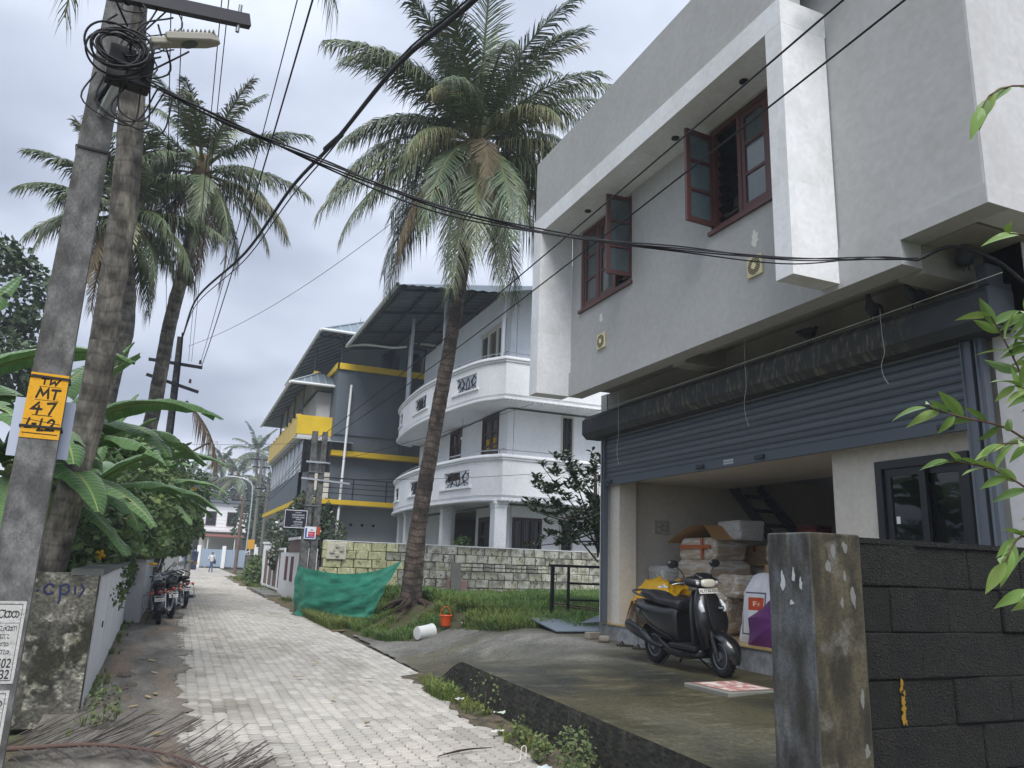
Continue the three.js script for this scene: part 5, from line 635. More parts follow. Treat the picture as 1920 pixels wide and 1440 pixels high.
shrub('roadside_plant', 'bright green plant growing by the lane beyond the gate', 'plant', [4.0, 0, -44], [[0, .7, 0, .6, .7, .8, 1400], [.2, .9, -1, .6, .6, .8, 1200]], .2, [[.1, .18, .05], [.14, .2, .06], [.07, .13, .04]], 491, null, { narrow: .25 });
// glossy tree beside the shop corner, its leaves in whorls at the branch ends
{
  const b = G('glossy_leaved_tree', 'small tree with big glossy leaves between the white house and the shop', 'tree', [9.0, .5, -15.6]), r = rng(501), T = new Tri();
  M('trunk', taper([[0, 0, 0], [-.1, 1.2, 0], [-.35, 2.0, .05], [-.4, 3.4, 0]], [.09, .075, .06, .03], 8, 12), std(0x5a5148, .95), b);
  for (let k = 0; k < 170; k++) { const h = 1.5 + r() * 1.9, a = r() * 6.283, R = .25 + r() * 1.1, s = V(-.3, h * .8, 0), e = V(-.75 + Math.cos(a) * R, 1.75 + (r() - .12) * 2.2, Math.sin(a) * R); const m = s.clone().lerp(e, .5); m.y -= .08; if (k < 34) M('branch', taper([s, m, e], [.022, .015, .007], 5, 8), std(0x4e463e, .95), b);
    for (let i = 0; i < 19; i++) { const aa = i * 2.4, d = V(Math.cos(aa), .15 + r() * .7, Math.sin(aa)).normalize(), q = e.clone().addScaledVector(e.clone().sub(s).normalize(), -.22 * r()), L = .12 + r() * .09, sd = d.clone().cross(UPV).normalize(), tip = q.clone().addScaledVector(d, L), mm = q.clone().addScaledVector(d, L * .6); mm.y += .012; const w = L * .24, kk = .7 + r() * .6, col = [[.035, .065, .028], [.045, .085, .03], [.06, .1, .035]][i % 3].map(v => v * kk); const A1 = mm.clone().addScaledVector(sd, w), B1 = mm.clone().addScaledVector(sd, -w); T.t(q, A1, mm, col); T.t(A1, tip, mm, col); T.t(q, mm, B1, col); T.t(mm, tip, B1, col); } }
  M('crown', T.g(), new THREE.MeshStandardMaterial({ vertexColors: true, roughness: .38, side: THREE.DoubleSide }), b, { kind: 'stuff' });
}
{ // potted creeper on the white house porch
  shrub('porch_plant', 'green creeper hanging by the porch of the white house', 'plant', [9.0, .7, -25.6], [[0, 1.2, 0, .35, .55, .35, 900], [-.15, .8, .1, .3, .4, .3, 500]], .1, [[.12, .2, .05], [.09, .16, .04]], 511, null, { r: .02 });
}
// grass
{
  const r = rng(601); const clump = (n, h, lean) => { const T = new Tri(); for (let k = 0; k < n; k++) { const a = r() * 6.283, R = r() * .07, x = Math.cos(a) * R, z = Math.sin(a) * R, hh = h * (.55 + r() * .6), la = r() * 6.283, l = lean * hh * (.3 + r()), w = .004 + r() * .004; const s = V(Math.cos(la + 1.57) * w, 0, Math.sin(la + 1.57) * w), p = V(x, -.02, z), m = V(x + Math.cos(la) * l * .35, hh * .6, z + Math.sin(la) * l * .35), e = V(x + Math.cos(la) * l, hh * (1 - lean * .25), z + Math.sin(la) * l); const g = .75 + r() * .5, c = [.085 * g, .17 * g, .03 * g], c2 = [.115 * g, .21 * g, .04 * g]; T.t(p.clone().sub(s), m.clone().sub(s), m.clone().add(s), c); T.t(p.clone().sub(s), m.clone().add(s), p.clone().add(s), c); T.t(m.clone().sub(s), e, m.clone().add(s), c2); } return T.g(); };
  const gm = new THREE.MeshPhysicalMaterial({ vertexColors: true, roughness: .9, transmission: .25, thickness: 0, side: THREE.DoubleSide });
  const field = (name, label, geo, list) => { const im = new THREE.InstancedMesh(geo, gm, list.length), m = new THREE.Matrix4(), q = new THREE.Quaternion(), c = new THREE.Color(); list.forEach(([x, y, z, s, t], i) => { q.setFromAxisAngle(UPV, r() * 6.283); m.compose(V(x, y, z), q, V(s, s * (.8 + r() * .4), s)); im.setMatrixAt(i, m); const k = .75 + r() * .5; im.setColorAt(i, c.setRGB(k * (1 + t), k, k * (1 - t * .5))); }); im.name = name; im.userData = { kind: 'stuff', label, category: 'grass' }; im.castShadow = im.receiveShadow = true; scene.add(im); };
  const L = []; for (let k = 0; k < 22000; k++) { const x = 3.75 + Math.pow(r(), 1.2) * 8.5, z = lerp(-12.2, -22.1, r()); if (x < 6.4 && z > zBack(x) - .06) continue; if (Math.hypot(x - 4.97, z + 17.6) < .55) continue; const d = fbm(x * .7, z * .7, 3, 0, 611); const dens = x < 4.9 ? .36 : 1.0; if (d < .34 || r() > dens) continue; if (x < 4.6 && z < -19 && r() < .6) continue; L.push([x, hLot(x, z), z, (x < 5.2 ? .6 : 1.05) * (.6 + d), d < .42 ? .3 : 0]); }
  field('lot_grass', 'long green grass covering the lot in front of the old wall', clump(16, .33, .7), L);
  const E = []; for (let k = 0; k < 2600; k++) { const z = lerp(-18.6, -60, Math.pow(r(), 1.6)), x = 3.55 + r() * .75; if (fbm(z * .8, x, 3, 0, 621) < .48) continue; if (z < -31 && z > -40 && r() < .7) continue; E.push([x, .02, z, .5 + r() * .5, .4]); }
  for (let k = 0; k < 700; k++) { const z = lerp(-18.4, -24, r()), x = lerp(3.45, 4.4, r()) + (-18.4 - z) * -.05; E.push([Math.max(3.4, x - .15 - (z + 18.4) * -.12), .03, z, .5 + r() * .6, .5]); }
  field('verge_grass', 'weedy grass along the right edge of the lane', clump(12, .26, .8), E);
  const K = []; for (let k = 0; k < 520; k++) { const z = lerp(-4.6, -10.9, r()); const d = fbm(z * 1.5, 4, 3, 0, 631); if (d < .5 && r() < .93) continue; const x = xEdge(z) - .02 - r() * r() * .3; K.push([x, .01, z, .22 + r() * .3, .5]); }
  for (let k = 0; k < 150; k++) { const a = r() * 6.283, q = Math.sqrt(r()) * .3; K.push([3.22 + Math.cos(a) * q * .5, .01, -9.6 + Math.sin(a) * q * 1.6, .45 + r() * .35, .3]); }
  for (let k = 0; k < 240; k++) { const z = lerp(-7.5, -20, Math.pow(r(), .8)); const xx = lerp(-.71, -.95, clamp((-z - 9) / 11)) + r() * r() * .25; if (fbm(z * 1.2, 9, 3, 0, 641) < .47) continue; K.push([xx, .02, z, .2 + r() * .35, .3]); }
  field('kerb_grass', 'small tufts of weeds along the kerb and the wall foot', clump(12, .24, .8), K);
  const wd = (label, x, z, h, n, s) => shrub('kerb_weed', label, 'weed', [x, .0, z], [[0, h * .62, 0, h * .42, h * .5, h * .5, n]], .035, [[.1, .15, .045], [.14, .17, .06]], s, 'weeds along the kerb', { r: .006, stems: 1, shell: .2 });
  wd('bushy green weed at the foot of the kerb nearest the camera', 3.02, -5.75, .34, 420, 651); wd('thin upright weed against the middle of the kerb', 3.22, -8.2, .42, 90, 661); wd('low straggly weed beside the kerb', 3.1, -7.0, .2, 120, 671); wd('small weed by the litter under the kerb', 2.98, -6.3, .2, 140, 681); wd('green weed behind the fallen frond at the wall foot', -.45, -8.4, .34, 260, 691);
}
// ------------------------------------------------------------------ white house with curved balconies
function offsetPath(pts, n, closed = false) { const c = new THREE.CatmullRomCurve3(pts.map(p => V(p[0], 0, p[1])), false, 'catmullrom', .5), o = []; for (let i = 0; i <= n; i++) { const t = i / n, p = c.getPoint(t), d = c.getTangent(t); o.push([p.x, p.z, -d.z, d.x]); } return o; }   // x, z, normal
function ribbon(path, a, b, y0, y1, i0 = 0, i1 = path.length - 1) {
  const P = (i, off, y) => V(path[i][0] + path[i][2] * off, y, path[i][1] + path[i][3] * off), T = []; const quad = (p, q, r, s) => T.push(p, q, r, p, r, s);
  for (let i = i0; i < i1; i++) { quad(P(i, a, y0), P(i + 1, a, y0), P(i + 1, a, y1), P(i, a, y1)); quad(P(i + 1, b, y0), P(i, b, y0), P(i, b, y1), P(i + 1, b, y1)); quad(P(i, a, y1), P(i + 1, a, y1), P(i + 1, b, y1), P(i, b, y1)); quad(P(i, b, y0), P(i + 1, b, y0), P(i + 1, a, y0), P(i, a, y0)); }
  quad(P(i0, b, y0), P(i0, a, y0), P(i0, a, y1), P(i0, b, y1)); quad(P(i1, a, y0), P(i1, b, y0), P(i1, b, y1), P(i1, a, y1));
  const g = new THREE.BufferGeometry(); g.setAttribute('position', new THREE.Float32BufferAttribute(T.flatMap(v => [v.x, v.y, v.z]), 3)); g.computeVertexNormals(); return uvm(g);
}
{
  const b = G('white_house', 'white three-storey house with curved balconies behind the old block wall', 'house');
  const curve = offsetPath([[9.5, -23.5], [8.85, -24.9], [8.4, -28.5], [8.45, -32], [8.9, -35.3], [9.8, -36.2]], 64), side = [[16, -23.52, 0, 1], [12, -23.51, 0, 1], [9.52, -23.5, 0, 1]];
  for (const p of curve) { const m = Math.hypot(p[2], p[3]); p[2] /= m; p[3] /= m; if (p[2] > 0) { p[2] *= -1; p[3] *= -1; } }
  curve[0][2] = -.72; curve[0][3] = .69; side[2][2] = -.72; side[2][3] = .69; side[2][0] = 9.5;
  const floorPoly = y => { const s = new THREE.Shape([...side.map(p => new THREE.Vector2(p[0], -p[1])), ...curve.map(p => new THREE.Vector2(p[0], -p[1])), new THREE.Vector2(16, 36.2)]); const g = new THREE.ExtrudeGeometry(s, { depth: .14, bevelEnabled: false }); g.rotateX(-Math.PI / 2); g.translate(0, y, 0); return uvm(g); };
  const zi = z => { let k = 0; curve.forEach((p, i) => { if (Math.abs(p[1] - z) < Math.abs(curve[k][1] - z)) k = i; }); return k; };
  const H = mats.houseWhite;
  [[3.66, 4.98, 5.17, [[-24.9, -26.9], [-29.1, -30.8], [-33.4, -34.3]]], [7.06, 8.34, 8.53, [[-24.7, -26.3], [-29.2, -30.9], [-33.6, -34.4]]]].forEach(([y0, y1, y2, ops], L) => {
    M('balcony_slab', floorPoly(y0 + .02), H, b);
    const sp = M('parapet', ribbon(side, 0, -.16, y0, y1), H, b), segs = []; let last = 0;
    const oy0 = y0 + .52, oy1 = y0 + 1.06; for (const [za, zb] of ops) { const i0 = zi(za), i1 = Math.max(zi(zb), i0 + 2); segs.push(ribbon(curve, 0, -.16, y0, y1, last, i0), ribbon(curve, 0, -.16, y0, oy0, i0, i1), ribbon(curve, 0, -.16, oy1, y1, i0, i1)); last = i1; }
    segs.push(ribbon(curve, 0, -.16, y0, y1, last)); const cp = M('parapet', merge(segs), H, b);
    for (const [za, zb] of ops) { const i0 = zi(za), i1 = Math.max(zi(zb), i0 + 2), A0 = curve[i0], A1 = curve[i1]; const a = V(A0[0] - A0[2] * .08, 0, A0[1] - A0[3] * .08), e = V(A1[0] - A1[2] * .08, 0, A1[1] - A1[3] * .08); const W = a.distanceTo(e), gs = [], hh = oy1 - oy0, q = (u, v) => a.clone().lerp(e, u).setY(oy0 + v * hh);
      const line = (p, r = .02) => gs.push(tube(p.map(([u, v]) => q(u, v)), r, 14, 4)); line([[0, .5], [.2, .85], [.34, .6], [.22, .35], [.1, .5]]); line([[1, .5], [.8, .85], [.66, .6], [.78, .35], [.9, .5]]); line([[.5, 0], [.42, .5], [.5, .95]]); line([[.5, 0], [.58, .5], [.5, .95]]); line([[0, 0], [.25, .3], [.5, .1], [.75, .3], [1, 0]]); line([[.2, 0], [.3, .5], [.2, 1]]); line([[.8, 0], [.7, .5], [.8, 1]]); line([[0, 1], [.12, .7], [0, .4]]); line([[1, 1], [.88, .7], [1, .4]]);
      M('grille', merge(gs), mats.black, b); M('grille_sill', ribbon(curve, .06, 0, oy0 - .09, oy0 - .02, Math.max(0, i0 - 1), Math.min(64, i1 + 1)), H, b); }
    for (const [p, nm] of [[side, 'cornice'], [curve, 'cornice']]) { M(nm, ribbon(p, .05, -.2, y1 + .001, y1 + .08), H, b); M(nm, ribbon(p, .1, -.22, y1 + .081, y1 + .13), H, b); M(nm, ribbon(p, .06, -.2, y1 + .131, y2), H, b); }
    M('scalloped_trim', ribbon(side, .05, .002, y0 - .02, y0 + .07), H, b); M('scalloped_trim', ribbon(curve, .05, .002, y0 - .02, y0 + .07), H, b);
    const sc = []; const put = (x, z) => sc.push(flat(new THREE.SphereGeometry(.075, 6, 4, 0, 6.3, 1.4, 1.5).translate(x, y0 - .01, z))); for (let i = 0; i < 64; i++) { for (const f of [0, .5]) put(lerp(curve[i][0], curve[i + 1][0], f) + curve[i][2] * .02, lerp(curve[i][1], curve[i + 1][1], f) + curve[i][3] * .02); } for (let x = 9.6; x < 14; x += .16) put(x, -23.48); M('scallops', merge(sc), H, b, { kind: 'stuff' });
    const rail = [...side.slice(1), ...curve].map(p => V(p[0] - p[2] * .08, y2 + .15, p[1] - p[3] * .08)); M('hand_rail', tube(rail, .022, 140, 5), mats.chrome, b); for (let i = 2; i < 64; i += 8) M('rail_post', cyl([curve[i][0] - curve[i][2] * .08, y2, curve[i][1] - curve[i][3] * .08], [curve[i][0] - curve[i][2] * .08, y2 + .15, curve[i][1] - curve[i][3] * .08], .014, .014, 5), mats.chrome, b);
  });
  // walls with real openings
  const opening = { 0: [[-27.35, -25.95, .9, 3.25], [-30.9, -27.75, .9, 3.6]], 1: [[-27.4, -25.75, 4.9, 7.0], [-31.3, -29.9, 4.9, 7.0]], 2: [[-27.9, -25.4, 8.7, 10.4]] };
  M('road_wall', uvm(faceX(rectZ(-24.9, -36.1, .4, 3.6), opening[0].map(o => rectZ(...o)), .22, 10.2)), H, b);
  M('road_wall', uvm(faceX(rectZ(-24.9, -36.1, 3.81, 7.0), opening[1].map(o => rectZ(...o)), .22, 10.2)), H, b);
  const blueish = plaster([226, 231, 238], [204, 210, 218], .5, 2.5, 351, .5);
  M('upper_storey_wall', uvm(faceX(rectZ(-24.9, -36.1, 7.22, 11.6), opening[2].map(o => rectZ(...o)), .22, 10.2)), blueish, b);
  const sideHoles = [[12.38, 12.8, .9, 3.2], [12.36, 12.75, 4.7, 6.9]];
  for (const [y0, y1, hs, m] of [[.4, 3.6, [sideHoles[0]], H], [3.81, 7.0, [sideHoles[1]], H], [7.22, 11.6, [], blueish]]) { const g = ext([[10.44, y0], [16, y0], [16, y1], [10.44, y1]], .22, 0, hs.map(([a, c, d, e]) => [[a, d], [c, d], [c, e], [a, e]])); g.translate(0, 0, -25.12); M('side_wall', uvm(g), m, b); }
  M('back_room', [span(14.9, 15, .4, 11.6, -25.3, -36), span(10.5, 16, 3.6, 3.7, -25.2, -36), span(10.5, 16, 11.5, 11.6, -25.2, -36), span(10.45, 16, .4, 11.6, -36.2, -36.1)], mats.interior, b);
  M('porch_floor', uvm(span(8.6, 10.2, .3, .8, -23.6, -35.6)), mats.slabGrey, b);
  const doorLeaf = (z0, z1, y0, y1, n, X = 10.24) => { const d = M('door', [span(X - .08, X + .08, y0, y1, z0, z0 + .09), span(X - .08, X + .08, y0, y1, z1 - .09, z1), span(X - .08, X + .08, y1 - .09, y1, z0 + .09, z1 - .09)], mats.wood, b); const W = (z1 - z0 - .18) / n; for (let k = 0; k < n; k++) { const a = z0 + .09 + k * W + .02, c = a + W - .04; const ps = [span(X - .03, X + .03, y0, y1 - .1, a, a + .08), span(X - .03, X + .03, y0, y1 - .1, c - .08, c)]; for (let j = 0; j <= 4; j++) { const yy = lerp(y0, y1 - .17, j / 4); ps.push(span(X - .03, X + .03, yy, yy + .07, a + .08, c - .08)); } for (let j = 0; j < 10; j++) ps.push(span(X - .02, X + .02, y0 + .1 + j * .08, y0 + .15 + j * .08, a + .08, c - .08)); const lf = M('shutter_leaf', merge(ps), mats.wood, d); M('pane', span(X - .005, X + .005, y0, y1 - .1, a + .08, c - .08), mats.glassDark, lf); } };
  doorLeaf(-27.4, -25.75, 4.9, 7.0, 2); doorLeaf(-31.3, -29.9, 4.9, 7.0, 2); doorLeaf(-27.35, -25.95, .9, 3.25, 1);
  { const w = M('window', [span(10.12, 10.3, 8.62, 8.7, -27.95, -25.35), span(10.12, 10.3, 10.4, 10.5, -27.95, -25.35)], mats.cream, b); for (const [a, c, l] of [[-27.9, -27.1, 0], [-27.1, -26.2, 1], [-26.2, -25.4, 0]]) { M('sash', [span(10.16, 10.26, 8.7, 10.4, a, a + .1), span(10.16, 10.26, 8.7, 10.4, c - .1, c), span(10.16, 10.26, 8.7, 8.8, a + .1, c - .1), span(10.16, 10.26, 10.3, 10.4, a + .1, c - .1)], mats.cream, w); if (l) for (let k = 0; k < 16; k++) M('slat', bx(.09, .012, .7, 10.21, 8.86 + k * .09, (a + c) / 2, 0, 0, .6), mats.cream, w); else M('pane', span(10.2, 10.21, 8.8, 10.3, a + .1, c - .1), mats.glass, w); } }
  for (const [x0, x1, y0, y1] of sideHoles) { const w = M('window', [span(x0 - .06, x0, y0 - .06, y1 + .06, -24.95, -24.86), span(x1, x1 + .06, y0 - .06, y1 + .06, -24.95, -24.86), span(x0, x1, y1, y1 + .06, -24.95, -24.86), span(x0, x1, y0 - .06, y0, -24.95, -24.86)], mats.cream, b); M('pane', span(x0, x1, y0, y1, -25.0, -24.99), mats.glassDark, w); M('bars', [1, 2, 3].map(k => span(lerp(x0, x1, k / 4) - .012, lerp(x0, x1, k / 4) + .012, y0, y1, -24.96, -24.94)).concat([1, 2, 3, 4].map(k => span(x0, x1, lerp(y0, y1, k / 5) - .012, lerp(y0, y1, k / 5) + .012, -24.935, -24.92))), mats.black, w); }
  { const w = M('window', [span(10.5, 11.6, .9, .98, -24.9, -24.82), span(10.5, 11.6, 3.1, 3.2, -24.9, -24.82), ...[0, 1, 2, 3].map(k => span(10.5 + k * .34, 10.58 + k * .34, .98, 3.1, -24.9, -24.82))], mats.wood, b); M('pane', span(10.5, 11.6, .9, 3.2, -24.895, -24.89), mats.glassDark, w); M('bars', [...Array(9)].map((_, k) => span(10.55 + k * .12, 10.565 + k * .12, 1.0, 3.1, -24.82, -24.8)), mats.black, w); }
  const column = (x, z, s) => { const c = M('column', uvm(bx(s, 2.86, s, x, 2.2, z)), H, b); M('capital', [bx(s + .1, .12, s + .1, x, 3.58, z), bx(s + .05, .08, s + .05, x, 3.46, z)], H, c); };
  column(9.55, -23.85, .42); column(8.95, -27.6, .34); column(9.5, -28.6, .24); column(8.9, -32.6, .3); column(9.3, -35.2, .3);
  for (const [x, z, y] of [[9.5, -27.8, 6.5], [9.2, -31.6, 6.4]]) { M('hanging_bulb', [flat(new THREE.SphereGeometry(.06, 10, 8).translate(x, y - .25, z))], std(0xf2f0e8, .3), b); M('bulb_flex', cyl([x, 7.06, z], [x, y - .2, z], .008, .008, 4), mats.black, b); }
  // steel canopy over the roof terrace
  const rx0 = 6.6, rx1 = 13, ry0 = 12.1, ry1 = 13.1, dropY = z => z > -28 ? (z + 28) / 5 * 1.55 : 0, c = M('canopy_roof', grid(120, 1, (u, v) => { const z = lerp(-23, -38, u); return V(lerp(rx0 + Math.max(0, z + 28) * .45, rx1, v), lerp(ry0, ry1, v) - dropY(z) + Math.sin(u * 120 * Math.PI / 2) * .025, z); }), std(0x59646c, .55, { metalness: .2, side: THREE.DoubleSide }), b);
  for (let k = 0; k < 6; k++) M('purlin', bar([lerp(rx0, rx1, (k + .3) / 6), lerp(ry0, ry1, (k + .3) / 6) - .1, -28], [lerp(rx0, rx1, (k + .3) / 6), lerp(ry0, ry1, (k + .3) / 6) - .1, -37.9], .06, .1), std(0x3a444b, .6), c);
  for (let k = 0; k < 4; k++) M('rafter', bar([rx0 + .1, ry0 - .17, -28.2 - k * 3.2], [rx1, ry1 - .2, -28.2 - k * 3.2], .08, .12), std(0x3a444b, .6), c);
  M('gutter', tube([[rx0, ry0, -28], [rx0, ry0 - .02, -38]], .09, 4, 8), mats.pvc, c); M('downpipe', tube([[rx0 + .05, ry0 - .05, -37.8], [7.2, 11.9, -36.6], [8.3, 11.5, -35], [8.7, 11.4, -34.2]], .055, 16, 8), mats.pvc, c);
  for (const [x, z] of [[8.55, -32.6], [8.6, -27.9], [9.45, -23.8], [9.2, -35.4]]) M('canopy_post', cyl([x, 8.4, z], [x, lerp(ry0, ry1, (x - rx0) / (rx1 - rx0)) - dropY(z) - .1, z], .07, .07, 10), mats.galv, b);
}
// ------------------------------------------------------------------ dark grey and yellow building
{
  const b = G('grey_yellow_building', 'dark grey building with yellow bands and blue-grey sheet roofs', 'building'), D = mats.darkGrey, Y = mats.yellow;
  const z0 = -38;
  M('main_block', uvm(span(6.3, 15, 4.25, 11.0, z0, -54)), D, b);
  M('ground_floor', uvm(span(6.55, 15, 0, 4.2, z0 + .1, -54)), mats.corrugated, b);
  for (let k = 0; k < 22; k++) M('wall_rib', span(6.6, 12, .55 + k * .16, .575 + k * .16, z0 + .1, z0 + .125), mats.corrugated, b);
  M('top_band', [uvm(span(6.2, 15, 10.85, 11.16, z0 + .001, z0 + .12)), uvm(span(6.18, 6.299, 10.85, 11.16, z0 + .12, -54))], Y, b);
  M('terrace_front', [uvm(span(5.45, 6.299, 10.1, 10.84, z0 - 2.2, z0 - 2.0)), uvm(span(5.45, 5.6, 10.1, 10.84, z0 - 2.2, -54))], mats.wallLight, b);
  M('terrace_band', uvm(span(5.4, 5.62, 10.85, 11.1, z0 - 2.1, -54)), Y, b);
  M('mid_band', uvm(span(6.2, 15, 6.45, 6.7, z0 + .001, z0 + .5)), Y, b); M('ledge', uvm(span(6.3, 15, 7.55, 7.62, z0 + .001, z0 + .08)), D, b);
  M('lower_slab', uvm(span(4.9, 15, 4.0, 4.22, z0 + 1.5, -54)), mats.wallLight, b); M('lower_band', [uvm(span(4.85, 15, 4.03, 4.25, z0 + 1.501, z0 + 1.6)), uvm(span(4.8, 4.899, 4.03, 4.25, z0 + 1.6, -54))], Y, b);
  const rl = M('terrace_railing', [bar([5.6, 5.25, z0 + 1.45], [13, 5.25, z0 + 1.45], .05), ...[4.55, 4.8, 5.02].map(y => bar([5.6, y, z0 + 1.45], [13, y, z0 + 1.45], .035))], mats.blackIron, b); for (const x of [5.6, 7.2, 8.8, 10.4]) M('railing_post', bar([x, 4.22, z0 + 1.45], [x, 5.25, z0 + 1.45], .05), mats.blackIron, rl);
  // road side: parapets, screens, balcony
  M('road_parapet', [uvm(span(4.9, 5.05, 4.26, 5.6, z0 - .4, -52)), uvm(span(4.9, 6.299, 4.26, 5.6, z0 - .55, z0 - .4))], D, b);
  M('road_wall', uvm(span(5.6, 6.29, 4.26, 9.9, z0 - 1.6, -52)), mats.wallLight, b);
  M('curtain_wall', uvm(span(5.4, 6.25, 4.3, 5.6, z0 + .3, z0 + .05)), mats.cream, b);
  for (let k = 0; k < 9; k++) { const z = z0 - .6 - k * 1.5; M('screen_panel', span(4.97, 4.99, 5.62, 7.2, z, z - 1.3), phy(0x8f989e, .3, { transmission: .35, thickness: 0 }), b); M('screen_post', span(4.93, 5.01, 5.6, 7.4, z - 1.35, z - 1.44), mats.galv, b); M('screen_bar', bar([4.9, 5.6, z], [4.9, 7.3, z - 1.4], .03), mats.galv, b); }
  M('balcony_parapet', [uvm(span(4.6, 4.75, 7.4, 8.35, z0 - .8, -52))], mats.yellowPale, b); M('balcony_parapet', [uvm(span(4.6, 6.29, 7.5, 8.45, z0 - .79, z0 - .6))], Y, b); for (let k = 0; k < 9; k++) M('parapet_stub', uvm(span(4.58, 4.8, 8.36, 8.55, z0 - 1 - k * 1.5, z0 - 1.3 - k * 1.5)), mats.yellowPale, b);
  M('balcony_floor', uvm(span(4.65, 6.29, 7.3, 7.49, z0 - .62, -52)), mats.wallLight, b);
  M('awning', grid(40, 1, (u, v) => V(lerp(4.4, 7.2, u), lerp(7.05, 7.3, v) + Math.sin(u * 120) * .02, lerp(z0 + .8, z0 - .5, v))), std(0x8e9aa2, .5, { metalness: .2, side: THREE.DoubleSide }), b);
  const roofM = std(0x76848e, .5, { metalness: .25, side: THREE.DoubleSide });
  const hip = (name, x0, x1, za, zb, y, rise, rib) => { const xm = (x0 + x1) / 2, dz = (x1 - x0) / 2 * .9; const P = [V(x0, y, za), V(x1, y, za), V(x1, y, zb), V(x0, y, zb), V(xm, y + rise, za - dz), V(xm, y + rise, zb + dz)]; const T = new Tri(); const c = [1, 1, 1]; T.t(P[0], P[1], P[4], c); T.t(P[1], P[2], P[5], c); T.t(P[1], P[5], P[4], c); T.t(P[2], P[3], P[5], c); T.t(P[3], P[0], P[4], c); T.t(P[3], P[4], P[5], c); const m = M(name, T.g(), roofM, b);
    for (let k = 1; k < rib; k++) { const t = k / rib, p = P[0].clone().lerp(P[1], t), q = t < .5 ? P[0].clone().lerp(P[4], t * 2) : P[1].clone().lerp(P[4], (1 - t) * 2); p.y += .02; q.y += .02; M('roof_rib', bar(p, q, .05, .035), std(0x9aa6ae, .45, { metalness: .3 }), m); }
    for (let k = 1; k < rib; k++) { const t = k / rib, p = P[0].clone().lerp(P[3], t), s = clamp(Math.min(t, 1 - t) * (za - zb) / dz), q = p.clone().lerp(V(xm, y + rise, p.z), Math.min(1, s)); M('roof_rib', bar(p.clone().add(V(0, -.03, 0)), q.add(V(0, -.03, 0)), .05, .05), std(0x47525a, .6), m); }
    M('eave_gutter', [cyl(P[0], P[1], .08, .08, 8), cyl(P[0], P[3], .08, .08, 8), cyl(P[1], P[2], .06, .06, 8)], mats.pvc, m); M('ridge_cap', bar(P[0].clone().add(V(0, .03, 0)), P[4].clone().add(V(0, .03, 0)), .16, .05), std(0x9aa6ae, .45), m); return m; };
  hip('terrace_roof', 5.2, 11.4, z0 + .3, -52, 12.7, 1.7, 12); hip('awning_roof', 4.1, 7.3, z0 - .8, -54, 10.1, .95, 9);
  for (const [x, z] of [[5.6, -41.5], [6.5, -38.6], [9.2, -38.6], [10.9, -38.6], [5.6, -50], [9.2, -50]]) M('roof_post', cyl([x, 11, z], [x, 12.75, z], .06, .06, 8), std(0x2f343c, .6), b);
  for (const z of [-39.6, -43, -46, -49]) M('roof_post', cyl([4.9, 8.3, z], [4.9, 10.15, z], .05, .05, 8), std(0x2f343c, .6), b);
  M('roof_truss', [bar([5.3, 12.6, -38.6], [11.3, 12.6, -38.6], .07), bar([5.3, 12.6, -50], [11.3, 12.6, -50], .07)], std(0x2f343c, .6), b);
  const tank = (x) => { const prof = [[0, 0], [.5, 0]]; for (let k = 0; k < 7; k++) prof.push([.52, .06 + k * .17], [.49, .12 + k * .17]); prof.push([.48, 1.25], [.2, 1.42], [.18, 1.5], [0, 1.5]); const t = M('water_tank', lathe(prof, 20), std(0x1c2024, .6), b); t.position.set(x, 11.02, -39.4); }; tank(9.2); tank(10.6);
  M('rain_pipe', cyl([6.95, 10.05, z0 + .2], [6.5, 1.5, z0 + 1.9], .06, .06, 10), mats.pvc, b); M('wall_pipe', [9.6, 9.75, 9.9].map(x => cyl([x, 1, z0 + .06], [x, 10.8, z0 + .06], .03, .03, 6)), std(0x4e575e, .6), b);
  M('passage_wall', [uvm(span(5.2, 6.5, 0, 3.29, -46, -46.2)), uvm(span(5.2, 5.35, 0, 3.29, z0 - 1, -46))], mats.darkGrey, b); M('front_block', uvm(span(5.2, 6.549, 3.3, 3.999, z0 + .3, -50)), mats.wallLight, b);
  M('vent_pipe', tube([[6.0, .4, z0 + .6], [6.0, 3.0, z0 + .6], [5.95, 3.15, z0 + .6], [5.75, 3.15, z0 + .6]], .07, 16, 8), mats.pvc, b);
  for (const x of [7.5, 8.05, 8.6]) M('painted_vent_hole', cyl([x, 3.2, z0 + .12], [x, 3.2, z0 + .13], .07, .07, 12), mats.paintedVoid, b);  // solid discs coloured dark to paint the shade of holes
  for (const x of [8.9, 9.5]) M('small_window', [span(x, x + .22, 1.75, 2.3, z0 + .13, z0 + .15)], std(0x2a3a34, .3), b);
  M('antenna', cyl([8.3, 14.3, -44], [8.3, 15.6, -44], .03, .01, 5), mats.blackIron, b);
}
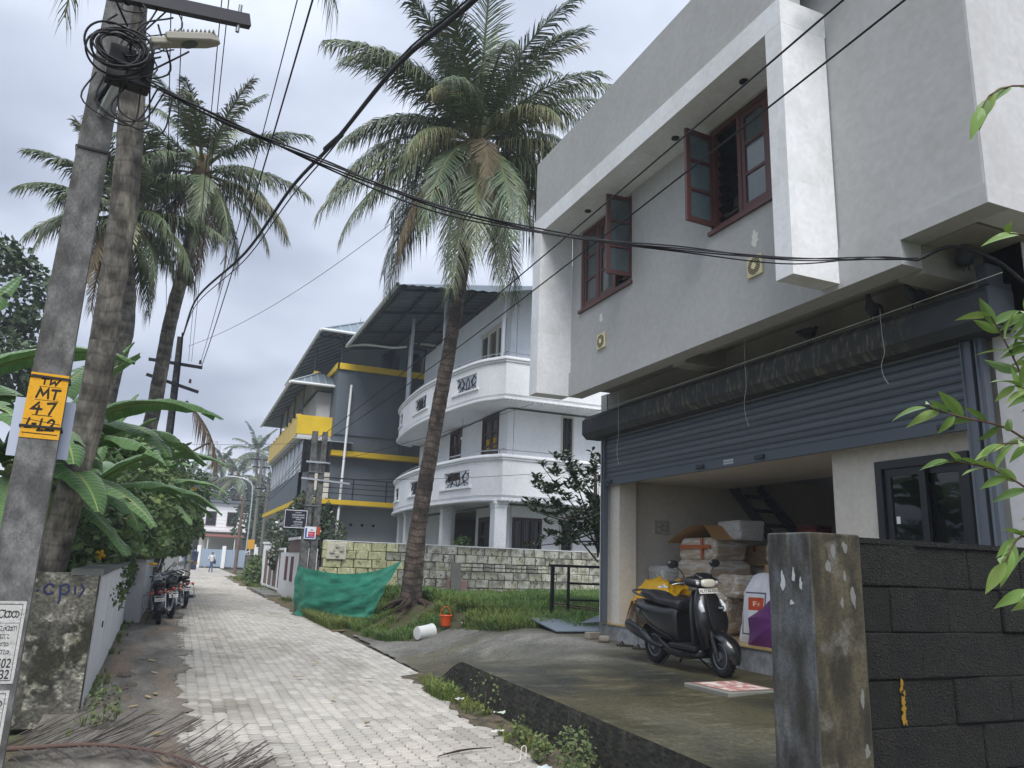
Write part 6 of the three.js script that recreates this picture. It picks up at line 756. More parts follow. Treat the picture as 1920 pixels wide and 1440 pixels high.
// ------------------------------------------------------------------ end of the lane
{
  const b = G('far_white_house', 'white two-storey house closing the far end of the lane', 'house', [0, 0, -101]);
  M('upper_wall', uvm(span(2.2, 9.5, 4.2, 7.6, 0, -8)), mats.houseWhite, b); M('lower_wall', uvm(span(2.2, 9.5, 0, 4.15, -5, -8)), mats.cream, b); M('roof_slab', uvm(span(1.6, 9.9, 7.65, 7.95, .5, -8.4)), mats.darkGrey, b);
  for (let k = 0; k < 8; k++) M('wall_band', span(2.2, 9.5, 4.35 + k * .42, 4.39 + k * .42, .001, .03), mats.white, b);
  for (const x of [2.5, 4.9, 7.6]) { const w = M('window', span(x, x + 1.2, 4.9, 6.6, .005, .06), mats.wood, b); M('pane', span(x + .12, x + 1.08, 5.0, 6.5, .065, .08), mats.glassDark, w); }
  M('awning', uvm(bx(8.5, .12, 2.2, 6.6, 3.7, 1, 0, .12)), mats.redTile, b); for (const x of [3, 6, 8.8]) M('awning_post', cyl([x, 0, 1.8], [x, 3.6, 1.8], .07, .07, 8), mats.pvc, b);
  M('porch_roof', flat(new THREE.ConeGeometry(1.7, 1.1, 4).rotateY(.785).translate(9.4, 6.9, 1)), mats.redTile, b); M('porch_column', uvm(span(8.6, 8.95, 0, 6.3, .9, 1.25)), mats.redTile, b);
  const g = G('pale_blue_gates', 'pale blue metal gates with white posts at the end of the lane', 'gate', [0, 0, -97]); for (const x of [2.4, 5.0]) { M('gate_leaf', uvm(span(x, x + 2.2, .15, 2.1, 0, .06)), std(0x8fa0b4, .6), g); for (let k = 0; k < 8; k++) M('gate_bar', span(x + .1 + k * .28, x + .14 + k * .28, .2, 2.05, .06, .09), std(0xa6b4c4, .6), g); } for (const x of [1.9, 4.6, 7.2]) M('post', uvm(span(x, x + .4, 0, 2.5, -.15, .25)), mats.houseWhite, g); M('side_wall', uvm(span(7.65, 12.5, 0, 2.2, 0, .2)), mats.wallLight, g);
  const h = G('far_tiled_house', 'red-tiled house behind the trees at the far right of the lane', 'house', [12, 0, -92]); M('wall', uvm(span(-2.5, 4, 0, 3.6, 0, -6)), mats.cream, h); M('roof', (() => { const T = new Tri(), c = [1, 1, 1]; const P = [V(-3.2, 3.5, .8), V(4.7, 3.5, .8), V(4.7, 3.5, -6.8), V(-3.2, 3.5, -6.8), V(.7, 6.4, -2), V(.7, 6.4, -4)]; T.t(P[0], P[1], P[4], c); T.t(P[1], P[2], P[5], c); T.t(P[1], P[5], P[4], c); T.t(P[2], P[3], P[5], c); T.t(P[3], P[0], P[4], c); T.t(P[3], P[4], P[5], c); return T.g(); })(), mats.redTile, h); M('gable_vent', span(.3, 1.1, 4.3, 4.8, -.2, 0), mats.white, h); M('blue_awning', bx(3, .1, 1.5, -2, 2.5, 1.2, 0, .2), std(0x2f6da0, .6), h);
  const w = G('blue_bin', 'dark blue bin standing at the left of the far gates', 'bin', [1.2, 0, -84]); M('body', lathe([[0, 0], [.55, 0], [.62, 1.6], [.58, 1.62], [0, 1.62]], 16), std(0x223054, .5), w); M('lid', lathe([[0, 1.63], [.66, 1.63], [.6, 1.76], [0, 1.85]], 16), std(0x1b2644, .5), w);
  // far poles
  const fp = (label, x, z, h, mat) => { const p = G('lane_pole', label, 'pole', [x, 0, z], 0, 'poles along the lane'); M('shaft', taper([[0, 0, 0], [.02, h / 2, 0], [0, h, 0]], [.16, .13, .1], 8, 6), mat || mats.slabGrey, p); M('cross_arm', [bar([-.9, h - .4, 0], [.9, h - .4, 0], .09), bar([-.7, h - 1, 0], [.7, h - 1, 0], .09)], mats.blackIron, p); return p; };
  fp('tall concrete pole with cross-arms by the far right side of the lane', 5.2, -64, 9.4); fp('grey pole just behind the tall far pole', 5.5, -60, 6.8); fp('thin brown pole leaning beside the far lane edge', 4.5, -70, 6.5, mats.brown); fp('grey pole on the left side of the lane near the far house', .7, -58, 6); fp('white post pole at the left of the far lane', .2, -52, 5, mats.galv);
  const sl = G('far_street_lamp', 'curved street lamp arm on the far right side of the lane', 'street lamp', [4.9, 0, -66]); M('mast', tube([[0, 0, 0], [0, 6.5, 0], [-.1, 7.2, 0], [-.8, 7.6, 0], [-1.6, 7.7, 0]], .06, 24, 6), mats.galv, sl); M('lamp_head', rb(.7, .12, .25, .05, -1.9, 7.68, 0), mats.galv, sl);
  const wp = G('far_white_post', 'white gate post by the lane before the far house', 'pillar', [6.0, 0, -72]); M('post', uvm(span(-.35, .35, 0, 2.6, -.3, .3)), mats.houseWhite, wp); M('cap', span(-.42, .42, 2.601, 2.75, -.37, .37), mats.houseWhite, wp);
  const yb = G('yellow_notice', 'small yellow notice on the far pole', 'sign', [5.05, 2.4, -63.7]); M('plate', rb(.5, .7, .05, .01), std(0xd29a22, .7), yb);
  // lattice telecom tower
  const t = G('telecom_tower', 'lattice telecom tower far beyond the lane', 'tower', [5.4, 0, -236]); const H = 33, tw = y => lerp(2.4, 1.1, y / H), P4 = y => [[-1, -1], [1, -1], [1, 1], [-1, 1]].map(([a, c]) => V(a * tw(y), y, c * tw(y)));
  const mt = std(0x9aa2ac, .6); for (let k = 0; k < 4; k++) M('leg', bar(P4(0)[k], P4(H)[k], .22), mt, t); for (let j = 0; j < 15; j++) { const y0 = j * 2.2, y1 = y0 + 2.2, a = P4(y0), c = P4(y1), gs = []; for (let k = 0; k < 4; k++) gs.push(bar(a[k], c[(k + 1) % 4], .12), bar(a[(k + 1) % 4], c[k], .12), bar(c[k], c[(k + 1) % 4], .14)); M('lattice_bay', merge(gs), mt, t); } for (let k = 0; k < 12; k++) { const a = k / 12 * 6.283, y = 26 + (k % 3) * 2.6; M('antenna_panel', rb(.5, 2.0, .3, .05, Math.cos(a) * 2.2, y, Math.sin(a) * 2.2, -a), std(0xc4cad2, .6), t); }
  // far trees
  const r = rng(701); const LF = [[.05, .075, .04], [.06, .09, .045], [.045, .065, .035], [.075, .095, .05]];
  const tree = (label, x, z, h, R, n, cols = LF, size = .55) => shrub('far_tree', label, 'tree', [x, 0, z], [[0, h - R, 0, R, R, R, n], [R * .6, h - R * 1.5, .2, R * .8, R * .8, R * .8, n * .6 | 0], [-R * .7, h - R * 1.4, -.3, R * .8, R * .8, R * .8, n * .6 | 0], [0, h - R * 2.1, 0, R * .9, R * .8, R * .9, n * .6 | 0]], size, cols, 700 + (x * 7 + z | 0), 'trees beyond the lane', { trunk: true, r: .3, stems: 3, shell: .4 });
  tree('rounded tree behind the far white house on its left', -3, -112, 11, 3.4, 1600); tree('broad tree rising behind the far white house', 4, -118, 12.5, 4, 2000); tree('tree between the far house and the red roof', 11, -115, 13, 4.2, 2000); tree('dark feathery tree in front of the far house', 7.6, -78, 7.6, 2.2, 1800, LD, .3); tree('tree beside the telecom tower', -1, -135, 14, 4.5, 1600); tree('tree at the right of the far poles', 15, -105, 12, 4.2, 2000); tree('tree filling the gap left of the grey and yellow building', 11, -84, 8, 2.8, 1600); tree('tree at the far left above the hedge', -6, -70, 8.5, 3, 1800); tree('low tree by the lane past the far gate post', 8.6, -66, 5.2, 1.8, 1600, LD, .3); tree('tree behind the dark grey building', 19, -110, 13, 4, 1400);
  const fpalm = (label, x, z, h, len, n, seed) => palm('far_palm', label, 'far palms', [[x, 0, z], [x + .3, h * .5, z], [x, h, z]], [.26, .22, .18], randomFronds(seed, n, len, { leaf: .9, n: 30, low: -45, wide: 3.2 }), [x, h + .2, z], { seed, perM: 4, rs: 7 });
  fpalm('tall far palm standing above the trees right of the lane', 9.2, -122, 16.5, 4.6, 24, 81); fpalm('slim far palm near the telecom tower', 4.3, -118, 14.2, 2.4, 16, 82); fpalm('far palm low among the trees left of the tower', 0, -125, 12, 4, 18, 83); fpalm('far palm beside the yellow parapet', 14.5, -118, 13, 4.2, 20, 84); fpalm('far palm with drooping yellow fronds', 6, -108, 11.5, 4, 18, 85);
}
// ------------------------------------------------------------------ lofted shapes for vehicles
// sections [x, y, z, half width, half height, exponent, pitch]; rings lie across z (tilted by pitch about x)
function loft(secs, seg = 20, sub = 4) {
  const S2 = []; const n = secs.length; const cr = (a, b, c, d, t) => .5 * ((2 * b) + (-a + c) * t + (2 * a - 5 * b + 4 * c - d) * t * t + (-a + 3 * b - 3 * c + d) * t * t * t);
  for (let i = 0; i < n - 1; i++) for (let k = 0; k < sub; k++) { const t = k / sub, a = secs[Math.max(0, i - 1)], b = secs[i], c = secs[i + 1], d = secs[Math.min(n - 1, i + 2)]; S2.push([0, 1, 2, 3, 4, 5, 6].map(j => cr(a[j] ?? (j === 5 ? 2 : 0), b[j] ?? (j === 5 ? 2 : 0), c[j] ?? (j === 5 ? 2 : 0), d[j] ?? (j === 5 ? 2 : 0), t))); } S2.push([0, 1, 2, 3, 4, 5, 6].map(j => secs[n - 1][j] ?? (j === 5 ? 2 : 0)));
  const pos = [], ix = [], R = S2.length; for (const s of S2) for (let j = 0; j < seg; j++) { const a = j / seg * Math.PI * 2, c = Math.cos(a), q = Math.sin(a), e = 2 / s[5]; const px = Math.sign(c) * Math.pow(Math.abs(c), e) * Math.max(s[3], .0005), py = Math.sign(q) * Math.pow(Math.abs(q), e) * Math.max(s[4], .0005); pos.push(s[0] + px, s[1] + py * Math.cos(s[6]), s[2] + py * Math.sin(s[6])); }
  for (let i = 0; i < R - 1; i++) for (let j = 0; j < seg; j++) { const a = i * seg + j, b = i * seg + (j + 1) % seg, c = a + seg, d = b + seg; ix.push(a, b, d, a, d, c); }
  const c0 = pos.length / 3; pos.push(S2[0][0], S2[0][1], S2[0][2]); for (let j = 0; j < seg; j++) ix.push(c0, (j + 1) % seg, j); const c1 = pos.length / 3; pos.push(S2[R - 1][0], S2[R - 1][1], S2[R - 1][2]); for (let j = 0; j < seg; j++) ix.push(c1, (R - 1) * seg + j, (R - 1) * seg + (j + 1) % seg);
  const g = new THREE.BufferGeometry(); g.setAttribute('position', new THREE.Float32BufferAttribute(pos, 3)); g.setIndex(ix); g.computeVertexNormals(); return flat(g);
}
function wheelParts(parent, name, y, z, R, w, spokes, x = 0, steer = 0) {
  const t = new THREE.Group(); t.name = name; t.position.set(x, y, z); t.rotation.y = steer; parent.add(t);
  const ty = new THREE.TorusGeometry(R - w * .5, w * .5, 12, 40); ty.scale(1, 1, 1.15); ty.rotateY(Math.PI / 2); M('tyre', flat(ty), mats.rubber, t);
  const gr = []; for (let k = 0; k < 30; k++) { const a = k / 30 * 6.283; const g = new THREE.BoxGeometry(w * .9, .008, .012); g.translate(0, R - .004, 0); g.rotateX(a); gr.push(flat(g)); } M('tread', merge(gr), mats.rubber, t, { kind: 'stuff' });
  const rg = []; for (const s of [-1, 1]) { const c = new THREE.TorusGeometry(R - w * .98, .012, 6, 36); c.rotateY(Math.PI / 2); c.translate(s * w * .35, 0, 0); rg.push(flat(c)); } M('rim', merge(rg), spokes ? mats.chrome : mats.steel, t);
  if (spokes) { const sp = []; for (let k = 0; k < 20; k++) { const a = k / 20 * 6.283; sp.push(cyl([(k % 2 ? .02 : -.02), Math.cos(a + .3) * .05, Math.sin(a + .3) * .05], [0, Math.cos(a) * (R - w), Math.sin(a) * (R - w)], .003, .003, 4)); } M('spokes', merge(sp), mats.chrome, t, { kind: 'stuff' }); } else { const dk = lathe([[0, -.03], [.09, -.03], [R - w, -.012], [R - w, .012], [.09, .03], [0, .03]], 24); dk.rotateZ(Math.PI / 2); M('wheel_disc', dk, std(0x53565c, .5, { metalness: .5 }), t); }
  M('hub', cyl([-.06, 0, 0], [.06, 0, 0], .05, .05, 14), mats.steel, t); return t;
}
{ // the black scooter; forward is +z
  const b = G('black_scooter', 'black scooter parked on its side stand in front of the open shop', 'scooter', [5.59, hF(5.6, -7.9) + .002, -7.87], .03), P = mats.plasticBlack, D = std(0x1a1c20, .6), matt = std(0x16181b, .7);
  b.rotation.z = .05;
  wheelParts(b, 'front_wheel', .215, .63, .215, .085, false, 0, -.12); wheelParts(b, 'rear_wheel', .215, -.6, .215, .092, false);
  M('fork', [cyl([-.075, .2, .63], [-.075, .62, .5], .022, .022, 10), cyl([.075, .2, .63], [.075, .62, .5], .022, .022, 10), cyl([-.075, .24, .62], [-.075, .4, .57], .032, .032, 10), cyl([.075, .24, .62], [.075, .4, .57], .032, .032, 10)], D, b);
  const fen = grid(20, 14, (u, v) => { const a = lerp(-.25, 2.35, u), w = .075 * Math.sin(Math.PI * clamp(.16 + u * .72)) + .02, s = v * 2 - 1, R = .255 - .05 * Math.pow(Math.abs(s), 2.4); return V(s * w * 1.15, .215 + Math.sin(a) * R, .63 + Math.cos(a) * R); }); M('front_mudguard', fen, new THREE.MeshPhysicalMaterial({ color: 0x121417, roughness: .3, clearcoat: .6, side: THREE.DoubleSide }), b);
  // apron: nose panel with pointed top, wide shoulders, narrow foot
  M('front_apron', loft([[0, .26, .44, .10, .06, 2.4, -.3], [0, .36, .47, .15, .085, 2.6, -.35], [0, .5, .49, .2, .1, 2.8, -.4], [0, .64, .47, .205, .1, 2.8, -.45], [0, .78, .42, .165, .09, 2.6, -.5], [0, .88, .37, .11, .07, 2.4, -.5], [0, .93, .34, .05, .04, 2, -.5]].map(s => [s[0], s[1], s[2], s[3], .085, s[5], 1.25]), 28, 4), P, b);
  M('nose_crease', tube([[-.05, .9, .45], [-.09, .74, .545], [-.1, .6, .585], [-.06, .47, .6]], .008, 16, 5), matt, b);
  for (const s of [-1, 1]) { const q = M('front_indicator', loft([[s * .135, .8, .47, .012, .02, 2], [s * .155, .735, .505, .028, .035, 2.2], [s * .15, .67, .53, .02, .03, 2]].map(k => [...k, 1.1]), 12, 4), phy(0xd4d6da, .12, { clearcoat: 1 }), b); }
  M('leg_shield_inner', loft([[0, .28, .33, .17, .02, 3, 1.3], [0, .5, .34, .19, .02, 3, 1.3], [0, .75, .3, .16, .02, 3, 1.3], [0, .9, .27, .09, .02, 3, 1.3]].map(s => s), 18, 3), D, b);
  M('handle_cowl', loft([[0, .99, .26, .03, .02, 2], [0, 1.0, .29, .2, .06, 2.6], [0, .995, .36, .2, .065, 2.8], [0, .985, .43, .15, .06, 2.6], [0, .98, .46, .08, .045, 2.4]], 26, 4), P, b);
  M('visor', loft([[0, 1.05, .3, .05, .01, 2], [0, 1.07, .35, .11, .03, 2.4], [0, 1.05, .42, .1, .025, 2.4], [0, 1.03, .46, .06, .01, 2]], 20, 3), P, b);
  M('headlight', loft([[0, .99, .41, .1, .045, 3], [0, .985, .46, .098, .046, 3], [0, .98, .485, .085, .04, 2.8], [0, .98, .495, .05, .025, 2.4]], 24, 3), phy(0xd9d6c4, .08, { clearcoat: 1, clearcoatRoughness: .05 }), b);
  for (const s of [-1, 1]) { M('head_indicator', loft([[s * .12, .985, .42, .03, .03, 2.2], [s * .135, .985, .45, .02, .02, 2]], 12, 2), phy(0xcfd2d6, .1, { clearcoat: 1 }), b);
    M('grip', cyl([s * .2, .985, .27], [s * .34, .99, .2], .019, .02, 12), mats.rubber, b); M('brake_lever', tube([[s * .19, .985, .31], [s * .27, .985, .285], [s * .35, .97, .25]], .006, 10, 6), mats.chrome, b);
    const st = M('mirror', loft([[s * .3, 1.19, .2, .02, .02, 2], [s * .3, 1.195, .215, .07, .045, 2.2], [s * .3, 1.195, .235, .066, .042, 2.2], [s * .3, 1.195, .245, .03, .02, 2]], 20, 3), P, b); M('mirror_stem', tube([[s * .19, 1.02, .28], [s * .21, 1.1, .27], [s * .26, 1.16, .24], [s * .28, 1.18, .225]], .0065, 12, 6), D, st); M('mirror_glass', flat(new THREE.CircleGeometry(.058, 20).scale(1.05, .68, 1).rotateY(Math.PI).translate(s * .3, 1.195, .197)), mats.chrome, st); }
  const pl = canvasTex(256, 48, (c, w, h) => { c.fillStyle = '#dad9d2'; c.fillRect(0, 0, w, h); c.fillStyle = '#1a1a1c'; c.font = 'bold 38px sans-serif'; c.textAlign = 'center'; c.fillText('KL13 AA 4234', w / 2, 38, w - 12); });
  { const g = grid(10, 1, (u, v) => V(lerp(-.13, .13, u), .9 + (v - .5) * .055, .455 + .02 * Math.cos((u - .5) * 3) - (v - .5) * .02)); M('front_plate', g, std(0xffffff, .5, { map: pl }), b); }
  const bd = canvasTex(64, 32, (c, w, h) => { c.fillStyle = '#131519'; c.fillRect(0, 0, w, h); c.fillStyle = '#c8ccd2'; c.font = 'italic bold 22px serif'; c.fillText('Trin', 6, 23); }); M('badge', flat(new THREE.PlaneGeometry(.09, .035).rotateX(-.35).translate(.07, .72, .566)), std(0xffffff, .4, { map: bd }), b);
  // floor, body, seat
  M('floorboard', [rb(.36, .06, .5, .02, 0, .27, .12), rb(.3, .05, .56, .02, 0, .2, .1)], matt, b);
  M('side_skirt', loft([[0, .22, .4, .13, .05, 3], [0, .19, .1, .15, .06, 3], [0, .22, -.2, .16, .07, 3], [0, .3, -.38, .13, .06, 2.6]], 20, 4), P, b);
  M('body_panel', loft([[0, .5, .0, .12, .2, 3.4], [0, .5, -.06, .16, .22, 3.4], [0, .52, -.25, .185, .2, 3.2], [0, .57, -.5, .19, .155, 2.8], [0, .65, -.74, .15, .1, 2.4], [0, .7, -.9, .08, .05, 2.2], [0, .72, -.96, .03, .02, 2]], 28, 5), P, b);
  for (const s of [-1, 1]) { M('side_crease', tube([[s * .165, .36, -.1], [s * .192, .43, -.35], [s * .185, .53, -.6], [s * .12, .66, -.84]], .009, 18, 5), matt, b); const gr = canvasTex(96, 48, (c, w, h) => { c.fillStyle = '#15171b'; c.fillRect(0, 0, w, h); c.strokeStyle = '#b8bcc4'; c.lineWidth = 4; c.beginPath(); c.moveTo(6, 8); c.lineTo(70, 22); c.stroke(); c.strokeStyle = '#b04450'; c.beginPath(); c.moveTo(20, 36); c.lineTo(66, 42); c.stroke(); c.fillStyle = '#8d929c'; c.fillRect(30, 24, 30, 8); }); M('side_graphic', grid(4, 2, (u, v) => V(s * (lerp(.168, .118, u) + .006), lerp(.55, .64, v) + u * .06, lerp(-.68, -.86, u))), std(0xffffff, .4, { map: gr }), b); }
  M('seat', loft([[0, .7, .03, .06, .03, 2.2], [0, .71, .0, .12, .075, 2.6], [0, .735, -.12, .15, .06, 2.8], [0, .755, -.34, .16, .055, 2.8], [0, .8, -.5, .15, .06, 2.8], [0, .82, -.7, .13, .05, 2.6], [0, .82, -.8, .07, .025, 2.2]], 26, 5), std(0x1b1d22, .5), b); M('seat_seam', tube([[-.155, .72, -.1], [-.165, .745, -.35], [-.15, .79, -.55], [-.1, .8, -.76]], .006, 16, 5), matt, b);
  M('grab_rail', tube([[-.12, .78, -.6], [-.15, .82, -.78], [-.1, .85, -.92], [.1, .85, -.92], [.15, .82, -.78], [.12, .78, -.6]], .013, 30, 8), std(0x3a3d42, .5), b); M('tail_light', loft([[0, .72, -.94, .07, .03, 2.4], [0, .71, -.985, .05, .022, 2.2]], 16, 2), phy(0x8a1414, .2, { clearcoat: 1 }), b);
  M('rear_mudguard', grid(10, 4, (u, v) => { const a = lerp(1.2, 2.9, u); return V((v - .5) * .14, .215 + Math.sin(a) * .27, -.6 + Math.cos(a) * .27); }), new THREE.MeshStandardMaterial({ color: 0x16181b, roughness: .7, side: THREE.DoubleSide }), b);
  M('engine', [rb(.16, .2, .34, .05, .05, .3, -.46), cyl([-.08, .28, -.38], [.1, .28, -.38], .1, .09, 16), rb(.1, .12, .44, .04, .13, .26, -.48)], std(0x3b3d40, .55, { metalness: .4 }), b); M('heat_cover', rb(.03, .05, .16, .012, -.16, .25, -.42), std(0x8a5a40, .5, { metalness: .5 }), b);
  M('exhaust', loft([[-.17, .24, -.25, .025, .025, 2], [-.17, .26, -.42, .03, .03, 2], [-.18, .33, -.56, .06, .06, 2.2], [-.19, .4, -.78, .062, .07, 2.2], [-.19, .44, -.93, .05, .06, 2.2]], 18, 4), std(0x26282c, .5, { metalness: .3 }), b); M('exhaust_shield', loft([[-.225, .37, -.6, .014, .05, 2.4], [-.24, .41, -.76, .016, .06, 2.4], [-.235, .44, -.9, .012, .045, 2.4]], 14, 3), P, b); M('shock_absorber', [cyl([.14, .3, -.56], [.12, .6, -.66], .028, .028, 10)], mats.steel, b);
  M('side_stand', [cyl([.12, .16, -.02], [.26, .0, .1], .011, .011, 7), bx(.06, .012, .03, .27, .006, .1)], D, b); M('centre_stand', [cyl([-.1, .17, -.18], [-.13, .04, -.32], .013, .013, 7), cyl([.1, .17, -.18], [.13, .04, -.32], .013, .013, 7)], D, b); M('rear_hook_clips', [bx(.02, .02, .13, .1, .9, -.55, .5), bx(.02, .02, .1, .07, .92, -.5, -.4)], mats.pvc, b);
}
function motorcycle(label, pos, turn, lean, colour) {   // forward is +z
  const b = G('motorcycle', label, 'motorcycle', pos, turn, 'motorcycles parked along the left wall'); b.rotation.order = 'YXZ'; b.rotation.z = lean;
  const P = phy(colour, .25, { clearcoat: .8 }), D = std(0x1b1c1f, .6);
  wheelParts(b, 'front_wheel', .31, .7, .31, .085, true, 0, .3); wheelParts(b, 'rear_wheel', .31, -.66, .31, .1, true);
  M('fork', [cyl([-.1, .31, .7], [-.1, .9, .42], .024, .022, 8), cyl([.1, .31, .7], [.1, .9, .42], .024, .022, 8)], mats.chrome, b);
  for (const [z, R] of [[.7, .35], [-.66, .36]]) M('mudguard', grid(16, 6, (u, v) => { const a = z > 0 ? lerp(.1, 2.2, u) : lerp(.7, 3.1, u), s = v * 2 - 1; return V(s * .075, .31 + Math.sin(a) * (R - .03 * s * s), z + Math.cos(a) * (R - .03 * s * s)); }), new THREE.MeshPhysicalMaterial({ color: colour, roughness: .3, clearcoat: .7, side: THREE.DoubleSide }), b);
  M('fuel_tank', loft([[0, .78, .36, .05, .05, 2.2], [0, .8, .28, .14, .11, 2.4], [0, .82, .1, .165, .13, 2.4], [0, .8, -.06, .13, .1, 2.4], [0, .77, -.14, .08, .05, 2.2]], 22, 4), P, b); M('seat', loft([[0, .77, -.1, .1, .03, 2.4], [0, .79, -.22, .14, .05, 2.8], [0, .83, -.45, .14, .055, 2.8], [0, .87, -.6, .14, .06, 2.8], [0, .87, -.82, .12, .04, 2.6]], 20, 4), std(0x202127, .55), b);
  M('engine', [rb(.24, .26, .3, .05, 0, .38, .02), cyl([0, .48, .02], [0, .74, .06], .1, .09, 14), cyl([-.15, .36, -.05], [.15, .36, -.05], .11, .11, 18)], std(0x6a6d72, .4, { metalness: .6 }), b); M('cooling_fins', [0, 1, 2, 3, 4].map(k => cyl([0, .52 + k * .04, .025], [0, .53 + k * .04, .025], .125, .125, 16)), std(0x55585c, .5, { metalness: .6 }), b); M('side_panel', [rb(.26, .2, .26, .06, 0, .58, -.26)], P, b); M('frame', [tube([[0, .9, .42], [0, .6, .35], [0, .25, .2], [0, .22, -.2], [0, .6, -.4], [0, .75, -.7]], .02, 24, 6)], D, b);
  M('exhaust', loft([[-.16, .38, .2, .02, .02, 2], [-.17, .27, .1, .022, .022, 2], [-.18, .27, -.3, .03, .03, 2], [-.19, .3, -.45, .05, .05, 2], [-.2, .34, -.95, .05, .05, 2], [-.2, .35, -1.0, .03, .03, 2]], 14, 4), mats.chrome, b);
  M('handlebar', tube([[-.36, 1.0, .18], [-.24, 1.06, .3], [-.1, 1.04, .38], [.1, 1.04, .38], [.24, 1.06, .3], [.36, 1.0, .18]], .013, 30, 7), mats.chrome, b); for (const s of [-1, 1]) { M('grip', cyl([s * .27, 1.04, .27], [s * .38, .99, .16], .02, .02, 8), mats.rubber, b); const m = M('mirror', [flat(new THREE.CylinderGeometry(.06, .055, .02, 20).rotateX(1.5).translate(s * .34, 1.27, .2)), cyl([s * .26, 1.05, .28], [s * .32, 1.24, .21], .007, .007, 6)], mats.chrome, b); }
  M('headlight', [cyl([0, .97, .42], [0, .97, .55], .1, .095, 20)], mats.chrome, b); M('headlight_lens', flat(new THREE.SphereGeometry(.09, 16, 8, 0, 6.3, 0, 1.2).scale(1, .4, 1).rotateX(Math.PI / 2).translate(0, .97, .54)), phy(0xdfe2e2, .08, { clearcoat: 1 }), b);
  M('tail_light', [flat(new THREE.SphereGeometry(.055, 14, 10).scale(1, .9, .6).translate(0, .72, -1.0))], phy(0x9a1620, .2, { clearcoat: 1 }), b); for (const s of [-1, 1]) { M('indicator', flat(new THREE.SphereGeometry(.042, 12, 8).translate(s * .17, .7, -.94)), phy(0xb8521c, .2, { clearcoat: 1 }), b); M('indicator_stalk', cyl([s * .03, .7, -.93], [s * .15, .7, -.94], .01, .01, 6), D, b); M('crash_bar', tube([[s * .06, .62, .36], [s * .3, .6, .34], [s * .32, .42, .32], [s * .28, .28, .28], [s * .06, .26, .24]], .014, 24, 6), mats.chrome, b); M('footrest', cyl([s * .12, .32, -.1], [s * .28, .32, -.1], .014, .014, 6), D, b); M('guard_loop', tube([[s * .12, .72, -.55], [s * .26, .7, -.6], [s * .29, .5, -.68], [s * .26, .34, -.7], [s * .14, .32, -.68]], .01, 20, 5), mats.chrome, b); M('shock_absorber', cyl([s * .13, .32, -.66], [s * .13, .7, -.5], .022, .026, 8), mats.chrome, b); }
  const np = canvasTex(128, 72, (c, w, h) => { c.fillStyle = '#dcdcd6'; c.fillRect(0, 0, w, h); c.fillStyle = '#1b1b1d'; c.font = 'bold 28px sans-serif'; c.textAlign = 'center'; c.fillText('KL 43', w / 2, 30); c.fillText('D 4079', w / 2, 62); }); M('number_plate', flat(new THREE.PlaneGeometry(.2, .12).rotateY(Math.PI).rotateX(.25).translate(0, .58, -1.045)), std(0xffffff, .5, { map: np }), b); M('tail_frame', [rb(.16, .07, .24, .02, 0, .78, -.86), rb(.18, .1, .02, .008, 0, .58, -1.03)], D, b); M('sissy_bar', tube([[-.1, .84, -.72], [-.1, 1.02, -.86], [.1, 1.02, -.86], [.1, .84, -.72]], .011, 20, 6), mats.chrome, b); M('side_stand', cyl([.12, .28, .0], [.26, .02, -.06], .012, .012, 6), D, b);
  return b;
}
motorcycle('nearest parked motorcycle, black with a red tail light, seen from behind', [-.26, .01, -20.3], Math.PI + .05, -.1, 0x121316);
motorcycle('second motorcycle in the row, right behind the nearest one', [-.1, .01, -22.1], Math.PI + .16, -.1, 0x1a1c22);
motorcycle('third motorcycle in the row, leaning towards the wall', [-.04, .01, -23.9], Math.PI + .1, -.12, 0x22242a);
motorcycle('farthest motorcycle of the row with its handlebar out in the lane', [.12, .01, -25.9], Math.PI + .3, -.1, 0x1c1a1e);
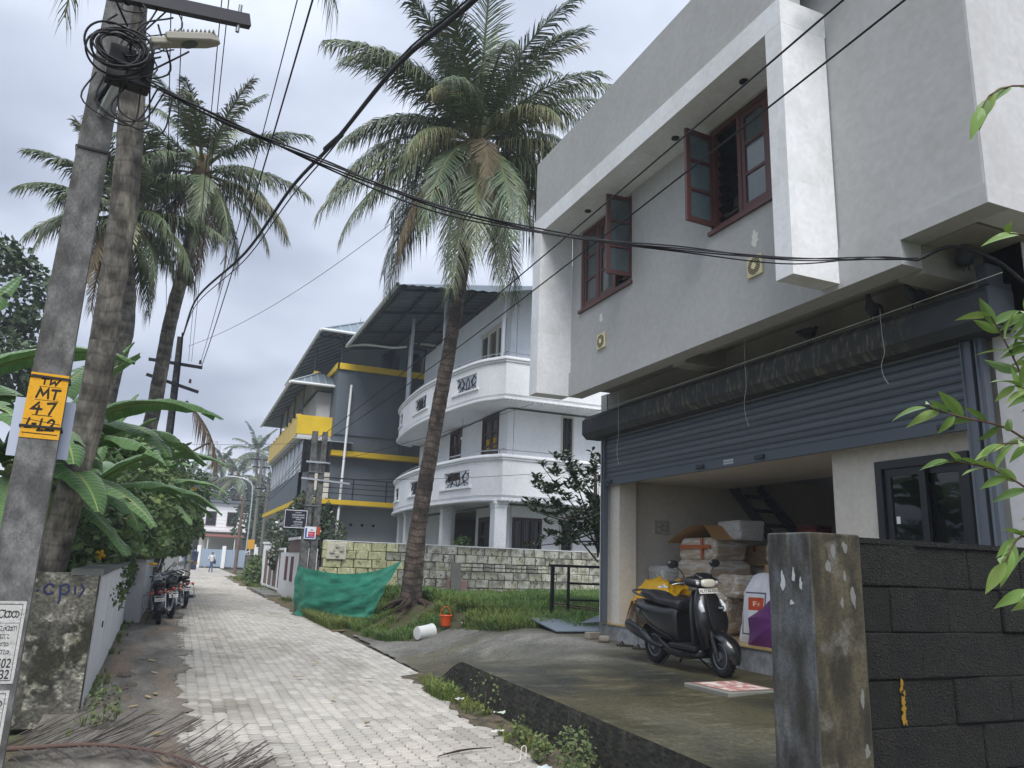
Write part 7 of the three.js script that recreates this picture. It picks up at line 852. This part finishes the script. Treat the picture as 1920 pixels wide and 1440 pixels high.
// ------------------------------------------------------------------ goods in the open shop
{
  const card = (s, base = [176, 142, 104]) => { const t = tex(128, 128, (u, v) => { const n = fbm(u * 5, v * 5, 4, 5, s), f = fbm(u * 60, v * 12, 2, 0, s + 1); return base.map(q => q * (.82 + n * .26 + (f - .5) * .1)); }); return std(0xffffff, .85, { map: t }); };
  const cm = [card(801), card(802, [164, 130, 96]), card(803, [188, 158, 122])], wrapB = tex(256, 256, (u, v) => { const n = (fbm(u * 10 + fbm(u * 4, v * 4, 3, 4, 6) * 3, v * 18, 4, 0, 811)) * 255; return [n, n, n]; }, [1, 1], false), wrapC = tex(256, 256, (u, v) => { const n = fbm(u * 5 + fbm(u * 3, v * 3, 3, 3, 8) * 2, v * 9, 4, 0, 812); return mixc([182, 162, 138], [212, 210, 205], clamp(n * 3 - 1.15)); });
  const wrap = phy(0xffffff, .4, { map: wrapC, bumpMap: wrapB, bumpScale: .03, clearcoat: .35, clearcoatRoughness: .3 }), tape = std(0xa9582c, .6), film = phy(0xd6d8d8, .35, { bumpMap: wrapB, bumpScale: .04, clearcoat: .3 });
  const lump = (w, h, d, amp, s, e = .06) => { const g = new RoundedBoxGeometry(w, h, d, 5, Math.min(w, h, d) * e * 2.4), p = g.attributes.position; for (let i = 0; i < p.count; i++) { const x = p.getX(i), y = p.getY(i), z = p.getZ(i), n = fbm3(x * 5 + s, y * 5, z * 5, 3, s) - .5, m = 1 + n * amp; p.setXYZ(i, x * m, y * (1 + (fbm3(x * 4, y * 4 + s, z * 4, 2, s + 3) - .5) * amp * .5), z * m); } g.computeVertexNormals(); return flat(g); };
  const F = .776, box = (label, x, z, y, w, h, d, wrapped, s, ry = 0) => { const b = G('carton', label, 'carton', [x, y, z], ry, 'cartons stacked in the shop'); if (wrapped) M('wrapped_carton', lump(w, h, d, .42, s, .11).translate(0, h / 2, 0), wrap, b); else { M('carton_body', rb(w, h, d, .012, 0, h / 2, 0), cm[s % 3], b); M('tape_strip', [bx(w + .004, .002, .05, 0, h + .002, 0), bx(.003, h * .3, .05, -w / 2 - .002, h * .85, 0)], tape, b); } return b; };
  // tall stack left of centre
  box('bottom carton of the tall wrapped stack', 7.4, -9.75, F, .7, .36, .86, true, 1); box('second carton of the tall wrapped stack', 7.42, -9.72, F + .35, .68, .33, .84, true, 2, .05); box('third carton of the tall wrapped stack', 7.38, -9.74, F + .67, .7, .32, .86, true, 3, -.04); const t1 = box('top carton of the tall stack, marked with orange tape', 7.4, -9.72, F + .98, .68, .34, .84, true, 4); M('orange_tape', [bx(.012, .055, .74, -.352, .2, .0), bx(.012, .3, .05, -.353, .17, .18)], tape, t1);
  const sh = G('cardboard_flap', 'large bent cardboard sheet laid over the tall stack', 'cardboard'); M('sheet', grid(16, 8, (u, v) => V(7.0 + v * .75, 2.02 + Math.sin(u * 2.4) * .2 + u * .08 - (u > .8 ? (u - .8) * .9 : 0), lerp(-10.35, -9.2, u) + v * .1)), std(0xa5804f, .85, { side: THREE.DoubleSide }), sh); M('crumpled_film', lump(.5, .28, .5, .5, 9).translate(7.55, 2.2, -9.25), film, sh);
  for (let k = 0; k < 4; k++) box(['bottom', 'second', 'third', 'top'][k] + ' carton of the middle stack', 8.3, -9.55, F + k * .31, .6, .3, .7, k % 2 === 0, 11 + k, .03 * k);
  for (let k = 0; k < 4; k++) box(['bottom', 'second', 'third', 'top'][k] + ' carton of the stack behind the white sack', 7.9, -8.55, F + k * .32, .6, .31, .62, k !== 2, 21 + k, .04 * (k % 2)); for (let k = 0; k < 4; k++) box(['bottom', 'second', 'third', 'top'][k] + ' brown carton of the rightmost stack', 8.2, -7.75, F + k * .31, .6, .3, .62, false, 31 + k, -.03 * k);
  box('wrapped bale in front of the stacks behind the scooter', 6.95, -9.05, F, .5, .56, .66, true, 41, .2); box('second wrapped bale on the one behind the scooter', 7.0, -8.65, F + .5, .42, .3, .6, true, 43, -.3);
  box('carton at the shop entrance under the yellow sheet', 6.78, -10.12, F, .36, .46, .5, false, 50); const cl = canvasTex(96, 64, (c, w, h) => { c.fillStyle = '#b08e68'; c.fillRect(0, 0, w, h); c.fillStyle = '#3b2f24'; c.font = 'bold 14px sans-serif'; c.fillText('HANDLE', 12, 30); c.fillText('WITH CARE', 6, 48); }); { const p = new THREE.PlaneGeometry(.3, .2); p.rotateY(-Math.PI / 2); p.translate(6.596, 1.0, -10.12); one('carton_print', flat(p), std(0xffffff, .85, { map: cl }), 'printed lettering on the front of the carton under the yellow sheet', 'print'); }
  const y = G('yellow_sheet', 'crumpled yellow plastic sheet thrown over the front carton', 'plastic sheet'); M('plastic', grid(46, 30, (u, v) => { const z = lerp(-10.62, -9.55, u), x = lerp(6.42, 6.95, v), n = fbm(u * 7 + v * 3, v * 6, 4, 0, 821) - .5; return V(x + n * .16, 1.3 + .12 * Math.sin(u * 3.1) + n * .26 - (v < .22 ? (.22 - v) * 1.2 : 0) - (u < .12 ? (.12 - u) * 1.6 : 0), z + (fbm(u * 8, v * 8, 3, 0, 822) - .5) * .14); }), phy(0xd8a808, .32, { side: THREE.DoubleSide, clearcoat: .3 }), y);
  for (const [l, x, z, yy, w, h, d, s] of [['pale plastic-wrapped bundle at the top left of the shop goods', 7.15, -10.55, 1.35, .5, .32, .5, 61], ['lower pale bundle against the shop side wall', 7.15, -10.6, 1.05, .5, .3, .46, 62], ['clear bundle beside the tall wrapped stack', 7.45, -10.45, 1.3, .4, .28, .4, 63]]) { const q = G('plastic_bundle', l, 'bundle', [x, yy, z]); M('bundle', lump(w, h, d, .5, s, .12).translate(0, h / 2, 0), film, q); }
  box('carton holding up the pale bundles', 7.2, -10.45, F, .6, .3, .6, false, 71);
  const sk = G('white_sack', 'tall white woven sack standing behind the purple umbrella', 'sack', [6.82, F, -7.95]); const skt = canvasTex(128, 192, (c, w, h) => { c.fillStyle = '#d7d9de'; c.fillRect(0, 0, w, h); c.strokeStyle = '#24243a'; c.lineWidth = 3; c.strokeRect(44, 60, 70, 110); c.fillStyle = '#c04a26'; c.fillRect(66, 72, 44, 34); c.fillStyle = '#f0d0b8'; c.font = 'bold 18px sans-serif'; c.fillText('Fe', 76, 95); });
  M('sack_body', (() => { const g = loft([[0, 0, 0, .24, .3, 3], [0, .02, 0, .27, .33, 3], [0, .4, 0, .25, .3, 2.8], [0, .66, .02, .22, .27, 2.6], [0, .8, .0, .12, .2, 2.4], [0, .84, -.02, .03, .06, 2]].map(s => [s[0], s[1], s[2], s[3], s[4], s[5], Math.PI / 2]), 28, 5), p = g.attributes.position, uv = g.attributes.uv; for (let i = 0; i < p.count; i++) { const an = Math.atan2(p.getZ(i), p.getX(i)), n = fbm3(Math.cos(an) * 3, p.getY(i) * 2.5, Math.sin(an) * 3, 4, 9) - .5, fo = Math.sin(an * 9 + n * 8) * .06 * sstep(.3, .8, p.getY(i)), kk = 1 + n * .55 + fo; p.setX(i, p.getX(i) * kk); p.setZ(i, p.getZ(i) * kk + p.getY(i) * .06); uv.setXY(i, p.getZ(i) / .66 + .5, p.getY(i) / .86); } g.computeVertexNormals(); return g; })(), std(0xffffff, .7, { map: skt }), sk);
  // purple umbrella lying open
  const um = G('purple_umbrella', 'open purple umbrella resting on the shop step', 'umbrella', [6.66, F + .16, -7.46]); um.rotation.set(.35, .5, .95); const N = 8, R = .45, um_m = phy(0x5c2266, .92, { side: THREE.DoubleSide, sheen: .3, transmission: .12, thickness: 0 });
  for (let k = 0; k < N; k++) { M('canopy_panel', grid(8, 8, (u, v) => { const a0 = k / N * 6.2832, a1 = (k + 1) / N * 6.2832, a = lerp(a0, a1, u), r = v * R * (1 - .1 * v * Math.sin(u * Math.PI)), h = .3 * (1 - v * v) - .03 * Math.sin(u * Math.PI) * v; return V(Math.cos(a) * r, h, Math.sin(a) * r); }), um_m, um); const a = k / N * 6.2832; M('rib', tube([[0, .295, 0], [Math.cos(a) * R * .5, .22, Math.sin(a) * R * .5], [Math.cos(a) * R, -.002, Math.sin(a) * R]], .004, 8, 4), mats.steel, um); } M('shaft', cyl([0, .34, 0], [0, -.35, 0], .006, .006, 8), mats.steel, um); M('handle', cyl([0, -.35, 0], [0, -.46, 0], .014, .014, 10), mats.black, um);
  const br = G('grass_broom', 'dry grass broom leaning in the shop entrance', 'broom', [6.45, F, -10.35]); const rr = rng(83); for (let k = 0; k < 30; k++) M('bristle', cyl([(rr() - .5) * .03, .4, (rr() - .5) * .03], [-.08 + (rr() - .5) * .12, 0.0, -.1 + (rr() - .5) * .2], .002, .0015, 3), std(0x5e4a3c, .95), br);
  const rs = G('red_box', 'red box on top of the stacks under the stair', 'box', [8.3, F + 1.27, -8.6]); M('box_body', rb(.3, .2, .36, .01, 0, .1, 0), std(0x6a1420, .6), rs); M('lid', rb(.32, .04, .38, .01, 0, .22, 0), std(0x541018, .6), rs);
  const sw = G('switch_board', 'small framed chart on the shop side wall', 'chart', [7.25, 2.28, -10.872]); const swt = canvasTex(96, 80, (c, w, h) => { c.fillStyle = '#b9b6ac'; c.fillRect(0, 0, w, h); c.strokeStyle = '#55534e'; c.lineWidth = 2; for (const [a, d, e, f] of [[4, 4, 88, 72], [12, 14, 36, 20], [54, 14, 30, 46], [12, 40, 30, 28], [48, 28, 26, 26]]) c.strokeRect(a, d, e, f); }); M('plate', rb(.3, .24, .012, .004), mats.pvc, sw); M('print', flat(new THREE.PlaneGeometry(.29, .23).translate(0, 0, .0075)), std(0xffffff, .7, { map: swt }), sw);
}
// ------------------------------------------------------------------ forecourt details
{
  const mh = G('painted_cover', 'red and white painted drain cover on the forecourt', 'drain cover', [5.2, hF(5.2, -6.6), -6.6], .06); const t = tex(128, 128, (u, v) => { const n = fbm(u * 7, v * 7, 5, 0, 831), e = Math.min(u, v, 1 - u, 1 - v); return e < .06 ? mixc([150, 92, 86], [128, 120, 110], n) : mixc([164, 112, 106], [206, 200, 194], clamp(n * 4 - 1.4)); }); M('slab', uvm(rb(.66, .06, .66, .012, 0, -.005, 0)), mats.slabGrey, mh); const p = new THREE.PlaneGeometry(.58, .58); p.rotateX(-Math.PI / 2); p.translate(.02, .028, -.01); M('painted_face', flat(p), std(0xffffff, .85, { map: t }), mh);
  const sd = (label, x, z, a) => { const s = G('sandal', label, 'sandal', [x, hF(x, z) + .004, z], a, 'pair of sandals by the step'); const o = []; for (let k = 0; k < 24; k++) { const q = k / 24 * 6.283, y = Math.sin(q) * .125; o.push([Math.cos(q) * (.042 + .01 * Math.sin(q)), y]); } M('sole', ext(o, .018, .004).rotateX(-Math.PI / 2), std(0x2a2622, .8), s); M('strap', tube([[-.045, .015, -.02], [-.03, .06, -.04], [.03, .06, -.04], [.045, .015, -.02]], .01, 14, 6), std(0x221f1c, .7), s); M('toe_strap', tube([[-.03, .055, -.04], [0, .03, -.085], [.03, .055, -.04]], .006, 10, 5), std(0x221f1c, .7), s); }; sd('left sandal of the pair by the shop step', 6.02, -9.98, 1.2); sd('right sandal of the pair, half behind the scooter', 6.06, -9.62, .9);
  // pigeons on the shutter hood
  const pg = (label, x, y, z, a, crouch) => { const b = G('pigeon', label, 'pigeon', [x, y, z], a, 'pigeons on the shutter hood'); const M0 = std(0x2b3038, .7); M('body', merge([loft([[0, .1, -.16, .012, .008, 2], [0, .1, -.08, .04, .03, 2], [0, .11, 0, .062, .06, 2], [0, .13, .06, .055, .06, 2], [0, .17, .09, .034, .035, 2], [0, crouch ? .18 : .21, .105, .028, .03, 2], [0, crouch ? .2 : .24, .115, .02, .022, 2], [0, crouch ? .2 : .235, .15, .004, .004, 2]], 14, 4), cyl([-.02, 0, .01], [-.02, .07, .01], .006, .006, 5), cyl([.02, 0, .01], [.02, .07, .01], .006, .006, 5)]), M0, b); for (const s of [-1, 1]) M('wing', loft([[s * .05, .13, .05, .012, .03, 2], [s * .06, .125, -.04, .014, .04, 2], [s * .035, .115, -.15, .006, .012, 2]], 10, 3), std(0x3a404a, .7), b); };
  pg('pigeon in the middle of the shutter hood', 6.02, 4.06, -5.3, -1.2, false); pg('pigeon near the left of the group on the hood', 6.05, 4.06, -6.2, 1.6, true); pg('pigeon behind the cord near the right end of the hood', 6.05, 4.06, -4.85, -1.5, true); pg('pigeon on the cable at the right end of the hood', 6.0, 4.22, -4.28, -.9, false);
  // litter along the kerb
  const lit = (label, x, z, y, w, d, c, a, cat = 'litter') => { const b = G('litter', label, cat, [x, y, z], a, 'litter along the kerb'); M('scrap', grid(6, 5, (u, v) => V((u - .5) * w, .01 + fbm(u * 4 + x * 9, v * 4, 3, 0, 841) * .05, (v - .5) * d)), new THREE.MeshStandardMaterial({ color: c, roughness: .5, side: THREE.DoubleSide }), b); };
  lit('green and white wrapper stuck by the kerb', 3.2, -7.75, .1, .07, .12, 0xb9ccb4, 1.2); lit('crumpled silver wrapper beside the bushy weed', 2.86, -5.95, .02, .14, .09, 0xc4d0d0, .4); lit('pale wrapper under the bushy weed', 2.98, -5.6, .02, .1, .1, 0xb8b4c4, .9); lit('small white scrap of paper on the paving edge', 3.0, -7.3, .02, .12, .05, 0xc8c8c2, .2); lit('white scrap beside the kerb grass', 3.2, -9.0, .03, .12, .08, 0xc6c8c8, .7);
  const wr = G('wire_hook', 'bent white wire clip lying on the paving by the kerb', 'wire', [2.82, .02, -6.35]); M('wire', tube([[-.16, 0, .04], [-.05, .0, .03], [0, .0, 0], [.03, .1, -.02], [.06, .1, -.02], [.05, .01, .01]], .004, 24, 5), mats.rope, wr);
  const tw = G('dark_twig', 'dark curved twig lying on the paving', 'twig', [2.45, .012, -6.75]); M('twig', taper([[-.24, 0, .08], [-.08, .012, .02], [.1, .014, -.04], [.3, .01, -.06]], [.004, .009, .007, .003], 6, 14), std(0x2a1d1c, .9), tw);
  const rr = rng(851); for (let k = 0; k < 26; k++) { const z = -6.5 - rr() * 14, left = rr() < .6, x = left ? -.55 + rr() * .9 : 1 + rr() * 2.3; const f = one('fallen_leaf', (() => { const w = .02 + rr() * .015, l = .04 + rr() * .04; return grid(3, 4, (u, v) => V((u - .5) * w * 2 * Math.sin(.3 + v * 2.5), .01 + Math.abs(u - .5) * .012 + v * .006, (v - .5) * l * 2)); })(), new THREE.MeshStandardMaterial({ color: [0xa89468, 0x8a7a4a, 0xbfae8a, 0x74603c][k % 4], roughness: .8, side: THREE.DoubleSide }), 'small dry leaf lying on the lane', 'leaf', 'fallen leaves on the lane', [x, .022, z], rr() * 6); }
  for (let k = 0; k < 9; k++) { const b = G('road_stone', 'small stone by the foot of the white wall', 'stone', [-.62 + rr() * .3, .02, -9.4 - rr() * 2.4], rr() * 6, 'small stones at the wall foot'); const g = new THREE.IcosahedronGeometry(.05 + rr() * .05, 1), p = g.attributes.position; for (let i = 0; i < p.count; i++) { const n = .75 + hash(Math.round(p.getX(i) * 1e4), Math.round(p.getY(i) * 1e4), k) * .4; p.setXYZ(i, p.getX(i) * n, p.getY(i) * n * .6, p.getZ(i) * n); } g.computeVertexNormals(); M('stone', flat(g), std(0x6e655a, .95), b); }
}
{ // fallen dry frond across the wall foot: rib low along the ground, leaflets fanning up and away
  const b = G('fallen_frond', 'dry brown palm frond lying by the foot of the utility pole', 'frond'), r = rng(861), rib = new THREE.CatmullRomCurve3([[-1.4, .12, -7.15], [-.92, .12, -7.2], [-.4, .13, -7.15], [.05, .09, -6.98], [.42, .03, -6.6], [.6, .01, -6.2]].map(A)); M('rib', taper(rib.getPoints(12), [.022, .017, .01, .004], 7, 30), std(0x57443c, .85), b);
  const T = new Tri(); for (let k = 0; k < 170; k++) { const t = .06 + r() * .92, p = rib.getPoint(t), d = rib.getTangent(t), up = k % 5 < 3; const L = (up ? 1.35 : .5) * (1 - t * .5) * (.45 + r() * .7), dir = up ? V(.45 + r() * .3, .42 + (r() - .5) * .35, -.95).normalize() : V(.35, -.05, .8 + r() * .4).normalize(); dir.addScaledVector(d, .35).normalize(); const s = dir.clone().cross(UPV).normalize().multiplyScalar(.005 + r() * .005), m = p.clone().addScaledVector(dir, L * .55), e = p.clone().addScaledVector(dir, L); m.y -= L * .03; e.y -= L * (up ? .28 : .12); m.y = Math.max(m.y, .03); e.y = Math.max(e.y, .02); const q = .4 + r() * .9, c = [.07 * q, .055 * q, .048 * q]; T.t(p.clone().sub(s), m.clone().sub(s), m.clone().add(s), c); T.t(p.clone().sub(s), m.clone().add(s), p.clone().add(s), c); T.t(m.clone().sub(s), e, m.clone().add(s), c); } M('leaflets', T.g(), dryMat, b, { kind: 'stuff' });
}
{ // shrub reaching in from the right, close to the camera
  const b = G('overhanging_shrub', 'light green leafy shrub reaching in at the right edge', 'shrub', [2.75, 0, -1.15]), r = rng(871); const bark = std(0x5b4438, .9), cols = [[.16, .28, .05], [.2, .34, .07], [.12, .22, .045], [.25, .36, .08]]; const lm = cols.map(c => phy(new THREE.Color().setRGB(...c), .82, { clearcoat: .2, transmission: .35, thickness: 0, side: THREE.DoubleSide }));
  const lg = [0, 1, 2].map(k => grid(4, 8, (u, v) => { const w = .3 * Math.sin(Math.PI * Math.pow(v, .8)) * (1 - v * .15), s = u * 2 - 1; return V(s * w * .5, -v * v * (.12 + k * .12) + Math.abs(s) * .05 * Math.sin(v * 3.1), v); }));
  const P = (x, y, z) => V(x - 2.75, y, z + 1.15); M('stem', taper([[0, 0, 0], [-.05, .9, -.15], [-.12, 1.5, -.3], [-.18, 2.1, -.38], [-.3, 2.6, -.3], [-.4, 3.0, -.18]], [.02, .016, .012, .01, .007], 6, 20), bark, b);
  const tw = [[[2.35, 3.02, -1.3], [2.14, 3.03, -1.28], [1.98, 2.96, -1.28], [1.93, 2.9, -1.28]], [[2.6, 2.7, -1.4], [2.35, 2.66, -1.43], [2.2, 2.63, -1.42]], [[2.63, 1.7, -1.5], [2.45, 2.1, -1.55], [2.36, 2.3, -1.56], [2.28, 2.42, -1.56]], [[2.6, 1.8, -1.5], [2.4, 2.06, -1.6], [2.2, 2.1, -1.64], [2.08, 2.12, -1.66]], [[2.62, 1.6, -1.5], [2.45, 1.85, -1.58], [2.3, 1.94, -1.62], [2.16, 1.96, -1.66]], [[2.64, 1.5, -1.5], [2.48, 1.7, -1.58], [2.36, 1.74, -1.6], [2.28, 1.66, -1.6]], [[2.66, 1.4, -1.5], [2.5, 1.55, -1.58], [2.38, 1.58, -1.6]], [[2.6, 2.2, -1.5], [2.48, 2.3, -1.52], [2.38, 2.34, -1.52]], [[2.64, 2.0, -1.48], [2.5, 2.16, -1.52], [2.34, 2.2, -1.55]], [[2.66, 1.5, -1.45], [2.55, 1.8, -1.5], [2.46, 1.98, -1.52]], [[2.66, 1.9, -1.5], [2.5, 2.02, -1.55], [2.3, 2.02, -1.6]], [[2.6, 2.3, -1.45], [2.46, 2.42, -1.5], [2.36, 2.44, -1.52]]];
  tw.forEach((q, qi) => { const pts = q.map(p => P(...p)), c = new THREE.CatmullRomCurve3(pts); M('twig', taper([qi < 2 ? P(2.62, q[0][1] - .25, -1.4) : P(2.62, Math.min(q[0][1], 2), -1.47), ...pts], [.007, .005, .0035, .002], 5, 14), bark, b); const n = qi < 2 ? 5 - qi : 13; for (let k = 0; k < n; k++) { const t = lerp(qi < 2 ? .3 : .15, 1, k / (n - 1)), p = c.getPoint(t), d = c.getTangent(t), sd = k % 2 ? 1 : -1; const m = M('leaf', lg[Math.floor(r() * 3)], lm[Math.floor(r() * 4)], b); const s = (.075 + r() * .05) * (qi < 2 ? .95 : 1); m.scale.set(s * 1.15, s, s); m.position.copy(p); const dir = d.clone().multiplyScalar(.7).add(V((r() - .5) * .7, (r() - .6) * .9 + sd * .25, (r() - .5) * .8 + sd * .3)).normalize(); m.quaternion.setFromUnitVectors(V(0, 0, 1), dir); m.rotateZ((r() - .5) * 1.6); } });
}
// ------------------------------------------------------------------ the walker far down the lane
{
  const J = { hip: [0, .92, 0], chest: [0, 1.28, .02], neck: [0, 1.46, .02], head: [0, 1.6, .03], ls: [-.19, 1.42, .01], le: [-.3, 1.17, -.02], lh: [-.2, .98, .12], rs: [.19, 1.42, .01], re: [.27, 1.15, .0], rh: [.25, .92, .05], lk: [-.11, .5, .05], lf: [-.13, .07, -.02], rk: [.11, .5, -.03], rf: [.14, .07, -.06], lt: [-.14, .04, .12], rt: [.16, .04, .08] };
  const bones = [['hip', 'chest', .15, .16], ['chest', 'neck', .15, .065], ['neck', 'head', .055, .06], ['ls', 'rs', .07, .07], ['ls', 'le', .055, .042], ['le', 'lh', .042, .03], ['rs', 're', .055, .042], ['re', 'rh', .042, .03], ['hip', 'lk', .1, .065], ['lk', 'lf', .062, .042], ['hip', 'rk', .1, .065], ['rk', 'rf', .062, .042], ['lf', 'lt', .042, .035], ['rf', 'rt', .042, .035]];
  const sd = (p, a, b, r0, r1) => { const ba = [b[0] - a[0], b[1] - a[1], b[2] - a[2]], pa = [p[0] - a[0], p[1] - a[1], p[2] - a[2]]; const h = clamp((pa[0] * ba[0] + pa[1] * ba[1] + pa[2] * ba[2]) / (ba[0] ** 2 + ba[1] ** 2 + ba[2] ** 2)); return Math.hypot(pa[0] - ba[0] * h, pa[1] - ba[1] * h, pa[2] - ba[2] * h) - lerp(r0, r1, h); };
  const { MarchingCubes } = await import('three/addons/objects/MarchingCubes.js');
  const N = 72, mc = new MarchingCubes(N, mats.black, false, false, 60000); mc.isolation = 0; const S0 = 1.0; for (let k = 0; k < N; k++) for (let j = 0; j < N; j++) for (let i = 0; i < N; i++) { const p = [(i / N * 2 - 1) * S0, (j / N * 2 - 1) * S0 + .9, (k / N * 2 - 1) * S0]; let d = 9; for (const [a, c, r0, r1] of bones) { const q = sd(p, J[a], J[c], r0, r1), hh = clamp(.5 + .5 * (d - q) / .04); d = lerp(d, q, hh) - .04 * hh * (1 - hh); } const hd = Math.hypot((p[0]) / .078, (p[1] - 1.62) / .11, (p[2] - .03) / .095) - 1; d = Math.min(d, hd * .08); mc.field[i + j * N + k * N * N] = -d; }
  mc.update(); const n = mc.count, pos = new Float32Array(n * 3), nor = new Float32Array(n * 3), col = new Float32Array(n * 3); for (let i = 0; i < n; i++) { const x = mc.positionArray[i * 3] * S0, y = mc.positionArray[i * 3 + 1] * S0 + .9, z = mc.positionArray[i * 3 + 2] * S0; pos.set([x, y, z], i * 3); nor.set([mc.normalArray[i * 3], mc.normalArray[i * 3 + 1], mc.normalArray[i * 3 + 2]], i * 3); const c = y < .09 ? [.03, .03, .03] : y < .95 ? [.07, .1, .2] : y > 1.64 || (y > 1.52 && z < .02 && Math.abs(x) < .1) ? [.02, .016, .014] : (y > 1.48 && Math.abs(x) < .1) || (y < 1.14 && Math.abs(x) > .19) ? [.25, .15, .1] : [.66, .68, .7]; col.set(c, i * 3); }
  const g = new THREE.BufferGeometry(); g.setAttribute('position', new THREE.BufferAttribute(pos, 3)); g.setAttribute('normal', new THREE.BufferAttribute(nor, 3)); g.setAttribute('color', new THREE.BufferAttribute(col, 3)); g.computeVertexNormals();
  const b = G('person', 'person in a white shirt and blue trousers standing far down the lane', 'person', [2.75, .0, -74], .35); M('body', flat(g), new THREE.MeshStandardMaterial({ vertexColors: true, roughness: .85, side: THREE.DoubleSide }), b);
  const bag = G('shoulder_bag', 'dark blue bag carried by the person down the lane', 'bag', [3.0, .78, -73.9], .3); M('pouch', rb(.16, .3, .3, .05, 0, .1, 0, 0, 2), std(0x1d2b44, .7), bag); M('strap', tube([[0, .24, -.1], [-.1, .5, -.05], [-.2, .66, .02], [-.12, .5, .1], [0, .24, .12]], .015, 16, 5), std(0x1d2b44, .7), bag);
}
scene.fog = new THREE.FogExp2(0xd4dbe6, 0.0016);     // moist air between here and the end of the lane
renderer.render(scene, camera);
